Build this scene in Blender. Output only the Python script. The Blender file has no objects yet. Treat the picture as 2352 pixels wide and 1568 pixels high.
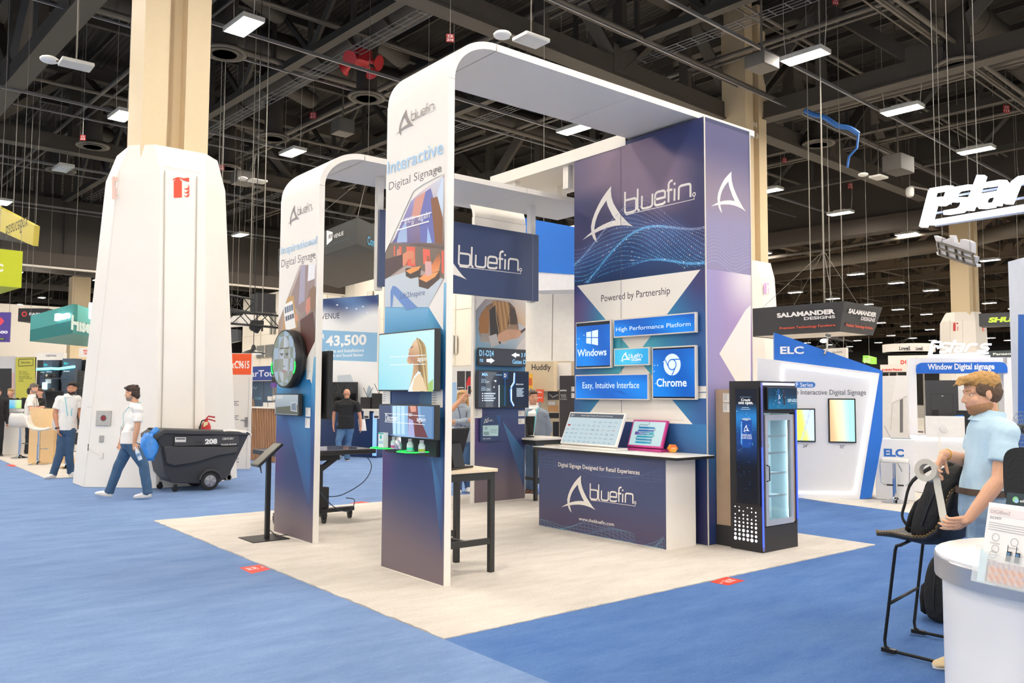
import bpy, bmesh, math, random
from mathutils import Vector, Matrix
random.seed(7)
SC = bpy.context.scene
COL = SC.collection
# ---------------------------------------------------------------- camera, world, exposure
CAM_F, CAM_H = 1919.54, 1.65
PITCH, YAW, ROLL = 0.0626121, 0.8902163, 0.0045859
FW = Vector((math.cos(YAW)*math.cos(PITCH), math.sin(YAW)*math.cos(PITCH), math.sin(PITCH)))
_r = Vector((math.sin(YAW), -math.cos(YAW), 0)); _u = _r.cross(FW)
RT = _r*math.cos(ROLL)+_u*math.sin(ROLL); UP = -_r*math.sin(ROLL)+_u*math.cos(ROLL)
CAM = Vector((-3.2793, -4.7661, CAM_H))
cd = bpy.data.cameras.new('camera'); cam = bpy.data.objects.new('camera', cd); COL.objects.link(cam)
cd.sensor_fit = 'HORIZONTAL'; cd.sensor_width = 36.0; cd.lens = 36.0*CAM_F/2352.0
cd.clip_start = 0.05; cd.clip_end = 400
cam.matrix_world = Matrix(((RT.x, UP.x, -FW.x, CAM.x), (RT.y, UP.y, -FW.y, CAM.y), (RT.z, UP.z, -FW.z, CAM.z), (0, 0, 0, 1)))
SC.camera = cam
w = bpy.data.worlds.new('hall_air'); SC.world = w; w.use_nodes = True
w.node_tree.nodes['Background'].inputs[0].default_value = (1.0, 0.96, 0.90, 1)
w.node_tree.nodes['Background'].inputs[1].default_value = 1.05
SC.view_settings.view_transform = 'Standard'; SC.view_settings.look = 'None'
SC.view_settings.gamma = 1.0; SC.view_settings.use_curve_mapping = False
SC.view_settings.exposure = 0.2
LAMP = 185.0          # radiance of a lit high-bay lens
# ---------------------------------------------------------------- helpers
def ray(x, y): return FW+RT*((x-1176)/CAM_F)-UP*((y-784)/CAM_F)
def G(x, y, z=0.0):
    d = ray(x, y); return CAM+d*((z-CAM.z)/d.z)
def D(x, y, dep): return CAM+ray(x, y)*dep
def onX(x, y, v):
    d = ray(x, y); return CAM+d*((v-CAM.x)/d.x)
def onY(x, y, v):
    d = ray(x, y); return CAM+d*((v-CAM.y)/d.y)
def lin(c):
    if isinstance(c, str):
        c = c.lstrip('#'); c = [int(c[i:i+2], 16)/255 for i in (0, 2, 4)]
    return tuple((x/12.92 if x <= 0.04045 else ((x+0.055)/1.055)**2.4) for x in c[:3])
def mix(a, b, t): return tuple(a[i]+(b[i]-a[i])*t for i in range(3))
def sm(a, b, x):
    t = max(0.0, min(1.0, (x-a)/(b-a))) if a != b else float(x > a)
    return t*t*(3-2*t)
_M = {}
def M(col, rough=0.5, metal=0.0, emit=0.0, noise=0.06, nscale=9.0, bump=0.0, bscale=60.0, alpha=1.0, glass=False, wave=None):
    key = (col if isinstance(col, str) else tuple(col), rough, metal, emit, noise, nscale, bump, bscale, alpha, glass, wave)
    if key in _M: return _M[key]
    m = bpy.data.materials.new('mat_'+(col.strip('#') if isinstance(col, str) else 'rgb')); m.use_nodes = True
    nt = m.node_tree; b = nt.nodes['Principled BSDF']; L = nt.links.new
    c = lin(col)
    b.inputs['Roughness'].default_value = rough; b.inputs['Metallic'].default_value = metal
    if glass:
        b.inputs['Transmission Weight'].default_value = 1.0; b.inputs['IOR'].default_value = 1.45
        b.inputs['Base Color'].default_value = (*c, 1); return _M.setdefault(key, m)
    if alpha < 1: b.inputs['Alpha'].default_value = alpha
    tc = nt.nodes.new('ShaderNodeTexCoord')
    n = nt.nodes.new('ShaderNodeTexNoise'); n.inputs['Scale'].default_value = nscale; n.inputs['Detail'].default_value = 3
    L(tc.outputs['Object'], n.inputs['Vector'])
    mx = nt.nodes.new('ShaderNodeMix'); mx.data_type = 'RGBA'
    mx.inputs[6].default_value = (*[x*(1-noise) for x in c], 1); mx.inputs[7].default_value = (*[min(1, x*(1+noise)) for x in c], 1)
    L(n.outputs['Fac'], mx.inputs[0])
    L(mx.outputs[2], b.inputs['Base Color'])
    if wave:
        wv = nt.nodes.new('ShaderNodeTexWave'); wv.inputs['Scale'].default_value = wave[0]; wv.bands_direction = wave[1]
        wv.inputs['Distortion'].default_value = wave[3] if len(wave) > 3 else 0
        L(tc.outputs['Object'], wv.inputs['Vector'])
        bp = nt.nodes.new('ShaderNodeBump'); bp.inputs['Strength'].default_value = wave[2]; bp.inputs['Distance'].default_value = 0.05
        L(wv.outputs['Fac'], bp.inputs['Height']); L(bp.outputs[0], b.inputs['Normal'])
    elif bump > 0:
        n2 = nt.nodes.new('ShaderNodeTexNoise'); n2.inputs['Scale'].default_value = bscale; n2.inputs['Detail'].default_value = 4
        L(tc.outputs['Object'], n2.inputs['Vector'])
        bp = nt.nodes.new('ShaderNodeBump'); bp.inputs['Strength'].default_value = bump; bp.inputs['Distance'].default_value = 0.02
        L(n2.outputs['Fac'], bp.inputs['Height']); L(bp.outputs[0], b.inputs['Normal'])
    if emit > 0:
        b.inputs['Emission Color'].default_value = (*c, 1); b.inputs['Emission Strength'].default_value = emit
    return _M.setdefault(key, m)
def MC(name, rough=0.5, emit=0.0, bump=0.0, bscale=80.0):
    """material whose colour is the colour printed on the surface (mesh attribute), or shown by a screen"""
    key = ('vc', name)
    if key in _M: return _M[key]
    m = bpy.data.materials.new(name); m.use_nodes = True
    nt = m.node_tree; b = nt.nodes['Principled BSDF']; L = nt.links.new
    a = nt.nodes.new('ShaderNodeVertexColor'); a.layer_name = 'Col'
    b.inputs['Roughness'].default_value = rough
    if emit > 0:
        b.inputs['Specular IOR Level'].default_value = 0.2
        b.inputs['Base Color'].default_value = (0.01, 0.01, 0.012, 1)
        L(a.outputs['Color'], b.inputs['Emission Color']); b.inputs['Emission Strength'].default_value = emit
    else:
        L(a.outputs['Color'], b.inputs['Base Color'])
    if bump:
        tc = nt.nodes.new('ShaderNodeTexCoord'); n2 = nt.nodes.new('ShaderNodeTexNoise'); n2.inputs['Scale'].default_value = bscale
        L(tc.outputs['Object'], n2.inputs['Vector'])
        bp = nt.nodes.new('ShaderNodeBump'); bp.inputs['Strength'].default_value = bump; bp.inputs['Distance'].default_value = 0.02
        L(n2.outputs['Fac'], bp.inputs['Height']); L(bp.outputs[0], b.inputs['Normal'])
    return _M.setdefault(key, m)
PRINT = MC('printed_panel', 0.45); SCREEN = MC('lit_screen', 0.2, 1.0)
def wloc(o):
    v = Vector((0, 0, 0))
    while o is not None: v = v+o.location; o = o.parent
    return v
def tag(o, label=None, cat=None, group=None, kind=None):
    if label: o['label'] = label
    if cat: o['category'] = cat
    if group: o['group'] = group
    if kind: o['kind'] = kind
    return o
def thing(name, label, cat, loc=(0, 0, 0), group=None):
    o = bpy.data.objects.new(name, None); COL.objects.link(o); o.location = loc; o.empty_display_size = 0.1
    return tag(o, label, cat, group)
def dup(root, loc, rz=0.0, label=None, group=None):
    r = root.copy(); COL.objects.link(r); r.location = loc; r.rotation_euler = (0, 0, rz)
    if label: r['label'] = label
    if group: r['group'] = group
    for ch in list(root.children):
        c = ch.copy(); COL.objects.link(c); c.parent = r
        for g in list(ch.children):
            d = g.copy(); COL.objects.link(d); d.parent = c
    return r
def smp(P, k=4):
    """a smooth curve through the points"""
    P = [Vector(p) for p in P]; Q = []
    for i in range(len(P)-1):
        a, b, c, d = P[max(i-1, 0)], P[i], P[i+1], P[min(i+2, len(P)-1)]
        for j in range(k): t = j/k; Q.append(.5*(2*b+(c-a)*t+(2*a-5*b+4*c-d)*t*t+(3*b-a-3*c+d)*t**3))
    return Q+[P[-1]]
class Fr:
    """a flat frame in the place: origin, right (u), up (v), outward (n)"""
    def __init__(s, o, u, v=(0, 0, 1)):
        s.o = Vector(o); s.u = Vector(u).normalized(); v = Vector(v); s.v = (v-s.u*v.dot(s.u)).normalized(); s.n = s.u.cross(s.v).normalized()
    def P(s, u, v, n=0.0): return s.o+s.u*u+s.v*v+s.n*n
    def uv(s, x, y, n=0.0):
        d = ray(x, y); o = s.o+s.n*n
        p = CAM+d*((o-CAM).dot(s.n)/d.dot(s.n))-o
        return (p.dot(s.u), p.dot(s.v))
    def pts(s, L, n=0.0): return [s.uv(x, y, n) for x, y in L]
def FX(X, y0=0): return Fr((X, y0, 0), (0, -1, 0))         # faces -X, u runs to -Y
def FY(Y, x0=0): return Fr((x0, Y, 0), (1, 0, 0))          # faces -Y, u runs to +X
def Ffront(p, az=0.0):                                       # upright, faces the viewer's side, u to the right
    u = Vector((math.sin(YAW), -math.cos(YAW), 0)); u.rotate(Matrix.Rotation(az, 3, 'Z')); return Fr(p, u)
_T = {}
def text2d(s, bold=0.0, italic=0.0):
    key = (s, bold, italic)
    if key in _T: return _T[key]
    c = bpy.data.curves.new('t', 'FONT'); c.body = s; c.size = 1.0; c.offset = bold; c.shear = italic; c.resolution_u = 3; c.fill_mode = 'FRONT'
    o = bpy.data.objects.new('t', c); COL.objects.link(o)
    dg = bpy.context.evaluated_depsgraph_get(); me = o.evaluated_get(dg).to_mesh()
    V = [(v.co.x, v.co.y) for v in me.vertices]; F = [tuple(p.vertices) for p in me.polygons]
    o.evaluated_get(dg).to_mesh_clear(); bpy.data.objects.remove(o); bpy.data.curves.remove(c)
    if V:
        x0 = min(v[0] for v in V); x1 = max(v[0] for v in V); y0 = min(v[1] for v in V); y1 = max(v[1] for v in V)
    else: x0 = x1 = y0 = y1 = 0
    _T[key] = (V, F, (x0, y0, x1, y1)); return _T[key]
class MB:
    def __init__(s): s.v = []; s.f = []; s.c = []; s.mi = []; s.cur = (1, 1, 1); s.m = 0
    def add(s, vs, fs, col=None):
        b = len(s.v); s.v += [Vector(v) for v in vs]
        if col is None: s.c += [s.cur]*len(vs)
        elif isinstance(col, list): s.c += col
        else: s.c += [col]*len(vs)
        s.f += [tuple(b+i for i in f) for f in fs]; s.mi += [s.m]*len(fs); return s
    def box(s, x0, y0, z0, x1, y1, z1):
        return s.hexa([(x0, y0, z0), (x1, y0, z0), (x1, y1, z0), (x0, y1, z0), (x0, y0, z1), (x1, y0, z1), (x1, y1, z1), (x0, y1, z1)])
    def hexa(s, p): return s.add(p, [(0, 3, 2, 1), (4, 5, 6, 7), (0, 1, 5, 4), (1, 2, 6, 5), (2, 3, 7, 6), (3, 0, 4, 7)])
    def fbox(s, fr, u0, v0, u1, v1, n0, n1):
        P = fr.P
        return s.hexa([P(u0, v0, n0), P(u1, v0, n0), P(u1, v0, n1), P(u0, v0, n1), P(u0, v1, n0), P(u1, v1, n0), P(u1, v1, n1), P(u0, v1, n1)])
    def tube(s, a, b, r0, r1=None, n=10, caps=True):
        a = Vector(a); b = Vector(b); r1 = r0 if r1 is None else r1
        d = (b-a).normalized(); x = d.orthogonal().normalized(); y = d.cross(x)
        vs = [a+(x*math.cos(k*6.28318/n)+y*math.sin(k*6.28318/n))*r0 for k in range(n)]+[b+(x*math.cos(k*6.28318/n)+y*math.sin(k*6.28318/n))*r1 for k in range(n)]
        fs = [(k, (k+1) % n, n+(k+1) % n, n+k) for k in range(n)]
        if caps: fs += [tuple(range(n-1, -1, -1)), tuple(range(n, 2*n))]
        return s.add(vs, fs)
    def beam(s, a, b, w, h, up=(0, 0, 1)):
        a = Vector(a); b = Vector(b); d = (b-a).normalized(); up = Vector(up)
        x = d.cross(up)
        x = (x if x.length > 1e-4 else d.orthogonal()).normalized()*w/2; y = x.cross(d).normalized()*h/2
        return s.hexa([a-x-y, a+x-y, a+x+y, a-x+y, b-x-y, b+x-y, b+x+y, b-x+y])
    def path(s, pts, r, n=8, closed=False, flat=None):
        pts = [Vector(p) for p in pts]; N = len(pts); rings = []; prev = None
        for i, p in enumerate(pts):
            if closed: d = pts[(i+1) % N]-pts[i-1]
            else: d = pts[min(i+1, N-1)]-pts[max(i-1, 0)]
            d.normalize()
            if prev is None: x = d.orthogonal().normalized()
            else: x = (prev-d*prev.dot(d)); x = x.normalized() if x.length > 1e-6 else d.orthogonal().normalized()
            prev = x; y = d.cross(x); rr = r[i] if isinstance(r, (list, tuple)) else r
            rings.append([p+x*math.cos(k*6.28318/n)*rr+y*math.sin(k*6.28318/n)*rr*(flat or 1) for k in range(n)])
        vs = [v for ring in rings for v in ring]; fs = []
        for i in range(N if closed else N-1):
            j = (i+1) % N
            fs += [(i*n+k, i*n+(k+1) % n, j*n+(k+1) % n, j*n+k) for k in range(n)]
        if not closed: fs += [tuple(range(n-1, -1, -1)), tuple(range((N-1)*n, N*n))]
        return s.add(vs, fs)
    def lathe(s, c, prof, n=20, ax=(0, 0, 1)):
        c = Vector(c); ax = Vector(ax).normalized(); x = ax.orthogonal().normalized(); y = ax.cross(x)
        vs = [c+ax*z+(x*math.cos(k*6.28318/n)+y*math.sin(k*6.28318/n))*max(r, 1e-4) for r, z in prof for k in range(n)]
        fs = [(i*n+k, i*n+(k+1) % n, (i+1)*n+(k+1) % n, (i+1)*n+k) for i in range(len(prof)-1) for k in range(n)]
        fs += [tuple(range(n-1, -1, -1)), tuple(range((len(prof)-1)*n, len(prof)*n))]
        return s.add(vs, fs)
    def ell(s, c, r, n=14, m=9, rot=None):
        vs = []; c = Vector(c)
        for i in range(m+1):
            t = math.pi*i/m
            for k in range(n):
                p = Vector((r[0]*math.sin(t)*math.cos(k*6.28318/n), r[1]*math.sin(t)*math.sin(k*6.28318/n), r[2]*math.cos(t)))
                if rot: p = rot @ p
                vs.append(c+p)
        fs = [(i*n+k, i*n+(k+1) % n, (i+1)*n+(k+1) % n, (i+1)*n+k) for i in range(m) for k in range(n)]
        return s.add(vs, fs)
    def prism(s, fr, pts, n0, n1):
        N = len(pts); vs = [fr.P(u, v, n0) for u, v in pts]+[fr.P(u, v, n1) for u, v in pts]
        return s.add(vs, [tuple(range(N-1, -1, -1)), tuple(range(N, 2*N))]+[(k, (k+1) % N, N+(k+1) % N, N+k) for k in range(N)])
    def loft(s, rings, caps=True):
        n = len(rings[0]); vs = [v for r in rings for v in r]
        fs = [(i*n+k, i*n+(k+1) % n, (i+1)*n+(k+1) % n, (i+1)*n+k) for i in range(len(rings)-1) for k in range(n)]
        if caps: fs += [tuple(range(n-1, -1, -1)), tuple(range((len(rings)-1)*n, len(rings)*n))]
        return s.add(vs, fs)
    # ---- flat prints
    def poly(s, fr, pts, n=0.0, col=None):
        return s.add([fr.P(u, v, n) for u, v in pts], [tuple(range(len(pts)))], col)
    def rect(s, fr, u0, v0, u1, v1, n=0.0, col=None): return s.poly(fr, [(u0, v0), (u1, v0), (u1, v1), (u0, v1)], n, col)
    def grid(s, fr, u0, v0, u1, v1, nu, nv, fn, n=0.0):
        vs = []; cs = []
        for j in range(nv+1):
            for i in range(nu+1):
                a = i/nu; b = j/nv; vs.append(fr.P(u0+(u1-u0)*a, v0+(v1-v0)*b, n)); cs.append(tuple(fn(a, b)))
        fs = [(j*(nu+1)+i, j*(nu+1)+i+1, (j+1)*(nu+1)+i+1, (j+1)*(nu+1)+i) for j in range(nv) for i in range(nu)]
        return s.add(vs, fs, cs)
    def disc(s, fr, u, v, ru, rv=None, n=0.0, col=None, k=16):
        rv = ru if rv is None else rv
        return s.poly(fr, [(u+ru*math.cos(i*6.28318/k), v+rv*math.sin(i*6.28318/k)) for i in range(k)], n, col)
    def ring(s, fr, u, v, r0, r1, n=0.0, col=None, k=16):
        vs = [fr.P(u+r*math.cos(i*6.28318/k), v+r*math.sin(i*6.28318/k), n) for r in (r0, r1) for i in range(k)]
        return s.add(vs, [(i, k+i, k+(i+1) % k, (i+1) % k) for i in range(k)], col)
    def stroke(s, fr, pts, w, n=0.0, col=None):
        N = len(pts); L = []; R = []
        for i in range(N):
            a = Vector(pts[max(i-1, 0)]); p = Vector(pts[i]); b = Vector(pts[min(i+1, N-1)])
            d0 = (p-a).normalized() if (p-a).length > 1e-9 else (b-p).normalized()
            d1 = (b-p).normalized() if (b-p).length > 1e-9 else d0
            t = (d0+d1); t = t.normalized() if t.length > 1e-6 else d0
            nn = Vector((-t.y, t.x)); k = 1/max(0.5, abs(nn.dot(Vector((-d0.y, d0.x)))))
            L.append(tuple(p+nn*w/2*k)); R.append(tuple(p-nn*w/2*k))
        for i in range(N-1): s.poly(fr, [R[i], R[i+1], L[i+1], L[i]], n, col)
        return s
    def text(s, fr, t, u0, v0, u1, v1, n=0.001, col=None, bold=0.0, italic=0.0, depth=0.0, box=None):
        """fits the words t into the box (u0,v0)-(u1,v1)"""
        V, F, (x0, y0, x1, y1) = text2d(t, bold, italic)
        if not V: return s
        sx = (u1-u0)/max(1e-6, x1-x0); sy = (v1-v0)/max(1e-6, y1-y0)
        P = [fr.P(u0+(x-x0)*sx, v0+(y-y0)*sy, n) for x, y in V]
        s.add(P, F, col)
        if depth > 0:
            cnt = {}
            for f in F:
                for i in range(len(f)):
                    e = (f[i], f[(i+1) % len(f)]); cnt[tuple(sorted(e))] = cnt.get(tuple(sorted(e)), [])+[e]
            Q = [p-fr.n*depth for p in P]
            s.add(P+Q, [(e[0][1], e[0][0], e[0][0]+len(P), e[0][1]+len(P)) for e in cnt.values() if len(e) == 1], col)
            s.add(Q, [tuple(reversed(f)) for f in F], col)
        return s
    def tpx(s, fr, t, a, b, n=0.001, **k):
        """words whose lower left and upper right corners were measured at a and b"""
        u0, v0 = fr.uv(*a, n); u1, v1 = fr.uv(*b, n); return s.text(fr, t, u0, v0, u1, v1, n, **k)
    def build(s, name, mat, parent=None, smooth=False, bevel=0.0, seg=2, auto=None):
        org = wloc(parent) if parent else Vector((0, 0, 0))
        me = bpy.data.meshes.new(name); me.from_pydata([tuple(v-org) for v in s.v], [], s.f)
        mats = mat if isinstance(mat, (list, tuple)) else [mat]
        for m in mats: me.materials.append(m)
        if len(mats) > 1: me.polygons.foreach_set('material_index', s.mi)
        ca = me.color_attributes.new('Col', 'FLOAT_COLOR', 'POINT')
        flat = []
        for c in s.c: flat += [c[0], c[1], c[2], 1.0]
        ca.data.foreach_set('color', flat)
        if smooth: me.polygons.foreach_set('use_smooth', [True]*len(me.polygons))
        me.update()
        o = bpy.data.objects.new(name, me); COL.objects.link(o)
        if parent: o.parent = parent
        if bevel > 0:
            b = o.modifiers.new('bevel', 'BEVEL'); b.width = bevel; b.segments = seg; b.limit_method = 'ANGLE'
            me.polygons.foreach_set('use_smooth', [True]*len(me.polygons))
            wn = o.modifiers.new('wn', 'WEIGHTED_NORMAL'); wn.keep_sharp = True
        elif smooth and auto:
            me.set_sharp_from_angle(angle=auto)
        return o
def struct(name, mb, mat, parent=None, **k):
    o = mb.build(name, mat, parent, **k)
    if parent is None: o['kind'] = 'structure'
    return o
class Art:
    """layers of flat print or screen picture; every layer lies a hair above the last"""
    def __init__(s, fr, n=0.0015, step=0.00012, lim=None): s.fr = fr; s.n = n; s.st = step; s.mb = MB(); s.lim = lim
    def q(s, pts):
        P = s.fr.pts(pts); return [(min(max(u, s.lim[0]), s.lim[1]), v) for u, v in P] if s.lim else P
    def nx(s): s.n += s.st; return s.n
    def g(s, u0, v0, u1, v1, nu, nv, fn): s.mb.grid(s.fr, u0, v0, u1, v1, nu, nv, fn, s.nx()); return s
    def p(s, pts, col):
        s.mb.poly(s.fr, pts, s.nx(), lin(col)); return s
    def px(s, pts, col):
        s.mb.poly(s.fr, s.q(pts), s.nx(), lin(col)); return s
    def pg(s, pts, cols):
        s.mb.poly(s.fr, s.q(pts), s.nx(), [lin(c) for c in cols]); return s
    def st_(s, pts, w, col): s.mb.stroke(s.fr, s.fr.pts(pts), w, s.nx(), lin(col)); return s
    def t(s, t, a, b, col, **k):
        n = s.nx(); s.mb.tpx(s.fr, t, a, b, n, col=lin(col), **k); return s
    def r(s, a, b, col): return s.px([(a[0], b[1]), (b[0], b[1]), (b[0], a[1]), (a[0], a[1])], col)
    def build(s, name, parent, mat=None): return s.mb.build(name, mat or PRINT, parent)
# ================================================================ the hall: floor, carpets, walls, ceiling steel
HR = 0.059
def H(U, V, z=0.0): return Vector((U*math.cos(HR)-V*math.sin(HR), U*math.sin(HR)+V*math.cos(HR), z))
def carpet_mat(name, a, b, s1, s2, bstr, streak):
    m = bpy.data.materials.new(name); m.use_nodes = True; nt = m.node_tree; p = nt.nodes['Principled BSDF']; L = nt.links.new
    p.inputs['Roughness'].default_value = 0.95; p.inputs['Specular IOR Level'].default_value = 0.1
    tc = nt.nodes.new('ShaderNodeTexCoord'); mp = nt.nodes.new('ShaderNodeMapping')
    mp.inputs['Rotation'].default_value = (0, 0, streak); mp.inputs['Scale'].default_value = (1, 3.2, 1)
    L(tc.outputs['Object'], mp.inputs[0])
    n1 = nt.nodes.new('ShaderNodeTexNoise'); n1.inputs['Scale'].default_value = s1; n1.inputs['Detail'].default_value = 7; n1.inputs['Roughness'].default_value = 0.7
    n2 = nt.nodes.new('ShaderNodeTexNoise'); n2.inputs['Scale'].default_value = s2; n2.inputs['Detail'].default_value = 5; n2.inputs['Roughness'].default_value = 0.8
    L(mp.outputs[0], n1.inputs['Vector']); L(mp.outputs[0], n2.inputs['Vector'])
    ad = nt.nodes.new('ShaderNodeMix'); ad.inputs[0].default_value = 0.5
    L(n1.outputs['Fac'], ad.inputs[2]); L(n2.outputs['Fac'], ad.inputs[3])
    rp = nt.nodes.new('ShaderNodeValToRGB'); rp.color_ramp.elements[0].position = 0.36; rp.color_ramp.elements[1].position = 0.64
    rp.color_ramp.elements[0].color = (*lin(a), 1); rp.color_ramp.elements[1].color = (*lin(b), 1)
    L(ad.outputs[0], rp.inputs[0]); L(rp.outputs[0], p.inputs['Base Color'])
    bp = nt.nodes.new('ShaderNodeBump'); bp.inputs['Strength'].default_value = bstr; bp.inputs['Distance'].default_value = 0.012
    L(n2.outputs['Fac'], bp.inputs['Height']); L(bp.outputs[0], p.inputs['Normal'])
    return m
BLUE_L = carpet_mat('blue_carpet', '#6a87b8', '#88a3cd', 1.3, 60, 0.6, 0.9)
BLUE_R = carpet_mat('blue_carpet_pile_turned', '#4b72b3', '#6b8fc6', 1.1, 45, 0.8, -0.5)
WHITE_C = carpet_mat('white_carpet', '#c0bab2', '#dfd9d1', 1.4, 30, 0.5, 0.7)
GREY_C = carpet_mat('pale_carpet', '#cbc6bd', '#e2ddd5', 2.0, 40, 0.4, 0.2)
fl = MB(); fl.box(-28, -40, -0.25, 170, 140, -0.03)
struct('floor', fl, M('#8d8880', 0.8))
def carpet(name, label, pts, mat, z0, z1):
    N = len(pts); m = MB()
    fr = Fr((0, 0, 0), (1, 0, 0), (0, 1, 0)); m.prism(fr, pts, z0, z1)
    return tag(m.build(name, mat), label, 'carpet')
def wob(a, b, n=60, amp=0.012):
    a = Vector(a); b = Vector(b); d = b-a; nn = Vector((-d.y, d.x)).normalized()
    return [tuple(a+d*(i/n)+nn*(random.uniform(-amp, amp) if 0 < i < n else 0)) for i in range(n)]
carpet('booth_carpet', 'white plush carpet under the navy and white booth in the middle',
       wob((0, 0), (5.79, 0), 90)+[(5.79, 0), (5.79, 1.0), (5.78, 6.45)]+wob((5.78, 6.45), (0, 6.62), 60)[1:]+wob((0, 6.62), (0, 0), 90), WHITE_C, -0.03, 0.0)
carpet('aisle_carpet', 'pale blue aisle carpet in the left foreground, its pile brushed light',
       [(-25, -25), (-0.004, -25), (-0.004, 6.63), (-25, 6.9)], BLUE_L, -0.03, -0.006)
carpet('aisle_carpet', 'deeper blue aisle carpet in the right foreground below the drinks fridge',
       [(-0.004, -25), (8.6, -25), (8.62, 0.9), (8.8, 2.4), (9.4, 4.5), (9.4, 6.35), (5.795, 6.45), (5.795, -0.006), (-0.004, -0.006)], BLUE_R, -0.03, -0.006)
carpet('aisle_carpet', 'blue cross aisle carpet running behind the booth towards the column',
       [(-25, 6.91), (0, 6.64), (9.4, 6.36), (9.4, 18), (2.9, 18.0), (2.9, 13.3), (-0.06, 13.3), (-0.06, 60), (-25, 60)], BLUE_L, -0.03, -0.006)
carpet('stand_carpet', 'cream carpet under the wooden counter and stools at far left',
       [(-0.05, 13.31), (2.89, 13.31), (2.89, 60), (-0.05, 60)], WHITE_C, -0.03, -0.004)
carpet('stand_carpet', 'pale grey carpet under the white blue-edged stand at right',
       [(8.81, 2.41), (8.63, 0.9), (8.6, -25), (60, -25), (60, 6.3), (9.41, 6.3), (9.41, 4.5)], GREY_C, -0.03, -0.004)
carpet('stand_carpet', 'cream carpet of the stands behind the man in black',
       [(2.9, 18.01), (9.41, 18.01), (9.41, 6.31), (60, 6.31), (60, 80), (2.9, 80)], WHITE_C, -0.03, -0.004)
# ---- steel, deck, bulkheads
STEEL = M('#443f39', 0.65, noise=0.12, nscale=2); STEEL2 = M('#3b3834', 0.6, noise=0.12, nscale=2); DECK = M('#2e2b27', 0.8, wave=(1.6, 'X', 1.0)); DECKB = M('#3b4652', 0.8, wave=(1.6, 'X', 1.0))
DARK = M('#36322e', 0.8, noise=0.08, nscale=1.5); BROWN = M('#3f3833', 0.75, noise=0.05); PIPE = M('#57524b', 0.5, noise=0.05); CHROME_PIPE = M('#85868a', 0.35, 0.6, noise=0.02)
ZB, ZT = 11.5, 14.6
m = MB(); c = [H(-26, -38), H(170, -38), H(170, 140), H(-26, 140)]
m.hexa([p+Vector((0, 0, 15.3)) for p in c]+[p+Vector((0, 0, 15.5)) for p in c]); struct('ceiling', m, DECK)
NT = [0]
def trim(mb, mat, **k):
    NT[0] += 1; return struct('trim_%d' % NT[0], mb, mat, **k)
def truss(axis, fixed, a, b, step, chord, mat, zb=ZB, zt=ZT, web=0.2, gus=True):
    P = (lambda t, z: H(t, fixed, z)) if axis == 'U' else (lambda t, z: H(fixed, t, z))
    mb = MB(); w, h = chord
    mb.beam(P(a, zb), P(b, zb), w, h); mb.beam(P(a, zb-h*0.5), P(b, zb-h*0.5), w*1.35, 0.05); mb.beam(P(a, zt), P(b, zt), w, h*0.9)
    n = int((b-a)/step)
    for i in range(n+1):
        t = a+i*step
        mb.beam(P(t, zb), P(t, zt), web, web, (1, 0.3, 0))
        if i < n:
            if i % 2 == 0: mb.beam(P(t, zb), P(t+step, zt), web*1.15, web*1.15, (1, .5, .2))
            else: mb.beam(P(t, zt), P(t+step, zb), web*1.15, web*1.15, (1, .5, .2))
        if gus and i % 2 == 0:
            mb.beam(P(t-0.55, zb+0.25), P(t+0.55, zb+0.25), w*1.12, 0.9)
    return trim(mb, mat)
for V in (-8.3, 11.7, 31.7): truss('U', V, -17.8, 38.6, 3.35, (0.42, 0.6), STEEL, web=0.32)
for k in range(-3, 6):
    U = 2.2+6.67*k
    truss('V', U, -21.6, 45.5, 3.35 if k % 3 == 0 else 2.5, (0.42, 0.6) if k % 3 == 0 else (0.22, 0.24), STEEL if k % 3 == 0 else STEEL2, zb=ZB if k % 3 == 0 else ZB+0.7, web=0.3 if k % 3 == 0 else 0.13, gus=(k % 3 == 0))
for V in range(-18, 46, 5):
    mb = MB(); mb.beam(H(-19, V, ZT+0.25), H(39, V, ZT+0.25), 0.22, 0.34)
    for t in range(-18, 38, 2): mb.beam(H(t, V+2.5, ZT+0.45), H(t+0.02, V-2.5, ZT+0.45), 0.06, 0.2)
    trim(mb, STEEL2)
for V in (6.3, 15.05, 24.0, 32.8, 41.7, -2.5):                 # strut rails that carry the lights
    mb = MB(); mb.beam(H(-18, V+1.1, 11.15), H(38.5, V+1.1, 11.15), 0.06, 0.09); mb.beam(H(-18, V+3.4, 11.4), H(38.5, V+3.4, 11.4), 0.05, 0.05)
    trim(mb, CHROME_PIPE)
for V, z, r in ((4.3, 11.9, .07), (4.7, 11.95, .05), (10.6, 12.1, .08), (13.2, 12.1, .06), (20, 12.3, .09), (27, 12.3, .07), (8.0, 12.6, .05), (17.2, 12.7, .05), (36, 12.4, .07)):
    mb = MB(); mb.tube(H(-18, V, z), H(38.5, V, z), r); mb.tube(H(-18, V+.35, z+.1), H(38.5, V+.35, z+.1), r*.6); trim(mb, PIPE)
for U, z, r in ((-1.5, 12.0, .09), (-1.1, 12.05, .06), (5.3, 12.3, .07), (12.2, 12.2, .09), (19, 12.4, .08), (25.4, 12.2, .1), (31, 12.3, .07)):
    mb = MB(); mb.tube(H(U, -20, z), H(U, 45, z), r); mb.tube(H(U+.4, -20, z), H(U+.4, 45, z), r*.6); trim(mb, PIPE)
for U in (-5.8, 9.6, 16.5):                                     # wire cable trays
    mb = MB()
    for q in (-.25, -.08, .08, .25): mb.tube(H(U+q, -18, 12.0), H(U+q, 44, 12.0), .012, n=5)
    for t in range(-36, 88): mb.beam(H(U-.25, t*.5, 12.0), H(U+.25, t*.5, 12.0), .018, .018)
    trim(mb, CHROME_PIPE)
DUCT = M('#3c3833', 0.55, 0.15, noise=0.08)
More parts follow.
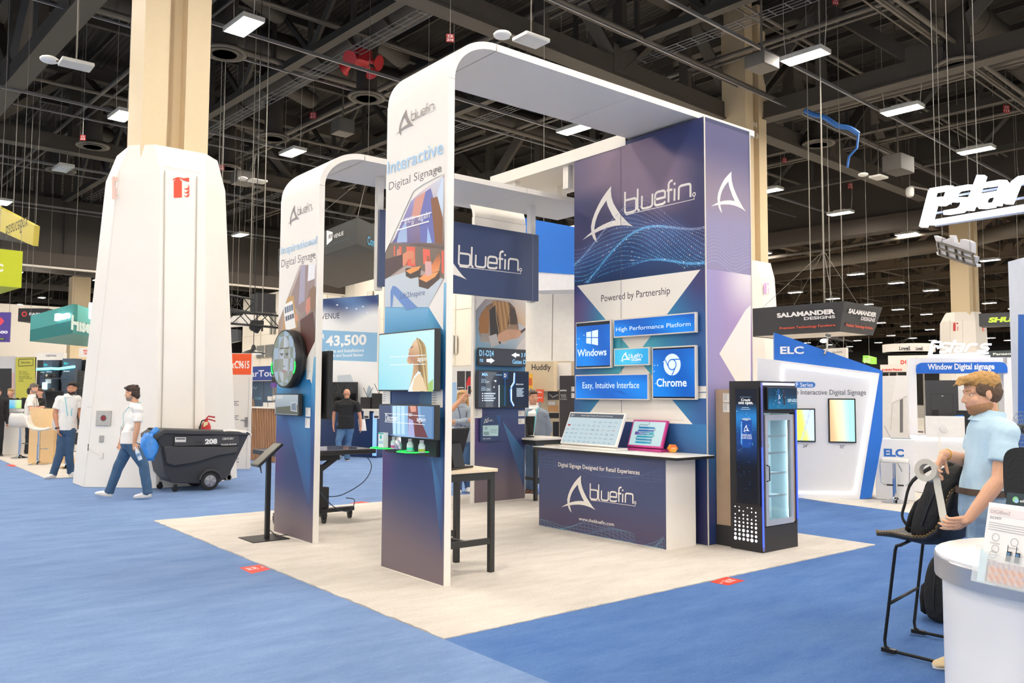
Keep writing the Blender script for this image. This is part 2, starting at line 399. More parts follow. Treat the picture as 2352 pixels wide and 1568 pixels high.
for (pts, r) in (([H(10.2, -10, 13.2), H(10.2, 9, 13.2), H(10.5, 14, 13.2), H(10.5, 44, 13.2)], .55), ([H(20, 4.5, 13.3), H(38, 4.5, 13.3)], .5), ([H(-8, 21.5, 13.4), H(38, 21.5, 13.4)], .55), ([H(-4.6, -6, 13.4), H(-4.6, 44, 13.4)], .6)):
    mb = MB(); mb.path(pts, r, n=18)
    a, b = pts[0], pts[-1]; L = (b-a).length
    for i in range(int(L/2)): p = a+(b-a)*(i*2/L); mb.tube(p, p+(b-a).normalized()*.08, r*1.04, n=18)
    trim(mb, DUCT, smooth=True, auto=0.6)
# bulkheads that close the bay, and the lofty side wall
mb = MB(); a, b = H(-24, 46.2), H(38.9, 46.2); mb.beam(a+Vector((0, 0, 10.5)), b+Vector((0, 0, 10.5)), .4, 3.6)
for t in range(-24, 39, 3): mb.box(*(H(t, 45.9)+Vector((-.02, -.02, 8.8))), *(H(t, 45.97)+Vector((.02, .02, 12.2))))
trim(mb, DARK)
mb = MB(); mb.beam(a+Vector((0, 0, 8.85)), b+Vector((0, 0, 8.85)), .7, .75); trim(mb, BROWN)
mb = MB(); mb.beam(H(-24, 45.9, 8.42), H(38.6, 45.9, 8.42), .3, .09); trim(mb, M('#c9c4bb', .5))
mb = MB()
for t in range(-48, 78): mb.beam(H(t*.5, 46.5, 13.8), H(t*.5+.36, 46.5, 13.8), .16, 3.0)
trim(mb, DARK)
mb = MB(); a, b = H(39.6, -24), H(39.6, 46); mb.beam(a+Vector((0, 0, 12.6)), b+Vector((0, 0, 12.6)), .4, 3.6); mb.beam(a+Vector((0, 0, 14.6)), b+Vector((0, 0, 14.6)), .3, 1.2)
trim(mb, DARK)
mb = MB(); mb.beam(a+Vector((0, 0, 10.5)), b+Vector((0, 0, 10.5)), .9, .8); trim(mb, BROWN)
# far halls beyond the bulkheads
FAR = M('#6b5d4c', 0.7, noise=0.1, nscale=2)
for i, U in enumerate((47, 55, 63, 71, 80, 90, 101, 113, 126, 140)):
    truss('V', U, -18, 100, 4.2, (0.4, 0.5), FAR, zb=11.9, zt=14.8, web=0.26)
for V in (6, 16, 26, 36, 47, 58, 70, 82): truss('U', V, 42, 150, 5.0, (0.34, 0.42), FAR, zb=12.3, zt=14.8, web=0.2, gus=False)
for V in (52, 62, 73, 85): truss('U', V, -20, 39, 4.2, (0.3, 0.42), STEEL2, zb=10.4, zt=13.6, web=0.22, gus=False)
for U in (-8, 4, 16): truss('V', U, 48, 100, 5.0, (0.3, 0.4), STEEL2, zb=11, zt=14, web=0.2, gus=False)
mb = MB(); mb.tube(onX(1740, 622, 46), onX(2190, 558, 46), .42, n=14); mb.tube(onX(2240, 548, 46), onX(2352, 520, 46), .42, n=14); trim(mb, M('#6b645a', .45, .1), smooth=True)
mb = MB(); mb.tube(onX(1740, 596, 44), onX(2170, 530, 44), .12, n=8); trim(mb, PIPE)
mb = MB(); mb.beam(H(156, -24, 4.2), H(156, 130, 4.2), .5, 8.6); trim(mb, M('#2a2723', .8))
mb = MB(); mb.beam(H(156, -24, 12), H(156, 130, 12), .5, 7.0); trim(mb, M('#1d1a17', .8))
mb = MB(); mb.beam(H(-25, 112, 7.6), H(156, 112, 7.6), .5, 15.4); trim(mb, M('#1f1c1a', .8))
# side wall, pale below and open to the steel above
WALLW = M('#e8e2d6', 0.6, noise=0.03, nscale=1)
mb = MB(); mb.box(24, 17.5, 0, 24.3, 66, 9.75)
struct('wall_right', mb, WALLW)
mb = MB()
for y in range(18, 66, 4): mb.box(23.97, y, 0, 24.0, y+.05, 9.7)
for z in (3.2, 6.4): mb.box(23.975, 17.6, z, 24.0, 66, z+.04)
trim(mb, M('#cfc8bb', .6))
def wall_window(n, px0, px1, slats=4):
    (u0, v0), (u1, v1) = FX(23.95).uv(px0[0], px1[1]), FX(23.95).uv(px1[0], px0[1]); f = FX(23.95)
    mb = MB(); mb.fbox(f, u0, v0, u1, v1, 0, .04); o = struct('window_%d' % n, mb, M('#5d6468', .25, noise=.15, nscale=3))
    mb = MB()
    for i in range(slats+1):
        u = u0+(u1-u0)*i/slats; mb.fbox(f, u-.06, v0, u+.06, v1, .04, .1)
    mb.build('window_frame', M('#d7d1c6', .5), o)
wall_window(1, (590, 790), (632, 822), 2); wall_window(2, (1036, 770), (1050, 812), 2)
wall_window(3, (846, 668), (857, 702), 4)
def slots(px):
    mb = MB(); f = FX(23.97)
    for x, y0, y1 in px:
        u0, v0 = f.uv(x-2.5, y1); u1, v1 = f.uv(x+2.5, y0); mb.fbox(f, u0, v0, u1, v1, 0, .05)
    trim(mb, M('#7b7d78', .5))
slots(((623, 716, 768), (631, 715, 768), (861, 678, 703), (867, 676, 703)))
mb = MB()                                                       # pale wall of the far left hall
mb.box(-24, 74, 0, 23.9, 74.3, 8.8); struct('wall_back', mb, M('#efe9df', .6, noise=.03))
mb = MB()
for x in (-9, -5, -1, 3.5): mb.box(x, 73.9, 0, x+.15, 74, 8.8)
trim(mb, M('#d5cec2', .6))
# ---------------------------------------------------------------- high-bay lamps on their grid
LENS = M('#fff4e6', 0.4, emit=LAMP, noise=0.0); LENS_OFF = M('#cfd6e2', 0.35, noise=0.02)
HOUS = M('#d5d5d0', 0.4, 0.2)
def highbay(lit=True):
    t = thing('high_bay_light', 'lamp', 'lamp')
    b = MB(); b.box(-.27, -.58, .02, .27, .58, .1); b.box(-.15, -.3, .1, .15, .3, .17)
    for s in (-1, 1): b.box(s*.27-.012, -.6, -.02, s*.27+.012, .6, .1); b.box(-.28, s*.59-.012, -.02, .28, s*.59+.012, .1)
    b.build('housing', HOUS, t)
    l = MB(); l.box(-.24, -.54, -.005, .24, .54, .02); l.build('lens', LENS if lit else LENS_OFF, t)
    if not lit:
        q = MB()
        for i in range(5): q.box(-.22+i*.1, -.54, -.03, -.2+i*.1, .54, -.005)
        q.build('louvre', HOUS, t)
    r = MB()
    for s in (-1, 1): r.tube((0, s*.56, .1), (0, s*.62, .75), .009, n=6); r.tube((.0, s*.62, .75), (0, s*.62, 4.55), .006, n=5)
    r.build('hanger', M('#c9c6bd', .5), t)
    return t
lamp0 = highbay(); lampoff = highbay(False); first = [True]
NEAR = {(0, 1): 'bright high-bay lamp panel to the right of the beige column top',
        (1, 2): 'bright high-bay lamp seen above the smaller white arch', (0, 2): 'lit high-bay lamp half hidden behind the beige column',
        (2, 1): 'bright high-bay lamp framed under the taller white arch beam', (2, 0): 'largest bright high-bay lamp at upper right, under tag ending in twelve',
        (3, 0): 'bright high-bay lamp at right, between the largest one and the tag ending in thirteen', (4, 0): 'long bright high-bay lamp at the right edge above the glowing sign',
        (4, 1): 'high-bay lamp just right of the numbered beige column', (5, 1): 'high-bay lamp under tag ending in fifteen, left of the glowing sign',
        (0, 4): 'high-bay lamp above the yellow banners at far left', (2, 4): 'small high-bay lamp between white column and smaller tower'}
UG = [5.2, 11.4, 17.2, 23.4, 29.9, 36.7, 44.7, 51.4, 58, 65.1, 72.1, 79.2, 86.5, 94, 101.5, 109, 117, 125, 133, 141, 149]
VG = [6.45, 15.05, 24.3, 33.2, 41.7, 50.5, 59.5, 68.5, 77.5, 86.5, 95.5, 104.5]
def put_lamp(U, V, label, group=None, src=None):
    s = src or lamp0; p = H(U, V, 10.8)
    if s is lamp0 and first[0]: first[0] = False; s.location = p; s.rotation_euler = (0, 0, HR); tag(s, label, 'lamp', group); return s
    return dup(s, p, HR, label, group)
OVER = 'row of high-bay lamps over the booth and the aisle in front of it'
for j in (-4, -3, -2, -1):
    for i in range(-3, 7):
        U = 5.2+6.2*i; V = 6.45+8.9*j
        put_lamp(U, V, 'high-bay lamp over the aisle in front, outside the picture', OVER)
for i in range(-3, 0):
    for j in range(0, 5): put_lamp(5.2+6.2*i, VG[j], 'high-bay lamp over the aisle in front, outside the picture', OVER)
lampoff.location = H(5.6, 32.9, 10.8); lampoff.rotation_euler = (0, 0, HR); tag(lampoff, 'unlit grey louvred lamp panel hanging left of the white column', 'lamp')
def seen(p, m=0):
    q = p-CAM; d = q.dot(FW)
    if d < 1: return False
    x = 1176+CAM_F*q.dot(RT)/d; y = 784-CAM_F*q.dot(UP)/d; return -m < x < 2352+m and -m < y < 1568+m and (m or x > 1735 or x < 640)
for i, U in enumerate(UG):
    for j, V in enumerate(VG):
        if (i, j) == (0, 3): continue
        if i < 6 and j > 4 and i > 3: continue
        if (i >= 6 or j > 4) and not seen(H(U, V, 10.8)): continue
        if (i, j) in NEAR: put_lamp(U, V, NEAR[(i, j)]); continue
        if i < 6 and j < 5: put_lamp(U, V, 'high-bay lamp of the main bay, in its regular grid of rows', 'high-bay lamps of the main bay')
        elif i >= 6: put_lamp(U, V, 'small high-bay lamp in the long rows of the far right hall', 'lamps of the far right hall')
        else: put_lamp(U, V, 'small high-bay lamp in the rows of the far left hall', 'lamps of the far left hall')
# ---------------------------------------------------------------- air diffusers, tags, boxes under the ceiling
DIFF = M('#5a554d', .6)
def diffuser(px, label, z=11.3, r=.62):
    p = G(px[0], px[1], z); t = thing('air_diffuser', label, 'vent', p)
    b = MB(); b.lathe(p, [(.12, .0), (r*.98, .0), (r, .04), (r*.9, .1), (r*.55, .2)], 28); b.build('outer_ring', DIFF, t, smooth=True, auto=.5)
    for k in (.75, .5, .26):
        b = MB(); b.lathe(p, [(r*k, -.02), (r*k+.03, -.02), (r*k+.03, .01), (r*k, .01)], 24); b.build('cone', M('#37332e', .6), t)
    b = MB(); b.path([p+Vector((0, 0, .1)), p+Vector((0, 0, 1.5)), p+Vector((.1, .05, 2.0)), p+Vector((.6, .4, 2.3)), p+Vector((2.2, 1.5, 2.4))], .34, n=16); b.build('duct', DUCT, t, smooth=True, auto=.7)
for px, lab in (((516, 124), 'round air diffuser below the brightest left lamp'), ((842, 226), 'round air diffuser between the left lamp and the tall arch, below red horns'),
                ((628, 318), 'round air diffuser above the lamp over the smaller arch'), ((213, 337), 'round air diffuser left of the beige column beside the tag'),
                ((2200, 150), 'round air diffuser at top right corner'), ((1880, 332), 'round air diffuser right of the numbered column'),
                ((140, 498-105), 'round air diffuser behind the unlit lamp panel'), ((520, 386), 'round air diffuser hugging the top right of the white column')):
    diffuser(px, lab)
RED = M('#a3232b', .5)
def red_tag(px, top, bot, U, V, label, hgt=16):
    d = (H(U, V, 10.8)-CAM).dot(FW); c = D(px[0], px[1], d); f = Ffront(c, 0.15); s = hgt/CAM_F*d/2
    t = thing('location_tag', label, 'tag', c)
    b = MB(); b.fbox(f, -s*.95, -s, s*.95, s, -.01, .0); b.build('plate', RED, t)
    b = MB(); b.cur = lin('#f3e9e4'); b.text(f, top, -s*.6, s*.12, s*.6, s*.75, .003, bold=.02); b.text(f, bot, -s*.75, -s*.75, s*.75, -s*.12, .003, bold=.02); b.build('lettering', PRINT, t)
    b = MB(); b.tube(c+Vector((0, 0, s)), (c.x, c.y, 15.25), .006, n=5); b.build('cord', M('#b9b5aa', .6), t)
for a in (((1034, 87), 'C5', '216', 11.4, 6.45, 'red square tag marked 216 above the tall arch', 19), ((509, 384), 'C5', '222', 11.4, 24.3, 'red square tag marked 222 beside the white column top', 13),
          ((190, 316), 'C5', '223', 5.2, 24.3, 'red square tag marked 223 left of the beige column', 13), ((719, 265), 'C5', '217', 11.4, 24.3, 'red square tag above the lamp over the smaller arch', 16),
          ((1919, 3), 'C5', '212', 17.2, 6.45, 'red square tag marked 212 at the top edge', 16), ((2312, 250), 'C5', '113', 29.9, 6.45, 'red square tag marked 113 at the right edge', 18),
          ((1953, 427), 'C5', '115', 36.7, 15, 'red square tag marked 115 over the right-hand lamps', 13), ((1802, 368), 'C5', '116', 29.9, 15, 'small red tag right of the numbered column', 12)):
    red_tag(*a)
c = D(830, 135, 26); t = thing('horn_cluster', 'red cluster of alarm horns under the ceiling left of the tall arch', 'horns', c)
b = MB(); b.box(c.x-.25, c.y-.25, c.z-.15, c.x+.25, c.y+.25, c.z+.25); b.build('box', M('#b3262d', .4), t, bevel=.03)
for k in range(4):
    d = Vector((math.cos(k*1.57+.5), math.sin(k*1.57+.5), -.35)); b = MB(); b.lathe(c+d*.25, [(.06, 0), (.08, .18), (.12, .3), (.24, .42), (.22, .42)], 14, d); b.build('horn', M('#b3262d', .4), t, smooth=True, auto=.6)
b = MB(); b.tube(c+Vector((0, 0, .2)), (c.x, c.y, 15.25), .03, n=6); b.build('stem', PIPE, t)
def ceil_box(px, dep, s, label, name='junction_box', mat=None):
    c = D(px[0], px[1], dep); t = thing(name, label, 'box', c)
    b = MB(); b.box(c.x-s[0], c.y-s[1], c.z-s[2], c.x+s[0], c.y+s[1], c.z+s[2]); b.build('case', mat or M('#55534f', .5), t, bevel=.03)
    b = MB(); b.tube(c+Vector((0, 0, s[2])), (c.x, c.y, 15.25), .03, n=6); b.build('stem', PIPE, t)
ceil_box((787, 292), 30, (.32, .32, .26), 'grey hanging speaker box between the two lit lamps left of the tall arch', 'speaker_box')
ceil_box((557, 409), 34, (.36, .36, .26), 'grey hanging speaker box right of the white column top', 'speaker_box')
ceil_box((1750, 144), 22, (.35, .3, .18), 'pale grey junction box beside the largest lamp at upper right')
ceil_box((2063, 378), 30, (.5, .35, .3), 'dark hanging speaker box above the glowing sign', 'speaker_box', M('#474542', .6))
def wifi(px, dep, label):
    c = D(px[0], px[1], dep); t = thing('access_point', label, 'antenna', c); b = MB(); b.box(c.x-.3, c.y-.22, c.z-.04, c.x+.3, c.y+.22, c.z+.04); b.build('panel', M('#cfcfcb', .4), t, bevel=.02)
    b = MB(); p = c+RT*-.55+Vector((0, 0, .1)); b.ell(p, (.18, .18, .07)); b.build('dome', M('#eeeeea', .4), t, smooth=True); b = MB(); b.tube(c+Vector((0, 0, .04)), (c.x, c.y, 15.25), .015, n=6); b.beam(c, p, .04, .03); b.build('stem', PIPE, t)
wifi((1220, 92), 16, 'pale antenna panel with white dome right above the tall arch'); wifi((2018, 407), 30, 'pale antenna panel with white dome left of the glowing sign')
wifi((175, 148), 17, 'grey antenna panel under the big truss at upper left'); wifi((592, 416), 31, 'white antenna panel beside the hanging speaker box near the white column')
c = D(2090, 442, 34); t = thing('security_camera', 'white dome security camera left of the glowing sign', 'camera', c)
b = MB(); b.lathe(c, [(.02, -.2), (.12, -.16), (.16, -.05), (.16, .15), (.1, .22), (.02, .25)], 14); b.build('dome', M('#dcdcd8', .4), t, smooth=True, auto=.7)
b = MB(); b.beam(c+RT*.0+Vector((0, 0, .25)), c+RT*.8+Vector((0, 0, .1)), .06, .06); b.tube(c+Vector((0, 0, .2)), (c.x, c.y, 15.25), .02, n=6); b.build('bracket', PIPE, t)
b = MB(); pts = [D(1848+i*9.5, 252+i*4.2+3*math.sin(i), 27) for i in range(14)]
b.path(pts, [.12]*14, n=8, flat=.7); b.path([pts[-1], D(1968, 340, 27), D(1950, 360, 27), D(1946, 385, 27)], .04, n=6)
tag(b.build('cable_bundle', M('#1f5fa8', .5, noise=.3, nscale=30)), 'bright blue bundle of cables strung under the ceiling right of the tall arch', 'cables')
# ---------------------------------------------------------------- columns
BEIGE = M('#dac6a2', 0.55, noise=0.03); CLAD = M('#efebe4', 0.5, noise=0.02, nscale=3, bump=.05, bscale=30)
def column(cx, cy, label, base, top, zc=5.55, zt=6.1, rot=0.0):
    """steel shaft over a tapering eight-sided white casing; base/top are half widths (flat, outer)"""
    t = thing('hall_column', label, 'column', (cx, cy, 0))
    R = Matrix.Rotation(rot, 3, 'Z')
    def oct_(f, o, z, d=(0, 0)): return [Vector((cx+d[0], cy+d[1], z))+R @ Vector(p+(0,)) for p in ((-f, -o), (f, -o), (o, -f), (o, f), (f, o), (-f, o), (-o, f), (-o, -f))]
    b = MB(); b.loft([oct_(base[0], base[1], 0), oct_(top[0], top[1], zc), oct_(.46, .8, zt)])
    b.build('casing', CLAD, t)
    b = MB()
    h = .66
    for p in ((-h, -h, -.22, .3), (.1, -h, h-.12, h-.1), (-.22, -.35, .3, .35)): b.box(cx+p[0], cy+p[1], zt-.6, cx+p[2], cy+p[3], 15.2)
    b.build('shaft', BEIGE, t)
    return t
# ================================================================ the exhibit in the middle
WHITE = M('#f1ece3', 0.45, noise=0.015); WHITE2 = M('#efeae2', 0.5, noise=0.02); BLACK = M('#17181a', 0.4, noise=0.1); BLACKM = M('#2a2b2c', 0.5, noise=0.08); GAP = M('#8d867a', .8)
# ---- the fin mark and the rounded word beside it, taken down once from the counter front
_cf = FX(3.66)
def _c(L): return [_cf.uv(1220+x/4.355, 930+y/4.355) for x, y in L]
FIN = [_c([(495, 703), (462, 735), (430, 772), (405, 812), (383, 855), (366, 900), (357, 945), (360, 995), (372, 1035), (385, 1058), (400, 1075), (392, 1045), (384, 1010), (380, 965), (388, 920), (402, 880), (425, 840), (462, 795), (480, 780)]),
       _c([(495, 703), (462, 795), (470, 835), (485, 875), (503, 920), (526, 962), (580, 1008), (640, 1050), (612, 1018), (585, 978), (555, 930), (530, 880), (510, 835), (497, 785), (493, 740)]),
       _c([(298, 1022), (335, 998), (370, 981), (405, 969), (440, 962), (480, 958), (526, 961), (580, 1006), (640, 1050), (600, 1028), (560, 1012), (520, 1001), (470, 995), (420, 997), (375, 1003), (335, 1010)])]
WORD = [_c(p) for p in ([(588, 782), (586, 922), (592, 934), (602, 939), (645, 944), (655, 940), (660, 930), (661, 868), (657, 857), (648, 852), (600, 846), (588, 846)],
        [(672, 793), (670, 935), (676, 948), (684, 952)],
        [(700, 855), (698, 936), (703, 945), (712, 950), (752, 955), (762, 951), (767, 942), (769, 866)],
        [(786, 915), (850, 922), (851, 888), (846, 877), (836, 871), (804, 867), (793, 871), (787, 881), (784, 944), (789, 955), (798, 960), (836, 964), (847, 960), (850, 950)],
        [(873, 968), (874, 842), (879, 829), (888, 823), (900, 824)], [(862, 882), (898, 887)], [(913, 886), (911, 972)],
        [(938, 976), (940, 897), (945, 887), (955, 883), (1000, 889), (1010, 894), (1014, 904), (1014, 986)])]
LINE1 = _c([(592, 948), (643, 955)]); LINE2 = _c([(643, 956), (1037, 1010), (1037, 986)]); DOT = _c([(912, 852)])[0]; RING = _c([(1036, 976)])[0]
_all = [p for q in FIN+WORD for p in q]+LINE2
LB = (min(p[0] for p in _all), min(p[1] for p in _all), max(p[0] for p in _all), max(p[1] for p in _all))
_ff = [p for q in FIN for p in q]; FB = (min(p[0] for p in _ff), min(p[1] for p in _ff), max(p[0] for p in _ff), max(p[1] for p in _ff))
def logo(mb, fr, u0, v0, u1, v1, n, col, what='all', thick=1.0, col2=None):
    B = FB if what == 'fin' else LB
    f = lambda p: (u0+(p[0]-B[0])/(B[2]-B[0])*(u1-u0), v0+(p[1]-B[1])/(B[3]-B[1])*(v1-v0))
    for i, q in enumerate(FIN): mb.poly(fr, [f(p) for p in q], n+i*.0003, col)
    if what == 'fin': return
    s = (u1-u0)/(B[2]-B[0])*thick; c2 = col2 or col
    for i, q in enumerate(WORD): mb.stroke(fr, [f(p) for p in q], .0185*s, n+i*.00015, c2)
    mb.stroke(fr, [f(p) for p in LINE1], .012*s, n, c2); mb.stroke(fr, [f(p) for p in LINE2], .005*s, n+.0003, c2)
    mb.disc(fr, *f(DOT), .011*s, n=n, col=c2); mb.ring(fr, *f(RING), .009*s, .017*s, n=n, col=c2)
def logo_px(mb, fr, a, b, n, col, **k):
    u0, v0 = fr.uv(*a); u1, v1 = fr.uv(*b); logo(mb, fr, u0, v0, u1, v1, n, col, **k)
def arch(name, label, X0, X1, Y0, Y1, zp, zt, th, R, seams, extra=None):
    """tower panel that bends over into a flat beam running along X"""
    t = thing(name, label, 'arch', (X0, (Y0+Y1)/2, 0))
    b = MB(); b.box(X0, Y0, 0, X0+th, Y1, zp-.004); b.build('tower', WHITE, t)
    prof = []; N = 16
    b = MB()
    for k in range(N+1):
        a = math.pi/2*k/N; o = (X0+.005+R-R*math.cos(a), zp+R*math.sin(a)*(zt-zp)/R); r = R-th
        i = (X0+R-r*math.cos(a), zp+(zt-zp-th)*math.sin(a)); prof.append((o, i))
    rings = [[Vector((o[0], Y0, o[1])), Vector((o[0], Y1, o[1])), Vector((i[0], Y1, i[1])), Vector((i[0], Y0, i[1]))] for o, i in prof]
    b.loft(rings); o_ = b.build('curved_corner', WHITE, t, smooth=True, auto=.6)
    b = MB(); xs = [X0+R+.012]+seams+[X1]
    for i in range(len(xs)-1): b.box(xs[i], Y0, zt-th, xs[i+1]-.006, Y1, zt)
    b.build('beam', WHITE, t)
    b = MB(); b.box(X0+R-.005, Y0+.006, zt-th+.006, X1-.01, Y1-.006, zt-.008); b.build('beam_core', GAP, t)
    return t
tA = arch('display_arch', 'tall white arch in front, its tower printed Interactive over a bottle shelf photo', .842, 5.42, 1.235, 2.29, 4.455, 4.90, .068, .53, [3.25])
tB = arch('display_arch', 'lower white arch at left, its tower printed Inspirational with a round screen', .858, 5.4, 3.79, 4.83, 3.985, 4.43, .068, .56, [2.7, 3.9])
fA = FX(.842); fB = FX(.858)
SKY = lin('#8fc4e0'); NAVY = lin('#363f6b'); NAVY2 = lin('#2f3d6e'); TEAL = lin('#1f7fb4'); GREYP = lin('#6e6168'); PURP = lin('#56336f')
def tower_print(fr, zs, top):
    """sky blue through navy to a warm dusk at the foot, violet at the left edge, one paler wedge"""
    def fn(a, b):
        z = b*top
        c = mix(GREYP, NAVY, sm(.05+.25*(1-a), .75+.2*(1-a), z)); c = mix(c, NAVY2, sm(.6, 1.0, z)); c = mix(c, lin('#2c5f9c'), sm(1.1, 1.75, z)*(.5+.4*a)); c = mix(c, lin('#3f93c6'), sm(1.6, 2.3, z)); c = mix(c, SKY, sm(2.1, 2.65, z))
        c = mix(c, PURP, .75*max(0, 1-a/.28)*sm(.55, 1.0, z)*(1-sm(1.25, 1.6, z)))
        return c
    return fn
def dots(art, u0, v0, u1, v1, nu, nv, r, col):
    n = art.nx()
    for j in range(nv):
        for i in range(nu):
            k = (1-abs(2*j/(nv-1)-1))*(1-i/nu)
            if k > .08: art.mb.disc(art.fr, u0+(u1-u0)*i/(nu-1)+(.5*(u1-u0)/nu if j % 2 else 0), v0+(v1-v0)*j/(nv-1), r*k**.4, n=n, col=col, k=6)
# ---- tower A print
u0, u1 = -2.286, -1.24; a = Art(fA, lim=(u0, u1))
a.g(u0, .01, u1, 2.62, 30, 70, tower_print(fA, 0, 2.62))
dots(a, u0+.04, .98, u0+.5, 1.42, 9, 22, .012, lin('#5b5c86'))
a.pg([(985, 705), (1017, 758), (1017, 1130), (955, 1000)], ['#5aa7cf', '#1a76ad', '#2d4d7f', '#3c4170'])
a.pg([(990, 1042), (1015, 1128), (1015, 1270)], ['#3f7fae', '#35598c', '#39406b'])
a.px([(1020, 640), (985, 705), (1018, 758)], '#f1ece3')
# photo on the tower: hand lifting a bottle from lit trays under a screen
a.px([(1021, 400), (1021, 640), (985, 705), (883, 705), (883, 581)], '#b9a59c')
a.pg([(1021, 408), (1021, 572), (960, 568), (897, 560)], ['#ddd3cf', '#6d5a50', '#5d4b44', '#8d7f8d'])
a.pg([(1019, 405), (1018, 560), (903, 557), (944, 462), (972, 436)], ['#cfd9ea', '#8a6a52', '#6563a2', '#9a93c4', '#d9c9c9'])
a.px([(954, 455), (978, 440), (968, 500), (946, 498)], '#d7998a'); a.px([(978, 440), (990, 432), (1000, 470), (1004, 558), (966, 556), (964, 500)], '#6d72b4')
a.px([(990, 456), (1010, 450), (1018, 506), (1016, 560), (1000, 558)], '#8b5a3b'); a.px([(1004, 446), (1019, 404), (1018, 500)], '#cfdff2'); a.px([(916, 536), (934, 505), (936, 556), (912, 557)], '#a9bfe0'); a.px([(983, 520), (993, 558), (981, 558)], '#a8c8ee')
a.px([(883, 574), (897, 558), (1020, 572), (1020, 640), (940, 610), (884, 600)], '#7d6c5e')
for q in ([(934, 566), (954, 567), (955, 612), (936, 610)], [(972, 571), (988, 573), (990, 610), (973, 606)], [(1015, 575), (1020, 576), (1020, 630), (1015, 625)], [(905, 565), (908, 565), (908, 588), (905, 588)], [(917, 566), (923, 566), (923, 590), (917, 590)]): a.px(q, '#ef6a55')
a.pg([(985, 650), (990, 612), (1011, 575), (1013, 600), (1008, 628)], ['#f2b07a', '#e88a55', '#6d5a48', '#d9814f', '#efa46a'])
a.px([(883, 640), (930, 625), (975, 640), (1019, 640), (985, 705), (883, 705)], '#c9d2d8')
a.px([(932, 616), (968, 612), (966, 635), (944, 640), (933, 634)], '#4f433f'); a.px([(962, 634), (1011, 622), (1011, 640), (984, 664), (963, 658)], '#5a4740')
a.px([(933, 622), (948, 614), (968, 611), (962, 620), (943, 629)], '#f5a05d'); a.px([(963, 640), (975, 630), (1009, 624), (1000, 636), (980, 648)], '#f6a768')
a.px([(977, 600), (992, 601), (993, 630), (986, 634), (978, 632)], '#e3b2ac'); a.px([(981, 588), (988, 588), (988, 600), (981, 600)], '#b56b50'); a.px([(946, 578), (953, 578), (954, 604), (945, 606)], '#e08a6a'); a.px([(913, 572), (919, 572), (921, 588), (912, 588)], '#d58d78')
a.px([(924, 585), (938, 576), (950, 576), (953, 588), (946, 594), (938, 596), (932, 612), (926, 608)], '#e3906d'); a.px([(883, 596), (926, 584), (926, 612), (883, 642)], '#574243')
a.pg([(898, 705), (898, 668), (903, 656), (911, 658), (960, 705), (935, 712), (905, 676), (902, 705)], ['#6d90c8']*8)
a.t('Lift2Inspire', (919, 690), (976, 664), '#5d6f98'); a.st_([(916, 510), (992, 488)], .012, '#ffffff'); a.st_([(905, 531), (987, 508)], .012, '#ffffff'); a.t('energy', (929, 521), (953, 494), '#eae6ee'); a.t('again', (961, 511), (987, 484), '#ffffff')
a.px([(883, 400), (1021, 398), (1021, 398), (972, 424), (951, 438), (884, 581)], '#f1ece3')
logo_px(a.mb, fA, (910, 317), (1000, 219), a.nx(), lin('#8d8280'), thick=.85)
a.t('Interactive', (890, 402), (1018, 319), '#a9cdea', bold=.008); a.t('Digital Signage', (893, 443), (1014, 374), '#7d7576')
a.build('tower_print', tA)
# ---- tower B print
u0, u1 = -4.825, -3.795; a = Art(fB, lim=(u0, u1))
a.g(u0, .01, u1, 2.05, 26, 60, tower_print(fB, 0, 2.62)); dots(a, u0+.03, .8, u0+.42, 1.3, 8, 22, .012, lin('#5b5c86'))
a.pg([(690, 835), (716, 872), (712, 1160), (655, 940)], ['#3d93c6', '#1f7db6', '#33497f', '#2f6ba5'])
a.pg([(672, 1010), (712, 1085), (710, 1170)], ['#3a6da0', '#2f659d', '#38416c'])
a.pg([(727, 606), (724, 775), (700, 835), (634, 835), (637, 735), (690, 606)], ['#d8cbc6', '#4a3836', '#5b4440', '#a88f78', '#a58b78', '#cbbdb6'])
a.px([(692, 612), (725, 604), (722, 700), (690, 720), (665, 690)], '#9a8481'); a.px([(709, 606), (725, 600), (723, 640), (707, 646)], '#efeef2'); a.px([(691, 612), (702, 604), (700, 690), (686, 700)], '#a9a2b4')
a.px([(655, 684), (675, 678), (684, 750), (664, 765), (650, 760)], '#c49a66'); a.px([(651, 700), (672, 690), (680, 752), (657, 760)], '#f3f1ee')
for k in range(4): a.px([(654+k*5, 706-k*2), (658+k*5, 704-k*2), (659+k*5, 718-k*2), (655+k*5, 720-k*2)], '#68788a'); a.px([(656+k*5, 727-k*2), (660+k*5, 725-k*2), (661+k*5, 736-k*2), (657+k*5, 738-k*2)], '#55626f')
a.px([(712, 665), (722, 656), (726, 660), (724, 715), (712, 712), (706, 690)], '#8d6e58'); a.px([(704, 690), (713, 680), (714, 712), (706, 724), (702, 712)], '#cf8a76'); a.px([(690, 735), (720, 715), (724, 760), (724, 790), (700, 835), (692, 780)], '#5c3a34'); a.px([(676, 720), (685, 722), (687, 738), (678, 735)], '#d49879')
a.px([(727, 590), (727, 608), (690, 608), (634, 742), (634, 590)], '#f1ece3'); a.px([(725, 782), (700, 834), (716, 880), (717, 880)], '#f1ece3')
logo_px(a.mb, fB, (661.6, 521), (718, 454), a.nx(), lin('#8d8280'), thick=.85)
a.t('Inspirational', (645, 590), (728, 541), '#a9cdea', bold=.008); a.t('Digital Signage', (646, 620), (725, 574), '#7d7576')
a.build('tower_print', tB)
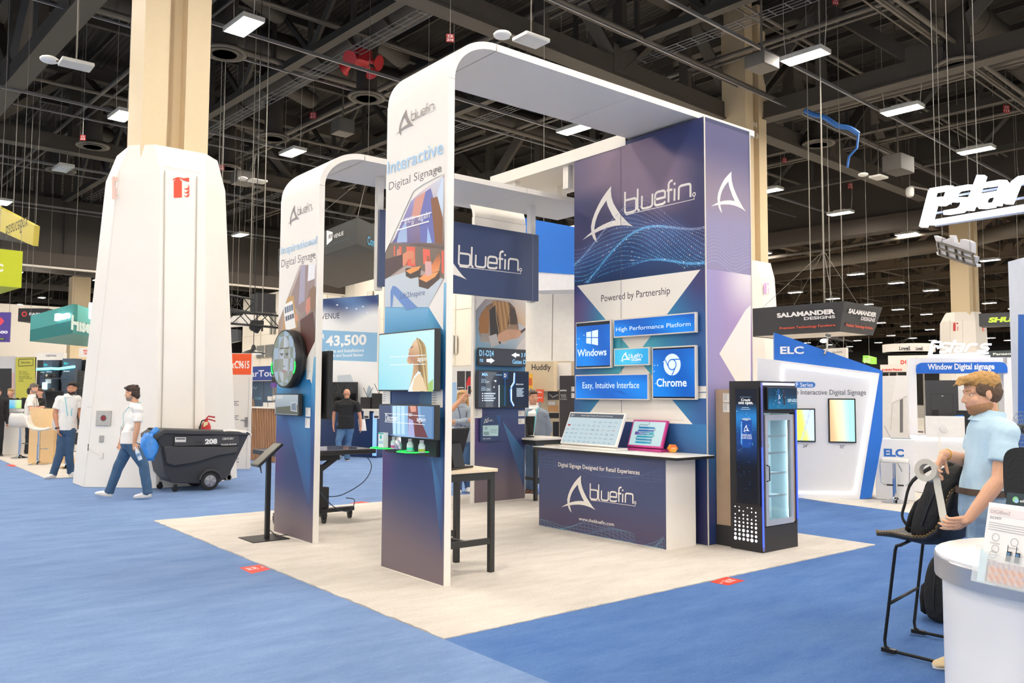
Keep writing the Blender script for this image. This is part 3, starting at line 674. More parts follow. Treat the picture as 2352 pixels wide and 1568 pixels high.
# ---- tall feature wall
t = thing('feature_wall', 'navy printed wall carrying five blue screens and the words Powered by Partnership', 'display wall', (4.7, 2.17, 0))
WX = 4.253; fW = FX(WX); fS = FY(1.10)
b = MB(); b.box(WX, 1.10, 0, 5.12, 3.235, 4.80); b.build('wall_body', M('#2f3560', .5), t)
u0, u1 = -3.235, -1.10; a = Art(fW, lim=(u0, u1))
def up(aa, bb):
    x = aa; y = bb
    c = mix(lin('#3a3c66'), lin('#7d6b85'), sm(.1, .5, x)*(1-sm(.75, 1.0, x))*sm(.35, .6, y)); c = mix(c, lin('#8a7489'), .8*max(0, 1-abs(x-.3)/.45)*sm(.62, .8, y))
    c = mix(c, lin('#2a3566'), max(sm(.0, .06, x-.62-.9*(1-y)+.02)*sm(.72, .9, y), 0)); c = mix(c, lin('#31355f'), .9*max(0, 1-abs(y-.55+.22*x)/.16)*(1-sm(.5, .8, x)))
    h = .24+.12*math.sin(x*5.5-1.2)+.04*math.sin(x*17); c = mix(c, lin('#3f4f83'), sm(h+.18, h, y)); c = mix(c, lin('#1e3d70'), sm(h+.03, h-.16, y)); c = mix(c, lin('#0f2a52'), .6*sm(.12, .0, y))
    return c
a.g(u0, 3.068, u1, 4.75, 70, 56, up)
n = a.nx(); rnd = random.Random(3)
for j in range(26):
    for i in range(84):
        x = i/84+.006*(j % 2); h = .24+.12*math.sin(x*5.5-1.2); y = h+.16-.015*j-.05*math.sin(x*9+j*.4)
        if y < .015: continue
        g = sm(.0, .5, j/26); c = mix(lin('#9a9cc4'), lin('#5fb0e6'), g); c = mix(c, lin('#2b5f9c'), sm(.5, 1, j/26)*rnd.random())
        if rnd.random() < .04: c = lin('#e9f6ff')
        a.mb.disc(fW, u0+(u1-u0)*x, 3.068+1.68*y, .0055+.004*g*rnd.random(), n=n+(i*7+j*3)%11*.00008, col=c, k=6)
logo_px(a.mb, fW, (1338, 563), (1594, 377), a.nx(), lin('#f2ede6'))
def low(aa, bb):
    x = aa; y = bb; d = abs(x-.47)
    c = mix(lin('#49b0c4'), lin('#2c7fb4'), sm(.05, .35, d)); c = mix(c, lin('#2f5c9a'), sm(.3, .52, d)); c = mix(c, lin('#39386e'), sm(.62, .95, y)*sm(.2, .5, d)); c = mix(c, lin('#6b5588'), .8*sm(.5, .7, y)*(1-sm(.85, .98, y))*sm(.28, .0, x))
    return c
a.g(u0, 1.32, u1, 3.066, 40, 40, low)
a.g(u0, .005, u1, 1.32, 20, 20, lambda x, y: mix(lin('#2a2d57'), mix(lin('#2b3f78'), lin('#2f76b0'), sm(.55, 1, y)*sm(.6, .98, x)), sm(.2, .9, y)))
a.px([(1326, 656), (1609, 619), (1461, 817)], '#f1ece3'); a.px([(1447, 826), (1461, 817), (1470, 829), (1591, 974), (1438, 968), (1353, 950)], '#f1ece3')
a.mb.rect(fW, u0+.6, 1.36, u1-.32, 1.355, a.nx(), lin('#c9c4bd'))
a.t('Powered by Partnership', (1381, 698), (1539, 658), '#3a3040')
a.build('wall_print', t)
b = MB(); b.cur = lin('#5c5a7c'); n = .0065
b.rect(fW, -2.39, 1.33, -2.384, 4.74, n); b.rect(fW, u0, 2.36, u1, 2.364, n); b.build('panel_seams', PRINT, t)
u0, u1 = WX, 5.12; a = Art(fS, lim=(u0, u1))
a.g(u0, 3.068, u1, 4.75, 20, 30, lambda x, y: mix(mix(lin('#8f88ab'), lin('#8c7c8c'), sm(.3, .5, y)*(1-x*.4)), lin('#4c4a78'), sm(.45, .9, y)))
n = a.nx()
for j in range(14):
    for i in range(26): a.mb.disc(fS, u0+.02+i*.032, 3.12+j*.04+.05*math.sin(i*.3), .006, n=n+j*.0001, col=mix(lin('#8f88ab'), lin('#c9cfe6'), (1-j/14)*.8), k=6)
logo_px(a.mb, fS, (1633, 484), (1712, 403), a.nx(), lin('#f2ede6'), what='fin')
def sd(x, y):
    c = mix(lin('#2b6fa8'), lin('#9a92c0'), sm(.3, .62, y)); c = mix(c, lin('#2b3d72'), sm(.42, .1, y)); c = mix(c, lin('#b58ab8'), .8*sm(.55, .72, y)*x); c = mix(c, lin('#e9dfe4'), sm(.78, 1, y)*sm(.2, .9, x)); return c
a.g(u0, .005, u1, 3.066, 16, 44, sd)
a.px([(1712, 712), (1652, 812), (1697, 888), (1724, 935), (1724, 700)], '#f1ece3')
a.build('side_print', t)
b = MB(); b.box(WX-.004, 1.092, 0, WX+.012, 1.10, 4.8); b.box(5.108, 1.092, 0, 5.122, 1.10, 4.8); b.build('corner_trim', M('#d9d3c9', .4), t)
# ---- roof piece along the top, panel at the back, hanging sign
t = thing('roof_frame', 'white flat roof frame running back from the tall arch over the navy wall', 'roof', (4.7, 3.5, 4.75))
b = MB(); b.box(4.25, 2.3, 4.75, 5.42, 5.0, 4.83)
b.build('roof_panel', WHITE, t)
b = MB(); b.box(4.24, 2.3, 4.74, 4.31, 5.06, 4.90); b.build('front_fascia', WHITE, t)
for y in (4.55, 3.42): b = MB(); b.box(4.31, y, 4.43, 4.40, y+.1, 4.75); b.build('post', WHITE, t)
b = MB(); b.box(5.0, 4.3, 4.43, 5.1, 4.4, 4.75); b.build('post', WHITE, t)
t = thing('display_arch', 'white back tower behind the navy hanging sign, printed with a woman holding a phone', 'arch', (4.75, 5.5, 0)); CY_ = 5.45; fC = FY(CY_)
b = MB(); b.box(4.245, CY_, 0, 5.27, CY_+.07, 4.36); b.build('tower', WHITE, t)
b = MB(); rings = []
for k in range(13):
    q = math.pi/2*k/12; o = (CY_+.5-.5*math.cos(q), 4.365+.44*math.sin(q)); i = (CY_+.5-.43*math.cos(q), 4.365+.37*math.sin(q)); rings.append([Vector((4.255, o[0], o[1])), Vector((5.26, o[0], o[1])), Vector((5.26, i[0], i[1])), Vector((4.255, i[0], i[1]))])
b.loft(rings); b.build('curved_corner', WHITE, t, smooth=True, auto=.6)
b = MB(); b.box(4.255, CY_+.5, 4.735, 5.26, 6.4, 4.805); b.build('beam', WHITE, t)
u0, u1 = 4.275, 5.265; a = Art(fC, lim=(u0, u1))
a.g(u0, .01, u1, 2.62, 26, 60, tower_print(fC, 0, 2.62)); dots(a, u0+.02, .8, u0+.5, 1.5, 10, 26, .011, lin('#5f5488'))
a.pg([(1155, 968), (1203, 1033), (1203, 1120), (1152, 960)], ['#4278a8', '#34608f', '#34446f', '#3e4a78'])
a.pg([(1092, 686), (1209, 690), (1208, 780), (1180, 803), (1091, 803)], ['#8d7f80', '#e9dcd2', '#e3d9d3', '#a9c0cf', '#7fb0cc'])
a.pg([(1104, 720), (1118, 702), (1140, 690), (1170, 694), (1186, 710), (1192, 760), (1160, 790), (1104, 785), (1099, 755)], ['#7d5a3c', '#8d6a4a', '#463a38', '#5a4638', '#8d6240', '#a08068', '#d0cdc9', '#a9a29d', '#6d5138'])
a.px([(1100, 730), (1116, 704), (1124, 720), (1122, 765), (1101, 765)], '#a8713f'); a.px([(1130, 690), (1168, 694), (1172, 730), (1160, 760), (1148, 770), (1140, 740)], '#b98a58'); a.px([(1124, 712), (1138, 700), (1146, 745), (1150, 790), (1126, 780)], '#2f2a2a'); a.px([(1166, 745), (1172, 705), (1186, 712), (1188, 745)], '#4a3a32')
a.px([(1143, 768), (1165, 756), (1205, 758), (1190, 776), (1160, 782), (1143, 785)], '#d9a888'); a.px([(1195, 760), (1208, 752), (1208, 758), (1197, 766)], '#5b4a50'); [a.st_([(1138+k*4, 692), (1140+k*5, 730), (1146+k*4, 766-k*3)], .012, '#8d6238' if k % 2 else '#d0a878') for k in range(7)]; [a.st_([(1166+k*2, 760+k*5), (1192-k*3, 759+k*5)], .006, '#b5836a') for k in range(4)]; a.px([(1122, 772), (1140, 766), (1146, 790), (1128, 798)], '#c9c6c4'); a.px([(1209, 772), (1183, 802), (1209, 803)], '#ece4de'); a.px([(1092, 684), (1116, 684), (1092, 712)], '#f1ece3'); a.pg([(1178, 690), (1209, 690), (1209, 750), (1190, 740)], ['#e3d3c9', '#efe6de', '#e8c79a', '#d9b48a'])
a.build('tower_print', t)
t = thing('hanging_sign', 'navy sign with the white fin logo hung between the arches on posts', 'sign', (3.2, 4.3, 2.95)); fH = FY(4.25)
b = MB(); b.box(1.9, 4.25, 2.975, 4.505, 4.30, 3.93); b.build('sign_board', M('#3c4a6d', .45, noise=.03), t)
b = MB(); b.box(4.40, 4.302, 2.96, 4.49, 4.39, 4.36); b.build('post', WHITE, t)
b = MB(); b.box(1.90, 4.302, 2.93, 1.98, 4.38, 4.36); b.build('post', WHITE, t)
b = MB(); b.cur = lin('#f2ede6'); u0, v0 = fH.uv(1038, 640); u1, v1 = fH.uv(1196, 566)
k = (u1-(u0+.0))/((LB[2]-LB[0])*.645); uu = u1-k*(LB[2]-LB[0]); logo(b, fH, uu, 3.06, u1, 3.06+k*(LB[3]-LB[1])*1.0, .003, lin('#f2ede6'))
b.build('sign_lettering', PRINT, t); b = MB(); b.cur = lin('#8a93ab'); b.rect(fH, *fH.uv(1223, 694), *[fH.uv(1223, 694)[0]+.006, 3.92], .002); b.build('panel_seam', PRINT, t)
# ================================================================ screens on the towers
def screen(name, label, fr, a_, b_, depth, back, bezel=.012, art=None, frame=BLACKM, cat='screen', mat=None, glow=None):
    """box whose outer face corners were measured at a_ (lower left) and b_ (upper right)"""
    u0, v0 = fr.uv(*a_, depth+back); u1, v1 = fr.uv(*b_, depth+back)
    t = thing(name, label, cat, fr.P((u0+u1)/2, v0, back))
    b = MB(); b.fbox(fr, u0, v0, u1, v1, back, depth+back); b.build('housing', frame, t, bevel=.006)
    if back > .012:
        b = MB(); b.fbox(fr, u0+(u1-u0)*.3, v0+(v1-v0)*.3, u0+(u1-u0)*.7, v0+(v1-v0)*.7, 0.004, back); b.build('wall_mount', BLACK, t)
    f2 = Fr(fr.P(0, 0, depth+back), fr.u, fr.v); A = Art(f2, .001, .0005)
    A.u0, A.v0, A.u1, A.v1 = u0+bezel, v0+bezel, u1-bezel, v1-bezel; A.t0 = t
    art(A); A.build('display', t, mat or SCREEN)
    return t
def art_lady(A):
    A.g(A.u0, A.v0, A.u1, A.v1, 20, 14, lambda x, y: mix(mix(lin('#8fd3e2'), lin('#b9e6ea'), x), lin('#cfeef0'), y*.6))
    A.pg([(959, 777), (950, 784), (947, 791), (944, 797), (938, 804), (941, 807), (938, 812), (939.5, 815), (938, 819), (935, 826), (936, 832), (942, 836), (949, 834), (950, 842), (948, 858), (944, 875), (938, 899), (966, 899), (966, 860), (962, 835), (970, 800)], ['#d9b99a', '#e0c2a2', '#d9b48f', '#cfa684', '#e3c4a6', '#c79a78', '#c08a70', '#b8857a', '#c79a78', '#dcb890', '#d6ae84', '#cda075', '#b98d68', '#c79a72', '#d0a982', '#d9b894', '#e0c8aa', '#e3ccb0', '#c9a27c', '#a67d58', '#d0ab86'])
    A.px([(943.5, 798), (949, 794), (950, 796), (945, 800)], '#7d5f4a'); A.px([(965, 818), (969, 816), (969, 826), (965, 828)], '#d0a482')
    A.pg([(957, 775), (966, 779), (975, 788), (979, 798), (982, 830), (985, 899), (978, 899), (970, 864), (962, 850), (961, 836), (966, 824), (964, 802), (960, 786)], ['#8d7452', '#a58a63', '#c0a878', '#b89a68', '#cdb27c', '#d8c48e', '#c7ad78', '#94784f', '#6d543c', '#7d6448', '#6d543c', '#94784f', '#a7865a'])
    A.st_([(960, 778), (967, 795), (970, 818), (974, 850), (980, 897)], .012, '#d6bd88'); A.st_([(964, 779), (974, 800), (977, 840), (983, 895)], .01, '#8d7250')
    A.px([(938, 899), (952, 865), (962, 852), (968, 856), (950, 899)], '#e3f1f4'); A.px([(947, 897), (952, 870), (964, 856), (973, 868), (981, 899)], '#e2c9a4'); A.px([(984, 899), (985, 880), (996, 870), (996, 899)], '#9fc06d')
    A.st_([(896, 820), (979, 815)], .006, '#e6f5f5'); A.st_([(896, 838), (979, 836)], .006, '#e6f5f5'); A.t('Discover', (884, 834), (912, 824), '#b4dfe6'); A.t('again', (959, 833), (979, 818), '#ffffff')
screen('wall_display', 'large pale blue screen on the tall tower showing a blonde woman looking up', fA, (868, 898), (1000, 753), .06, .05, art=art_lady)
def art_strip(A):
    A.g(A.u0, A.v0, A.u1, A.v1, 16, 8, lambda x, y: mix(lin('#3a4c74'), mix(lin('#8fb9de'), lin('#5c7fae'), sm(.6, 1, x)), sm(.2, .35, x)))
    A.px([(871, 931), (898, 931), (903, 996), (872, 994)], '#44506e')
    for x in (902, 912, 922): A.px([(x, 932), (x+8, 932), (x+8, 998), (x+1, 997)], '#b9dcf2')
    A.px([(938, 932), (960, 932), (965, 1003), (938, 1000)], '#7d4a48'); A.px([(942, 932), (956, 932), (957, 945), (945, 946)], '#d79a86'); A.px([(956, 965), (972, 966), (985, 1005), (952, 1003)], '#6a3a3e'); A.px([(940, 960), (950, 965), (954, 1003), (938, 1000)], '#a9abd6'); A.px([(966, 933), (994, 935), (993, 1006), (984, 1004), (970, 970)], '#6a8fb9')
    A.st_([(885, 949), (977, 955)], .005, '#eef2f6'); A.st_([(885, 968), (977, 975)], .005, '#eef2f6'); A.t('Discover', (885, 966), (913, 952), '#ffffff'); A.t('again', (957, 971), (977, 958), '#ffffff'); A.t('energy', (924, 955), (947, 949), '#d9e4f2')
screen('wall_display', 'wide low screen on the tall tower below the big one, words Discover and again', fA, (870, 1001), (999, 930), .055, .09, art=art_strip)
t = thing('product_shelf', 'black lift shelf with four trays, two glowing green, under the wide screen', 'shelf', (.7, 1.75, 1.05))
b = MB(); b.box(.79, 1.30, 1.10, .835, 2.16, 1.25); b.build('shelf_back', BLACK, t)
GREEN = M('#22ff5a', .4, emit=.7)
TR = []
for i, (px, w, lit) in enumerate((((881, 1027), .24, True), ((910, 1031), .24, False), ((943, 1036), .24, True), ((974, 1040), .26, False))):
    p = onX(px[0], px[1], .66); TR.append(p); y = p.y; z = p.z-.0
    b = MB(); b.prism(Fr((0, 0, 0), (0, -1, 0), (-1, 0, 0)), [(-y-w/2, -.77), (-y+w/2, -.77), (-y+w/2, -.62), (-y+w/2-.05, -.57), (-y-w/2+.05, -.57), (-y-w/2, -.62)], z-.035, z); tr = b.build('tray', BLACK, t)
    if lit: b = MB(); b.path([(.77, y+w/2+.002, z-.004), (.63, y+w/2+.002, z-.004), (.565, y+w/2-.05, z-.004), (.565, y-w/2+.05, z-.004), (.63, y-w/2-.002, z-.004), (.77, y-w/2-.002, z-.004)], .006, n=6); b.build('light_strip', GREEN, tr)
def bottle(c, label, band, name='supplement_bottle'):
    t = thing(name, label, 'bottle', c); k = .029
    for nm, p, q, m in (('body', c, [(k*.95, 0), (k, .004), (k, .06), (k*.92, .07), (k*.62, .08), (k*.6, .086)], M('#a9c6be', .15, noise=.02)), ('cap', c+Vector((0, 0, .084)), [(k*.66, 0), (k*.66, .022), (k*.6, .024)], M('#a9adb0', .3, .6)), ('label_band', c+Vector((0, 0, .012)), [(k*1.012, 0), (k*1.012, .022)], M(band, .4)), ('label_top', c+Vector((0, 0, .034)), [(k*1.012, 0), (k*1.012, .024)], M('#c6d9dc', .4))):
        b = MB(); b.lathe(p, q, 20); b.build(nm, m, t, smooth=True, auto=.7)
def on_tray(i, dy=0, dx=0): p = TR[i]; return Vector((.655+dx, p.y+dy, p.z))
bottle(on_tray(1, .03), 'small bottle with a magenta band on the shelf, beside a foil pouch', '#c2588c'); bottle(on_tray(2), 'small bottle lit green on the third tray, between pouch and last bottle', '#3fe0b0'); bottle(on_tray(3, .03), 'small bottle with lime label on the rightmost shelf tray', '#9fc23c')
c = on_tray(0); t = thing('carton', 'white and teal product box on the leftmost green-lit shelf tray', 'box', c); b = MB(); b.box(c.x-.025, c.y-.045, c.z, c.x+.025, c.y+.045, c.z+.135); b.build('box', M('#e6efee', .4), t)
a = Art(FX(c.x-.025), .001); a.p([(-c.y-.045, c.z+.12), (-c.y+.045, c.z+.12), (-c.y+.045, c.z+.135), (-c.y-.045, c.z+.135)], '#4fb9b4'); a.mb.disc(a.fr, -c.y, c.z+.095, .019, n=a.nx(), col=lin('#3fb6bd')); a.p([(-c.y-.045, c.z+.035), (-c.y+.045, c.z+.035), (-c.y+.045, c.z+.06), (-c.y-.045, c.z+.06)], '#a9cfe6'); a.build('front_print', t)
c = on_tray(1, -.05); b = MB(); rr = random.Random(5); rings = []
for k, (w, d) in enumerate(((.045, .012), (.048, .025), (.05, .025), (.045, .018), (.036, .004))):
    z = c.z+.028*k; rings.append([Vector((c.x+d*math.sin(q)*1.0+rr.uniform(-.006, .006), c.y+w*math.cos(q)+rr.uniform(-.006, .006), z+(0 if k == 0 else rr.uniform(-.004, .004)))) for q in [i*6.283/14 for i in range(14)]])
b.loft(rings); tag(b.build('foil_pouch', M('#c9ccd2', .22, .9, noise=.1)), 'crumpled silver foil pouch on the shelf beside the magenta bottle', 'pouch')
# small white info cards (no codes on them)
CARD = M('#efece6', .5, noise=.02)
def card(fr, c, w, h, label):
    u, v = fr.uv(*c); t = thing('info_card', label, 'card', fr.P(u, v)); b = MB(); b.fbox(fr, u-w/2, v-h/2, u+w/2, v+h/2, .0065, .009); b.build('card', CARD, t)
    a = Art(fr, .0095, .0003); [a.p([(u-w*.42, v+h*(.3-.14*k)), (u-w*(.08-.03*(k % 2)), v+h*(.3-.14*k)), (u-w*(.08-.03*(k % 2)), v+h*(.34-.14*k)), (u-w*.42, v+h*(.34-.14*k))], '#8d8a88') for k in range(5)]; a.p([(u-w*.42, v+h*.42), (u+w*.4, v+h*.42), (u+w*.4, v+h*.45), (u-w*.42, v+h*.45)], '#77757a'); a.build('small_print', t)
card(fA, (889, 912), .15, .145, 'small white info card left under the big tower screen'); card(fA, (1006, 915), .17, .155, 'small white info card right under the big tower screen')
card(fB, (711, 861), .12, .1, 'small white info card right of the round screen'); card(fB, (709, 946), .12, .1, 'small white info card beside the small tower screen, upper of two'); card(fB, (708, 971), .12, .11, 'small white info card below another, right of the small tower screen')
card(fC, (1098, 949), .14, .14, 'small white info card left above the lounge sign'); card(fC, (1197, 949), .13, .088, 'small white info card right under the directory screen, upper of two'); card(fC, (1197, 967), .13, .088, 'small white info card right under the directory screen, lower of two')
card(fW, (1612, 893), .13, .064, 'small white info card right of the tall blue screen, upper of two'); card(fW, (1612, 908), .13, .064, 'small white info card right of the tall blue screen, lower of two')
card(fW, (1317, 893), .06, .064, 'small white info card at the left edge beside the wide blue screen, upper'); card(fW, (1317, 908), .06, .064, 'small white info card at the left edge beside the wide blue screen, lower')
# round screen
c = Vector((.70, 4.32, 2.04)); R = .335
t = thing('round_display', 'large round black-rimmed screen on the smaller tower showing a tiled face', 'screen', c)
b = MB(); b.lathe(Vector((.845, c.y, c.z)), [(R*.75, 0), (R*.98, .01), (R, .03), (R, .12), (R*.985, .135), (R*.94, .135), (R*.94, .13)], 56, (-1, 0, 0)); b.build('rim', BLACK, t, smooth=True, auto=.5)
b = MB()
for k in range(60): q = k*6.283/60; p = Vector((.79, c.y+math.cos(q)*R, c.z+math.sin(q)*R)); d = Vector((0, math.cos(q), math.sin(q))); b.beam(p, p+d*.004, .03, .012, (1, 0, 0))
b.build('vents', M('#3a3a3a', .4), t)
f2 = Fr((.712, 0, 0), (0, -1, 0)); A = Art(f2, .001, .0005); rr = random.Random(11)
A.mb.disc(f2, -c.y, c.z, R*.94, n=A.nx(), col=lin('#8d9a94'), k=48)
def face_col(u, v):
    x = (u+c.y)/R; y = (v-c.z)/R; i = int((x+1.2)*2.6); j = int((y+1.2)*2.6)
    base = lin('#7f8d80') if (i+j) % 2 else lin('#9fb4cc')
    fx = (x-.03)/.5; fy = (y+.05)/.78
    if fx*fx+fy*fy < 1: base = mix(lin('#c3cddc') if (i+j) % 2 else lin('#9a9f94'), lin('#7f837e'), .6*abs(fx))
    for ex in (-.2, .22):
        if ((x-ex-.02)/.12)**2+((y-.14)/.05)**2 < 1: base = lin('#444b50')
        if ((x-ex-.02)/.17)**2+((y-.32-.2*abs(x-ex)*.5)/.028)**2 < 1: base = lin('#5a564e')
    if ((x-.03)/.17)**2+((y+.47)/.055)**2 < 1: base = lin('#a07f80')
    if abs(x-.08) < .03 and -.3 < y < .1: base = mix(base, lin('#6f756f'), .5)
    if abs(y+.27) < .02 and abs(x-.03) < .1: base = mix(base, lin('#60645e'), .7)
    return base
n = A.nx(); S = .016
for j in range(-20, 20):
    for i in range(-20, 20):
        u, v = i*S, j*S
        if u*u+v*v < (R*.92)**2: q = face_col(u-c.y, v+c.z); A.mb.rect(f2, u-c.y, v+c.z, u-c.y+S, v+c.z+S, n, q)
A.build('display', t, MC('mirror_screen', .15, .75))
for s, y0 in ((1, 1), (-1, -1)):
    b = MB(); b.path([(.705, c.y+s*math.cos(q)*R*.965, c.z-.06+math.sin(q)*R*.5-.03) for q in [(-.5+.1*k) for k in range(9)]], .008, n=6); b.build('green_light', GREEN, t)
def art_tablet(A):
    A.g(A.u0, A.v0, A.u1, A.v1, 10, 6, lambda x, y: mix(lin('#93a5b5'), lin('#c9d6e0'), y)); A.px([(634, 935), (686, 930), (686, 951), (634, 949)], '#6a6d5c'); A.px([(636, 908), (650, 907), (650, 915), (636, 916)], '#dfe6ea'); A.px([(668, 924), (681, 922), (683, 946), (668, 943)], '#d6dde4'); A.px([(670, 927), (680, 925), (681, 943), (670, 941)], '#7f92a6')
screen('wall_display', 'small black-framed screen on the smaller tower below the round one', fB, (631, 953), (686, 904), .05, .03, art=art_tablet, mat=MC('dim_screen', .15, .6))
# back tower screens
def art_gates(A):
    A.p([(A.u0, A.v0), (A.u1, A.v0), (A.u1, A.v1), (A.u0, A.v1)], '#3b3d45')
    A.t('D1-D24', (1101, 817), (1134, 805), '#8fd0ff', bold=.015); A.t('ns', (1102, 831), (1110, 824), '#8fd0ff', bold=.01); A.t('3 F', (1197, 820), (1208, 811), '#8fd0ff', bold=.015); A.t('Gates D', (1177, 835), (1208, 826), '#8fd0ff', bold=.015)
    A.px([(1174, 815), (1185, 809), (1185, 812), (1193, 813), (1193, 818), (1185, 818), (1185, 822)], '#f4fbff'); A.px([(1117, 824), (1126, 824), (1126, 821), (1136, 828), (1126, 835), (1126, 832), (1117, 831)], '#f4fbff')
screen('wall_display', 'narrow dark screen with white arrows and gate numbers on the back tower', fC, (1100, 839), (1208, 803), .05, .03, art=art_gates)
def art_dir(A):
    A.g(A.u0, A.v0, A.u1, A.v1, 12, 6, lambda x, y: mix(lin('#3c4350'), lin('#0b2038'), sm(.25, .5, x)))
    A.px([(1113, 853), (1140, 855), (1132, 868), (1128, 880), (1133, 935), (1115, 935), (1117, 890)], '#60656d'); A.px([(1146, 884), (1165, 885), (1164, 933), (1147, 933)], '#12323a')
    A.st_([(1146, 884), (1146, 935)], .02, '#e9eef2'); A.st_([(1160, 860), (1159, 932)], .008, '#2f7bd0'); A.st_([(1181, 856), (1180, 878), (1174, 888), (1174, 920), (1180, 932)], .03, '#d4e6f5'); A.st_([(1183, 856), (1182, 879), (1176, 889), (1171, 894), (1172, 920), (1179, 934)], .012, '#1f86e6')
    A.r((1155, 855), (1166, 869), '#2f6fb9'); A.r((1156, 856), (1165, 868), '#0f2c55'); A.t('D', (1158, 866), (1163, 858), '#ffffff', bold=.02); A.t('MIA', (1107, 863), (1121, 856), '#9fd4ff', bold=.03)
    A.t('D1-D24', (1106, 879), (1123, 874), '#cfe4f5'); A.t('D25-D60', (1106, 897), (1126, 891), '#cfe4f5'); A.t('Gates', (1106, 873), (1116, 869), '#9fc9ef'); A.t('Gates', (1106, 890), (1116, 887), '#9fc9ef'); A.t('Concourse', (1138, 862), (1153, 858), '#9fd4ff')
    for k in range(4): A.r((1111, 902+k*5.3), (1137-k % 2*4, 905+k*5.3), '#c6d4e2'); A.r((1106, 902.5+k*5.3), (1109, 904.5+k*5.3), '#ffffff')
    A.t('skytrain', (1185, 885), (1202, 880), '#f0f6fa'); [A.r((1185, 891+k*2.6), (1202-k % 3*2, 892.4+k*2.6), '#c2d4e4') for k in range(8)]; A.px([(1132, 874), (1136, 873), (1136, 872), (1139, 875), (1136, 878), (1136, 876)], '#ffffff'); A.px([(1131, 889), (1134, 886), (1134, 891)], '#ffffff')
screen('wall_display', 'dark directory screen with gate list and white route map on the back tower', fC, (1097, 937), (1215, 853), .05, .04, art=art_dir)
u0, v0 = fC.uv(1103, 1014, .03); u1, v1 = fC.uv(1150, 952, .03); t = thing('lounge_sign', 'small navy sign with fin logo and pale inset screen, low on the back tower', 'sign', fC.P(u0, v0))
b = MB(); b.prism(fC, [(u0, v0), (u1, v0), (u1, v1), (u0+.14, v1), (u0, v1-.05)], .0065, .035); b.build('plate', M('#1f3a66', .35), t)
a = Art(Fr(fC.P(0, 0, .035), fC.u, fC.v), .001); a.px([(1109, 977), (1145, 976), (1144, 1001), (1109, 1001)], '#b6d8dc'); a.px([(1112, 981), (1119, 979), (1120, 986), (1113, 987)], '#8fb2b8'); a.px([(1111, 991), (1123, 991), (1123, 999), (1111, 999)], '#7d9ca4'); [a.r((1126, 986+k*3), (1142-k, 987+k*3), '#7f9ba0') for k in range(3)]; a.t('APEX LOUNGE', (1109, 1009), (1127, 1005), '#eef2f4'); logo_px(a.mb, a.fr, (1110, 973), (1132, 960), a.nx(), lin('#f4f4f2')); a.px([(1119, 962), (1123, 958), (1121, 962), (1119, 964)], '#f4f4f2'); a.px([(1150, 952), (1139, 954), (1150, 985)], '#24508a'); a.build('sign_print', t)
# ---- five blue screens of the feature wall
WF = M('#ddd9d2', .35, .1, noise=.02)
def blue(x, y, k=0.0): return mix(mix(lin('#0a5fc0'), lin('#0f86ea'), .5+.5*math.sin(x*4+y*2+k)), lin('#0b55b4'), sm(.6, 1, y)*.6)
def art_win(A):
    A.p([(A.u0, A.v0), (A.u1, A.v0), (A.u1, A.v1), (A.u0, A.v1)], '#1b2029'); h = A.v1-A.v0
    A.g(A.u0, A.v0+h*.03, A.u1, A.v1-h*.07, 10, 10, lambda x, y: blue(x, y, .5))
    for q in ([(1347, 763), (1358, 761), (1358, 774), (1347, 774)], [(1360, 760), (1374, 757), (1374, 774), (1360, 774)], [(1347, 776), (1358, 776), (1358, 790), (1347, 788)], [(1360, 776), (1374, 776), (1374, 793), (1360, 790)]): A.px(q, '#dbeeff')
    A.t('Windows', (1326, 819), (1393, 799), '#dff0ff', bold=.02)
    for q in ((1341, 769), (1329, 777), (1325, 790)): A.r(q, (q[0]+2, q[1]+1.5), '#e6f4ff')
def art_hp(A): A.g(A.u0, A.v0, A.u1, A.v1, 20, 8, lambda x, y: blue(x*2, y, .8)); A.t('High Performance Platform', (1415, 764), (1586, 738), '#e3f4ff')
def art_oc(A):
    A.g(A.u0, A.v0, A.u1, A.v1, 10, 6, lambda x, y: mix(lin('#2ea6e0'), lin('#45c2e8'), .5+.5*math.sin(x*5))); logo_px(A.mb, A.fr, (1424, 832), (1476, 806), A.nx(), lin('#ffffff')); A.t('OCEAN', (1450, 829), (1472, 822), '#ffffff', bold=.03); A.t('Powered by', (1450, 833), (1471, 831), '#e9f7ff')
def art_ez(A): A.g(A.u0, A.v0, A.u1, A.v1, 20, 8, lambda x, y: blue(x*1.4, y, 1.8)); A.pg([(1400, 895), (1428, 898), (1450, 914), (1415, 912)], ['#0a62c8', '#0a4fa8', '#0c77dc', '#0b66cc']); A.t('Easy, Intuitive Interface', (1338, 896), (1468, 876), '#e3f4ff')
def art_ch(A):
    h = A.v1-A.v0; A.p([(A.u0, A.v0), (A.u1, A.v0), (A.u1, A.v1), (A.u0, A.v1)], '#1b2029'); A.g(A.u0, A.v0+h*.03, A.u1, A.v1-h*.03, 10, 10, lambda x, y: blue(x, y, 1.2))
    u, v = A.fr.uv(1544, 837); r = .125; ry = r; A.mb.disc(A.fr, u, v, r, ry, n=A.nx(), col=lin('#dfeeff'), k=32); dk = lin('#0b69cf'); A.mb.ring(A.fr, u, v, r*.42, r*.52, n=A.nx(), col=dk, k=28)
    n = A.nx()
    for k in range(3):
        q = math.pi/2+k*2.0944; p = (u+r*.47*math.cos(q), v+r*.47*math.sin(q)); d = (math.sin(q), -math.cos(q)); A.mb.stroke(A.fr, [p, (p[0]+d[0]*r*.9, p[1]+d[1]*r*.9)], .012, n, dk)
    A.t('Chrome', (1508, 888), (1577, 868), '#e6f2ff', bold=.02)
    for q in ((1523, 830), (1503, 838), (1510, 838), (1502, 852), (1505, 880)): A.r(q, (q[0]+2.5, q[1]+1.5), '#e6f4ff')
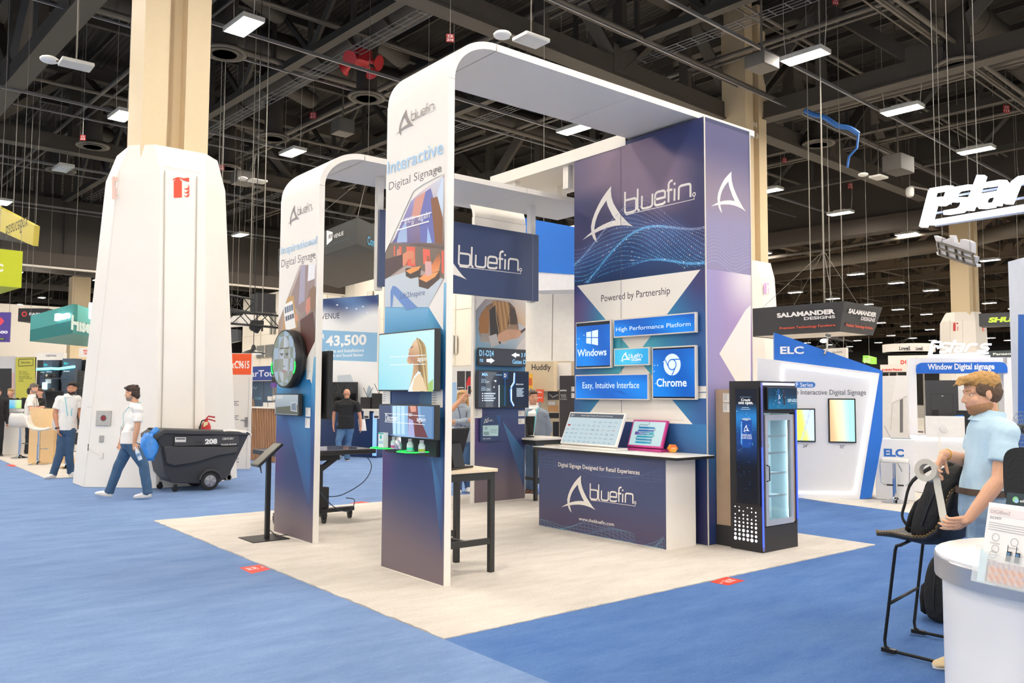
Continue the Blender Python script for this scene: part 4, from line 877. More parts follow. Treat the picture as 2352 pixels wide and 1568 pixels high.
screen('wall_display', 'squarish blue screen with white four-pane window emblem, left on the feature wall', fW, (1322, 847), (1403, 733), .045, .03, bezel=.016, art=art_win, frame=WF)
screen('wall_display', 'long blue screen reading High Performance Platform', fW, (1409, 776), (1597.5, 716), .045, .03, bezel=.016, art=art_hp, frame=WF)
screen('wall_display', 'smallest light blue screen with white fin logo, middle of the feature wall', fW, (1410, 841), (1491.5, 796), .045, .03, bezel=.016, art=art_oc, frame=WF)
screen('wall_display', 'long blue screen reading Easy, Intuitive Interface', fW, (1321, 917), (1489, 857), .045, .03, bezel=.016, art=art_ez, frame=WF)
screen('wall_display', 'tall blue screen with white ringed round emblem, right on the feature wall', fW, (1498, 917), (1597.5, 792), .045, .03, bezel=.016, art=art_ch, frame=WF)
# ================================================================ counter and what stands on it
t = thing('reception_counter', 'white counter with navy logo front standing before the feature wall', 'counter', (3.9, 2.22, 0))
b = MB(); b.box(3.672, 1.195, 0, 4.165, 3.262, .955); b.build('body', WHITE2, t)
b = MB(); b.box(3.62, 1.0, .985, 4.252, 3.33, .992); b.build('worktop', M('#f4f1ea', .35, noise=.01), t)
b = MB(); b.box(3.62, 1.0, .957, 4.252, 3.33, .985); b.build('worktop_edge', M('#22201e', .4), t)
fK = FX(3.672); a = Art(fK, .0015); u0, u1 = -3.262, -1.195
a.g(u0, .006, u1, .953, 24, 14, lambda x, y: mix(lin('#4b4563'), lin('#414a70'), sm(.1, .5, y)))
n = a.nx()
def wave_net(x0, x1, base, amp, ph, lines, col, n):
    for k in range(lines):
        P = []
        for i in range(25):
            x = x0+(x1-x0)*i/24; y = base+amp*math.sin(i*.26+ph)*(1-k*.12)-k*.022+.02*math.sin(i*.6+k); P.append((x, max(.008+k*.0005, min(.95, y))))
        a.mb.stroke(fK, [q for q in P if q[0] < u1-.003], .0032, n+k*.00004, col)
    for i in range(0, 25):
        x = x0+(x1-x0)*i/24; P = []
        for k in range(lines):
            y = base+amp*math.sin(i*.26+ph)*(1-k*.12)-k*.022+.02*math.sin(i*.6+k); P.append((x+k*.006, max(.008+k*.0005, min(.95, y))))
        P = [q for q in P if q[0] < u1-.003]
        if len(P) > 1: a.mb.stroke(fK, P, .0028, n+.0004+i*.00001, col)
wave_net(u0+.02, u0+1.6, .11, .055, 3.6, 8, lin('#6f9cb8'), n); wave_net(u1-.36, u1+.5, .09, .1, -1.7, 8, lin('#6f9cb8'), n+.0009); wave_net(u0+.02, u1-.004, .82, .07, .4, 5, lin('#566a92'), n+.0018); wave_net(u0+.7, u1-.3, .09, .06, 5.2, 4, lin('#5d5a82'), n+.0027); a.n += .0036
logo(a.mb, fK, *LB, a.nx(), lin('#f2ede6'))
p0 = fK.uv(1283, 1069); p1 = fK.uv(1470, 1088.5); q0 = fK.uv(1283, 1061.5); nn = a.nx(); a.mb.text(fK, 'Digital Signage Designed for Retail Experiences', p0[0], p0[1]-.024, p1[0], q0[1]+.002, nn, col=lin('#f2ede6'), bold=.012)
p0 = fK.uv(1330, 1194); p1 = fK.uv(1411, 1206); q0 = fK.uv(1330, 1186); a.mb.text(fK, 'www.thebluefin.com', p0[0], p0[1], p1[0], q0[1], nn, col=lin('#f2ede6'), bold=.006)
a.build('front_print', t)
def tilt_display(label, pL, pR, hgt, tilt, mat, art, foot_d=.16, bez=.02):
    u = (pR-pL); W = u.length; u.normalize(); back = Vector((-u.y, u.x, 0))
    v = Vector((0, 0, 1))*math.cos(tilt)+back*math.sin(tilt); lift = .045
    f = Fr(pL+Vector((0, 0, lift)), u, v); t = thing('counter_display', label, 'screen', (pL+pR)/2)
    b = MB(); b.fbox(f, 0, 0, W, hgt, -.035, 0); b.build('housing', mat, t, bevel=.006)
    f0 = Fr(pL, u); b = MB(); b.fbox(f0, -.005, .001, W+.005, .03, -foot_d, .012); b.build('foot', mat, t, bevel=.006)
    b = MB(); b.beam(pL+u*W*.5+back*(foot_d*.85)+Vector((0, 0, .03)), f.P(W*.5, hgt*.5, -.03), .12, .02); b.build('stay', mat, t)
    A = Art(Fr(f.P(0, 0, 0), u, v), .001, .0005); A.W = W; A.H = hgt; A.b = bez; art(A); A.build('display', t, MC('soft_screen', .2, .85)); return t
def art_logos(A):
    W, Hh, k = A.W, A.H, A.b; A.p([(k, k), (W-k, k), (W-k, Hh-k), (k, Hh-k)], '#c6d9e0'); A.p([(k, Hh-k-.055), (W-k, Hh-k-.055), (W-k, Hh-k), (k, Hh-k)], '#5d636c')
    A.mb.text(A.fr, 'Bluefin Digital Displays Powered by Partnership', W*.24, Hh-k-.04, W*.8, Hh-k-.018, A.nx(), col=lin('#d9dde0'))
    n = A.nx(); rr = random.Random(2); logo(A.mb, A.fr, k+.02, Hh-k-.05, k+.09, Hh-k-.008, n, lin('#eeeeee'))
    words = ['logic', 'crestron', 'CO', 'avrio', 'signal', 'appspace', 'korbyt', 'nexa', 'spectrio', 'play', 'mvix', 'intuiface', 'omni', 'pix', 'NEXMOSPHERE']
    for j in range(6):
        for i in range(10):
            if j == 0 and i < 5: continue
            x = k+.02+(W-2*k-.05)*i/10; y = Hh-k-.105-.052*j; c = rr.choice(['#7d8f98', '#6f7f88', '#8fa0a8', '#b0646a', '#5f7f98', '#55626a'])
            A.mb.text(A.fr, rr.choice(words), x, y-.012, x+rr.uniform(.035, .06), y+.008, n, col=lin(c))
    A.mb.rect(A.fr, k+.02, Hh-k-.17, k+.065, Hh-k-.15, A.nx(), lin('#b5342e'))
zt = .992
tilt_display('white-framed screen full of small logos leaning back on the counter', G(1286, 1026, zt), G(1414, 1036, zt), .43, .42, M('#efebe4', .4), art_logos, .2)
def art_daisy(A):
    W, Hh, k = A.W, A.H, A.b; A.p([(k, k), (W-k, k), (W-k, Hh-k), (k, Hh-k)], '#c3dfe2'); n = A.nx(); w = W-2*k
    P = [(k+w*.5, Hh-k)]+[(k+w*x, k+(Hh-2*k)*y) for x, y in ((.5, .9), (.46, .86), (.22, .86), (.18, .8), (.22, .74), (.7, .74), (.74, .68), (.7, .62), (.2, .62), (.15, .55), (.2, .48), (.7, .48), (.74, .42), (.7, .36), (.22, .36), (.17, .3), (.22, .24), (.66, .24), (.7, .18), (.66, .12), (.22, .12))]
    A.mb.stroke(A.fr, P, .005, n, lin('#2f3550'))
    for y, c0 in ((.74, '#2f7fb4'), (.62, '#3c6fb0'), (.36, '#2fa0b8'), (.24, '#3f8fb4'), (.12, '#2f9fc0')): A.mb.rect(A.fr, k+w*.2, k+(Hh-2*k)*y-.012, k+w*.7, k+(Hh-2*k)*y+.012, A.nx(), lin(c0))
    A.mb.poly(A.fr, [(k+w*.12, k+(Hh-2*k)*.43), (k+w*.72, k+(Hh-2*k)*.43), (k+w*.72, k+(Hh-2*k)*.56), (k+w*.12, k+(Hh-2*k)*.56)], A.nx(), [lin('#6b4a9c'), lin('#2fb0bd'), lin('#2fb0bd'), lin('#6b4a9c')])
    A.mb.text(A.fr, 'Daisy Chain', k+w*.26, k+(Hh-2*k)*.46, k+w*.58, k+(Hh-2*k)*.53, A.nx(), col=lin('#f4fbfb'))
tilt_display('smaller pink-framed screen reading Daisy Chain on the counter', G(1440, 1033, zt), G(1519, 1039, zt), .335, .35, M('#c23a8a', .4), art_daisy, .18, .022)
c = G(1544, 1040, zt)+Vector((.02, 0, 0)); t = thing('award_block', 'small orange and yellow hexagonal block at the right end of the counter', 'ornament', c); f = Ffront(c+Vector((0, 0, .05)), .2)
b = MB(); b.prism(f, [(.058*math.cos(q), .05*math.sin(q)) for q in [k*1.0472 for k in range(6)]], -.05, 0); b.build('block', M('#f29a2e', .25, noise=.1, nscale=20), t, bevel=.004)
a = Art(f, .001); a.mb.poly(f, [(.05*math.cos(q), .043*math.sin(q)) for q in [k*1.0472 for k in range(6)]], a.nx(), [lin(x) for x in ('#ef5a2a', '#ee6a3a', '#ef5a2a', '#f28a3a', '#f7c23a', '#f7c23a')]); a.mb.text(f, 'AVIXA', -.028, -.004, .028, .01, a.nx(), col=lin('#fff3e0'), bold=.02); a.build('face', t)
# ================================================================ drinks fridge cabinet
t = thing('drinks_fridge', 'black drinks fridge with tall side screen and lit glass door beside the navy wall', 'fridge', (4.68, .8, 0))
zT = 1.80; X0, X1, Y0, Y1 = 4.34, 4.99, .46, .86
fL = FX(X0); fR = FY(Y0)
b = MB(); b.box(X0+.05, Y0+.001, 0, X1-.025, Y0+.035, .26); b.box(X0+.05, Y0+.001, 1.46, X1-.025, Y1-.03, zT-.001); b.box(X0, Y0, 0, X0+.05, Y1, zT); b.box(X0+.05, Y1-.03, 0, X1-.025, Y1-.001, zT-.001); b.box(X1-.025, Y0, .0, X1, Y1, zT); b.box(X0+.05, Y0+.036, .2, X1-.025, Y1-.03, .259); b.build('cabinet', M('#26262a', .55, noise=.1, nscale=40), t)
b = MB(); b.box(X0+.06, Y1, .22, X1, 1.09, 1.71); b.build('wood_panel', M('#b39a80', .5, noise=.14, nscale=4, wave=(2.2, 'Y', .05, 2)), t)
b = MB(); b.box(X0+.05, Y1, 0, X1, 1.1, .22); b.build('plinth', M('#26262a', .55), t)
a = Art(fL, .004, .0006); f3 = Fr(fL.P(0, 0, .03), fL.u, fL.v)
u0, v0 = fL.uv(1691, 1156, .03); u1, v1 = fL.uv(1741, 890, .03)
b = MB(); b.fbox(fL, u0, v0, u1, v1, .001, .03); sd_ = b.build('side_screen', BLACK, t, bevel=.004)
A = Art(f3, .001, .0006); k = .012
A.g(u0+k, v0+k, u1-k-.01, v1-k, 8, 40, lambda x, y: mix(mix(lin('#040a18'), lin('#0f3f80'), sm(.3, .6, y)), mix(lin('#1f7cc4'), lin('#061022'), sm(.75, .88, y)), sm(.6, .75, y)))
A.px([(1701, 965), (1706, 960), (1722, 960), (1727, 965), (1727, 1022), (1722, 1028), (1707, 1027), (1701, 1020)], '#174a9c'); A.px([(1703, 963), (1707, 960), (1722, 960), (1726, 963), (1715, 966)], '#a9b9cc'); A.px([(1702, 968), (1705, 966), (1705, 1022), (1702, 1018)], '#5f9fe0')
logo_px(A.mb, f3, (1707, 993), (1722, 975), A.nx(), lin('#f2f6fa'), what='fin'); A.t('SPARKLING', (1703, 1001), (1726, 997), '#eef4fa'); A.t('OCEAN SODA', (1702, 1007), (1727, 1003), '#eef4fa')
A.t('Crack', (1702, 921), (1724, 915), '#ffffff', bold=.02); A.t('one open.', (1696, 930), (1730, 923), '#ffffff', bold=.02); A.r((1700, 911), (1725, 912), '#7f9ab0'); A.r((1705, 935), (1721, 936), '#c9d6e4'); A.r((1703, 939), (1724, 940), '#c9d6e4')
rr = random.Random(4)
for k_ in range(46): x, y = rr.uniform(1694, 1731), rr.uniform(935, 1035); A.r((x, y), (x+rr.uniform(.6, 2), y+rr.uniform(.6, 2)), rr.choice(['#3fa0e0', '#9fd4f4', '#1f6fb4']))
for k_ in range(14): x, y = rr.uniform(1694, 1731), rr.uniform(1045, 1130); A.r((x, y), (x+1.3, y+1.3), '#2f6fc0')
A.build('side_display', t, SCREEN)
b = MB(); n = .002; LEDW = M('#f6f2ff', .4, emit=1.6)
rows = [(.34, .0105), (.40, .0105), (.46, .010), (.52, .008), (.57, .0065), (.62, .0055), (.67, .005), (.72, .0045), (.77, .004)]
for j, (z, r) in enumerate([(.115, .017), (.16, .016), (.205, .0145), (.25, .012), (.29, .011), (.33, .009), (.37, .0085), (.41, .0075), (.45, .0065)]):
    for i in range(6):
        if (i+j) % 3 == 1 and j > 5: continue
        b.disc(fL, -.80+.052*i, z, r*(1.15 if (i*7+j*3) % 4 == 0 else .9), n=n)
b.build('light_holes', LEDW, t)
LEDB = M('#3a55ff', .4, emit=1.4)
for y in (Y0-.002,):
    b = MB(); b.box(X0-.002, Y0-.012, .02, X0+.018, Y0, zT-.02); b.build('light_strip', M('#7f86d8', .3, .5, noise=.2, nscale=2), t)
    b = MB(); b.box(X0-.004, Y0-.013, .06, X0+.008, Y0-.001, 1.1); b.build('light_strip', LEDB, t)
    b = MB(); b.box(X1-.01, Y0-.012, .3, X1+.002, Y0, 1.6); b.build('light_strip', LEDB, t)
b = MB(); b.box(X0+.03, Y0-.012, zT-.045, X1-.03, Y0-.001, zT-.02); b.build('light_strip', M('#c9cdff', .4, emit=2.0), t)
u0, v0 = X0+.07, 1.49; u1, v1 = X1-.02, 1.735
b = MB(); b.fbox(fR, u0, v0, u1, v1, .001, .035); b.build('header_screen', BLACK, t, bevel=.004)
f4 = Fr(fR.P(0, 0, .035), fR.u, fR.v); A = Art(f4, .001, .0006); A.g(u0+.012, v0+.012, u1-.012, v1-.012, 10, 6, lambda x, y: mix(lin('#1f6f9c'), lin('#0f2438'), sm(.1, .75, y)*.8+.2*x))
for k_ in range(40): x, y = rr.gauss(u0+.2, .06), rr.uniform(v0+.02, v1-.04); A.p([(x, y), (x+.006, y), (x+.006, y+.01), (x, y+.008)], rr.choice(['#5fb4d8', '#9fdcf0', '#2f86b0']))
A.p([(u0+.15, v0+.06), (u0+.18, v0+.06), (u0+.18, v1-.02), (u0+.15, v1-.02)], '#2f5f9c'); A.p([(u0+.25, v0+.06), (u0+.28, v0+.05), (u0+.28, v1-.03), (u0+.25, v1-.02)], '#3a2f3a'); logo(A.mb, f4, u0+.15, v0+.11, u0+.2, v0+.17, A.nx(), lin('#f2f6fa'), what='fin'); A.mb.text(f4, 'COLA', u0+.15, v0+.075, u0+.19, v0+.09, A.nx(), col=lin('#eeeeff')); A.mb.text(f4, 'DEEP & BOLD.', u0+.33, v0+.085, u1-.04, v0+.12, A.nx(), col=lin('#d9f0fa'), bold=.01); A.p([(u0+.38, v0+.065), (u1-.05, v0+.065), (u1-.05, v0+.07), (u0+.38, v0+.07)], '#6fa0b8'); A.build('header_display', t, SCREEN)
dx0, dx1, dz0, dz1 = X0+.085, X1-.09, .29, 1.42
b = MB(); b.box(X0+.06, Y0+.3, .27, X1-.03, Y0+.33, 1.45); b.box(X0+.055, Y0+.06, .27, X0+.06, Y0+.3, 1.45); b.box(X1-.04, Y0+.06, .27, X1-.03, Y0+.3, 1.45); b.box(X0+.06, Y0+.06, .265, X1-.03, Y0+.3, .28); b.build('fridge_interior', M('#e4f0f2', .4), t)
b = MB(); b.box(X0+.1, Y0+.07, .3, X0+.11, Y0+.08, .31)
b = MB(); b.box(X1-.075, Y0+.05, .32, X1-.05, Y0+.07, 1.40); b.build('interior_light', M('#dff6ff', .4, emit=7.0), t)
for z in (.56, .80, 1.02, 1.2):
    b = MB()
    for k_ in range(14): b.tube((X0+.07, Y0+.07+k_*.017, z), (X1-.09, Y0+.07+k_*.017, z), .003, n=5)
    b.box(X0+.07, Y0+.06, z-.004, X1-.09, Y0+.068, z+.018); b.build('shelf', M('#eef4f5', .35), t)
door = MB(); w_ = .04
for q in ((dx0-.02, dz0-.02, dx1+.02, dz0+w_), (dx0-.02, dz1-w_, dx1+.02, dz1+.02), (dx0-.02, dz0+w_, dx0+w_-.01, dz1-w_), (dx1-w_+.01, dz0+w_, dx1+.02, dz1-w_)): door.box(q[0], Y0-.005, q[1], q[2], Y0+.035, q[3])
do = door.build('door', M('#c9ccd0', .3, .5), t)
b = MB(); b.box(dx0+.02, Y0+.012, dz0+.03, dx1-.02, Y0+.016, dz1-.03); b.build('glass', M('#f2fbfb', .02, glass=True), do)
b = MB(); b.path([(dx0-.005, Y0-.005, .74), (dx0-.005, Y0-.04, .75), (dx0-.005, Y0-.04, .9), (dx0-.005, Y0-.005, .91)], .007, n=8); b.build('handle', M('#44464a', .3, .7), do)
b = MB(); b.box(dx1+.025, Y0+.0, .28, dx1+.05, Y0+.03, 1.44); b.build('wood_trim', M('#a58a6a', .5), t)
def can(x, y, z, r, h, col, lab, grp, band=None):
    c = Vector((x, y, z)); t = thing('drink_can', lab, 'can', c, grp); b = MB(); b.lathe(c, [(r*.8, 0), (r, .008), (r, h-.014), (r*.82, h-.002), (r*.78, h-.004)], 14); b.build('body', M(col, .3, .3), t, smooth=True, auto=.6)
    if band: b = MB(); b.lathe(c+Vector((0, 0, h*.4)), [(r*1.01, 0), (r*1.01, h*.3)], 14); b.build('band', M(band, .4), t, smooth=True, auto=.6)
for i in range(4): can(X0+.13+i*.062, Y0+.16, 1.02+.005, .028, .135, '#dfe8ee', 'slim pale can with amber band on the second shelf of the fridge', 'pale cans on the second shelf', '#d9a24a')
for i in range(3): can(X0+.12+i*.06, Y0+.15, .56+.005, .024, .16, '#cfdcf0', 'slim silver and blue can on the fourth shelf of the fridge', 'slim blue cans on the fourth shelf', '#2f5fb4')
for i in range(2): can(X0+.15+i*.11, Y0+.15, .285, .046, .17, '#dfe9f2', 'big blue and orange can at the bottom of the fridge', 'big cans at the bottom of the fridge', '#2f9ad6')
for i in range(3):
    c = Vector((X0+.13+i*.085, Y0+.17, 1.205)); tt = thing('soda_bottle', 'red-labelled bottle on the top shelf of the fridge', 'bottle', c, 'red bottles on the top shelf'); b = MB(); b.lathe(c, [(.034, 0), (.037, .01), (.037, .1), (.03, .13), (.014, .165), (.013, .19)], 14); b.build('body', M('#c9d6da', .15), tt, smooth=True, auto=.7); b = MB(); b.lathe(c+Vector((0, 0, .03)), [(.0375, 0), (.0375, .06)], 14); b.build('label_band', M('#c8404a', .4), tt, smooth=True, auto=.6); b = MB(); b.lathe(c+Vector((0, 0, .187)), [(.016, 0), (.016, .018)], 10); b.build('cap', M('#d9505a', .4), tt)
c = Vector((X0+.14, Y0+.15, .805)); tt = thing('soda_bottle', 'clear water bottle on the third shelf of the fridge', 'bottle', c); b = MB(); b.lathe(c, [(.03, 0), (.033, .01), (.03, .05), (.033, .09), (.03, .12), (.013, .155), (.012, .17)], 14); b.build('body', M('#b9c9cc', .1), tt, smooth=True, auto=.7); b = MB(); b.lathe(c+Vector((0, 0, .168)), [(.015, 0), (.015, .015)], 10); b.build('cap', M('#dfe6ea', .4), tt)
card(FX(X0+.06), (1673, 913), .13, .1, 'small white info card on the wood side of the fridge, upper of two'); card(FX(X0+.06), (1673, 936), .13, .1, 'small white info card on the wood side of the fridge, lower of two')
# ================================================================ tables, kiosk, touch table
BT = M('#2b2c2b', .5, noise=.05); WOODTOP = M('#e2cfb4', .45, noise=.06, nscale=5)
def high_table(name, label, x0, y0, x1, y1, h, topm):
    t = thing(name, label, 'table', ((x0+x1)/2, (y0+y1)/2, 0)); s = .05
    b = MB(); b.box(x0-.02, y0-.02, h-.03, x1+.02, y1+.02, h); b.build('tabletop', topm, t, bevel=.004)
    for (x, y) in ((x0, y0), (x1-s, y0), (x0, y1-s), (x1-s, y1-s)): b = MB(); b.box(x, y, 0, x+s, y+s, h-.031); b.build('leg', BT, t)
    b = MB(); b.box(x0+s, y0, h-.1, x1-s, y0+s, h-.031); b.box(x0+s, y1-s, h-.1, x1-s, y1, h-.031); b.box(x0, y0+s, h-.1, x0+s, y1-s, h-.031); b.box(x1-s, y0+s, h-.1, x1, y1-s, h-.031); b.build('apron', BT, t)
    b = MB(); z = .26; b.box(x0+s, y0+.005, z, x1-s, y0+.04, z+.055); b.box(x0+s, y1-.04, z, x1-s, y1-.005, z+.055); b.box((x0+x1)/2-.02, y0+.04, z, (x0+x1)/2+.02, y1-.04, z+.05); b.build('footrest', BT, t)
    return t
high_table('high_table', 'blond wood high table on black square legs behind the tall tower', .93, 1.455, 1.56, 2.06, .955, WOODTOP)
def pos_display(label, c, face, w=.4, h=.32):
    """black leaning till screen seen from behind or the side"""
    t = thing('till_display', label, 'screen', c); f = Fr(c, (math.cos(face), math.sin(face), 0)); back = -f.n
    b = MB(); b.fbox(f, -w*.42, 0, w*.42, .018, -.2, .02); b.build('foot', BLACK, t, bevel=.004)
    v = (Vector((0, 0, 1))*math.cos(.3)+back*math.sin(.3)); f2 = Fr(c+Vector((0, 0, .03)), f.u, v)
    b = MB(); b.fbox(f2, -w/2, 0, w/2, h, -.03, 0); b.build('housing', BLACK, t, bevel=.006)
    b = MB(); b.fbox(f2, -w/2+.012, .012, w/2-.012, h-.012, .0005, .002); b.build('display', M('#15181d', .1), t)
    b = MB(); b.hexa([f.P(-w*.2, .018, -.03), f.P(w*.2, .018, -.03), f.P(w*.2, .018, -.17), f.P(-w*.2, .018, -.17), f2.P(-w*.2, h*.62, -.031), f2.P(w*.2, h*.62, -.031), f2.P(w*.2, h*.62, -.055), f2.P(-w*.2, h*.62, -.055)]); b.build('stand', M('#202123', .5), t)
pos_display('black till screen leaning on the blond table behind the tall tower', Vector((1.2, 1.76, .956)), math.radians(200), .44, .36)
p = G(1233, 1150); high_table('high_table', 'white-topped high table on black legs behind the navy counter', p.x-.03, p.y, p.x+.65, p.y+1.3, .96, M('#ece6dc', .45))
pos_display('black till screen standing on the table behind the back tower', Vector((p.x+.12, p.y+.55, .961)), math.radians(155), .42, .32)
p = G(613, 1238); t = thing('tablet_kiosk', 'black floor kiosk with a tilted tablet in front of the smaller tower', 'kiosk', (p.x, p.y, 0))
b = MB(); b.box(.37, 4.25, 0, .80, 4.68, .008); b.build('base_plate', BLACK, t)
q = onY(613, 1052, p.y).z; b = MB(); b.box(p.x-.025, p.y-.02, .008, p.x+.025, p.y+.02, q+.03); b.build('post', BLACK, t)
v = Vector((.76, 0, .65)); f = Fr(Vector((p.x-.02, p.y, q+.06)), (0, -1, 0), v); b = MB(); b.fbox(f, -.11, -.2, .11, .17, -.03, 0); b.build('tablet', BLACK, t, bevel=.006)
b = MB(); b.fbox(f, -.095, -.185, .095, .155, .0005, .002); b.build('display', M('#7d7c72', .15), t)
b = MB(); b.path([f.P(0, -.1, -.03), f.P(.02, -.16, -.06), f.P(.03, -.2, -.12)], .006, n=6); b.path([f.P(-.02, -.1, -.03), f.P(-.01, -.16, -.07), f.P(.0, -.19, -.13)], .006, n=6); b.build('cable', BLACK, t)
b = MB(); b.path([(p.x+.03, p.y, .1), (p.x+.12, p.y+.02, .02), (p.x+.2, p.y-.02, .03), (p.x+.29, p.y+.03, .012)], .005, n=6); b.build('cable', BLACK, t)
t = thing('touch_table', 'black touch-screen table on a wheeled lift stand behind the smaller tower', 'table', (1.75, 5.5, 0))
b = MB(); b.box(.98, 5.0, .86, 2.33, 5.85, .92); b.build('tabletop', BLACK, t, bevel=.01)
b = MB(); b.rect(Fr((0, 0, .921), (1, 0, 0), (0, 1, 0)), 1.04, 5.06, 2.27, 5.79); b.build('display', M('#12244a', .08, emit=.15), t)
b = MB(); b.box(1.25, 5.2, .78, 1.9, 5.7, .855); b.box(1.2, 5.3, .36, 1.55, 5.5, .78); b.beam((1.62, 5.35, .6), (1.95, 5.35, .82), .06, .06); b.build('lift_frame', BLACK, t)
b = MB(); b.box(1.58, 5.3, .1, 1.72, 5.46, .72); b.box(1.72, 5.32, .15, 1.82, 5.44, .42); b.build('column', M('#1d1e20', .5), t, bevel=.01)
b = MB(); b.beam((1.1, 5.4, .11), (2.15, 5.28, .13), .09, .05); b.beam((1.62, 5.05, .11), (1.62, 5.75, .11), .08, .05); b.build('base', BLACK, t)
for (x, y) in ((2.1, 5.28), (1.12, 5.4), (1.62, 5.72), (1.62, 5.06)):
    b = MB(); b.lathe((x-.02, y, .04), [(.01, 0), (.04, .003), (.04, .035), (.01, .04)], 16, (1, 0, 0)); b.box(x-.03, y-.02, .05, x+.03, y+.02, .1); b.build('caster', BLACK, t)
b = MB(); b.path(smp([(2.2, 5.1, .86), (2.26, 5.0, .7), (2.15, 5.0, .5), (1.9, 5.1, .34), (1.8, 5.3, .3)]), .006, n=6); b.path(smp([(1.3, 5.1, .8), (1.45, 5.0, .5), (1.75, 5.05, .2), (2.0, 5.1, .12), (2.1, 5.15, .25), (2.0, 5.2, .28)]), .006, n=6); b.build('cable', M('#1f3550', .4), t)
t = thing('wall_display', 'tall black screen seen edge-on behind the smaller tower', 'screen', (.97, 4.3, 1.35))
b = MB(); b.box(.97, 3.72, 1.36, 1.03, 4.5, 2.12); b.build('housing', BLACK, t, bevel=.006); b = MB(); b.box(.93, 3.95, 1.6, .969, 4.3, 1.9); b.build('wall_mount', BLACK, t)
# red booth-number stickers on the carpet
def floor_sticker(px, label, txt, rz=0):
    P = [G(*q, -.004) for q in px]; c = sum(P, Vector())/4; t = thing('floor_sticker', label, 'sticker', c)
    b = MB(); b.add(P+[q+Vector((0, 0, -.001)) for q in P], [(0, 1, 2, 3)]); b.build('sticker', M('#e8432e', .5), t)
    u = (P[1]-P[0]).normalized(); v = (P[3]-P[0]).normalized(); f = Fr(P[0]+Vector((0, 0, .0008)), u, v); W = (P[1]-P[0]).length; Hh = (P[3]-P[0]).length
    if txt: b = MB(); b.cur = lin('#fbeeea'); b.text(f, 'Booth', W*.3, Hh*.6, W*.7, Hh*.82, 0, bold=.02); b.text(f, txt, W*.28, Hh*.33, W*.74, Hh*.54, 0, bold=.02); b.poly(f, [(W*.42, Hh*.08), (W*.58, Hh*.08), (W*.5, Hh*.2)]); b.build('lettering', PRINT, t)
floor_sticker(((622, 1307), (596, 1296), (549, 1303), (577, 1317)), 'red booth-number sticker at the left edge of the white carpet', 'C9601')
floor_sticker(((1630, 1336), (1672, 1344), (1711, 1333), (1668, 1324)), 'red booth-number sticker at the right edge of the white carpet, below the fridge', 'C9601')
floor_sticker(((803, 1155), (832, 1158), (857, 1154), (830, 1151)), 'red sticker on the far edge of the white carpet beside the wheeled table', '')
floor_sticker(((12, 1068), (32, 1072), (42, 1068), (24, 1066)), 'red sticker by the cream carpet of the wooden counter', '')
# ================================================================ left: column, cart, stands beyond
def FrPQ(a, da, b, db):
    A = D(a[0], a[1], da); Bp = D(b[0], b[1], db); u = Bp-A; u.z = 0; return Fr(A, u)
def slab(name, label, cat, fr, ll, ur, th, mat, art=None, quad=None, group=None, bevel=0, part='panel', mats=None):
    pts = fr.pts(quad) if quad else None
    if not pts: (u0, v0), (u1, v1) = fr.uv(*ll), fr.uv(*ur); pts = [(u0, v0), (u1, v0), (u1, v1), (u0, v1)]
    c = fr.P(sum(p[0] for p in pts)/len(pts), min(p[1] for p in pts), -th/2); t = thing(name, label, cat, c, group)
    b = MB(); b.prism(fr, pts, -th, 0); b.build(part, mat, t, bevel=bevel)
    if art: A = Art(fr, .002, .0007); A.u0, A.v0 = min(p[0] for p in pts), min(p[1] for p in pts); A.u1, A.v1 = max(p[0] for p in pts), max(p[1] for p in pts); art(A); A.build('print', t, mats)
    return t
WIRE = M('#8a867e', .5)
def wires(t, pts, z=15.25, conv=None):
    b = MB()
    if conv is not None: b.tube(conv, (conv.x, conv.y, z), .008, n=5)
    for p in pts: b.tube(p, conv or (p.x, p.y, z), .006, n=5)
    b.build('suspension_wire', WIRE, t)
def extinguisher_mark(A, cx, cy, w, h, col):
    """cylinder with hose horn and three flames"""
    q = lambda L: [(cx+x*w, cy+y*h) for x, y in L]
    A.px(q([(-.42, 1), (-.42, -.55), (-.3, -.75), (-.05, -.75), (.07, -.55), (.07, .97)]), col); A.px(q([(-.3, -.75), (-.28, -.92), (-.08, -.92), (-.05, -.75)]), col)
    A.px(q([(-.5, -.62), (-.46, -.8), (-.2, -.97), (.1, -.9), (.1, -.8), (-.2, -.86), (-.4, -.7)]), col); A.px(q([(.08, -.85), (.5, -.92), (.5, -.5), (.08, -.72)]), col)
    for k, (x, y) in enumerate(((.16, .05), (.16, .4), (.16, .75))): A.px(q([(x, y-.02), (x+.14, y+.1), (x+.34, y-.12), (x+.2, y-.3), (x+.36, y-.2), (x+.36, y+.0), (x+.3, y+.2), (x+.1, y+.16)]), col)
COLX, COLY = 1.53, 11.76
tc_ = column(COLX, COLY, 'big white tapering column base with beige steel shaft and red extinguisher sign, at left', (.42, 1.36), (.40, .99), 5.6, 6.15)
fa, fb_ = (COLX-.42, COLY-1.36), (COLX-.40, COLY-.99)
fF3 = Fr((COLX, COLY-1.36-.004, 0), (1, 0, 0), (0, .37, 5.6)); 
def oct_face(p0, p1, q0): u = Vector(p1)-Vector(p0); return Fr(p0, u, Vector(q0)-Vector(p0))
A = Art(fF3, .004, .001); extinguisher_mark(A, 415, 430, 38, 24, '#e2492f')
for L in ([(378, 392), (374, 800), (367, 1112)], [(452, 405), (447, 800), (445, 1000)]): A.st_(L, .022, '#b3ada2')
A.st_([(371, 382), (460, 398)], .012, '#cfc9bf'); A.build('front_marks', tc_)
ph = (COLX-.42, COLY-1.36, 0), (COLX-1.36, COLY-.42, 0)
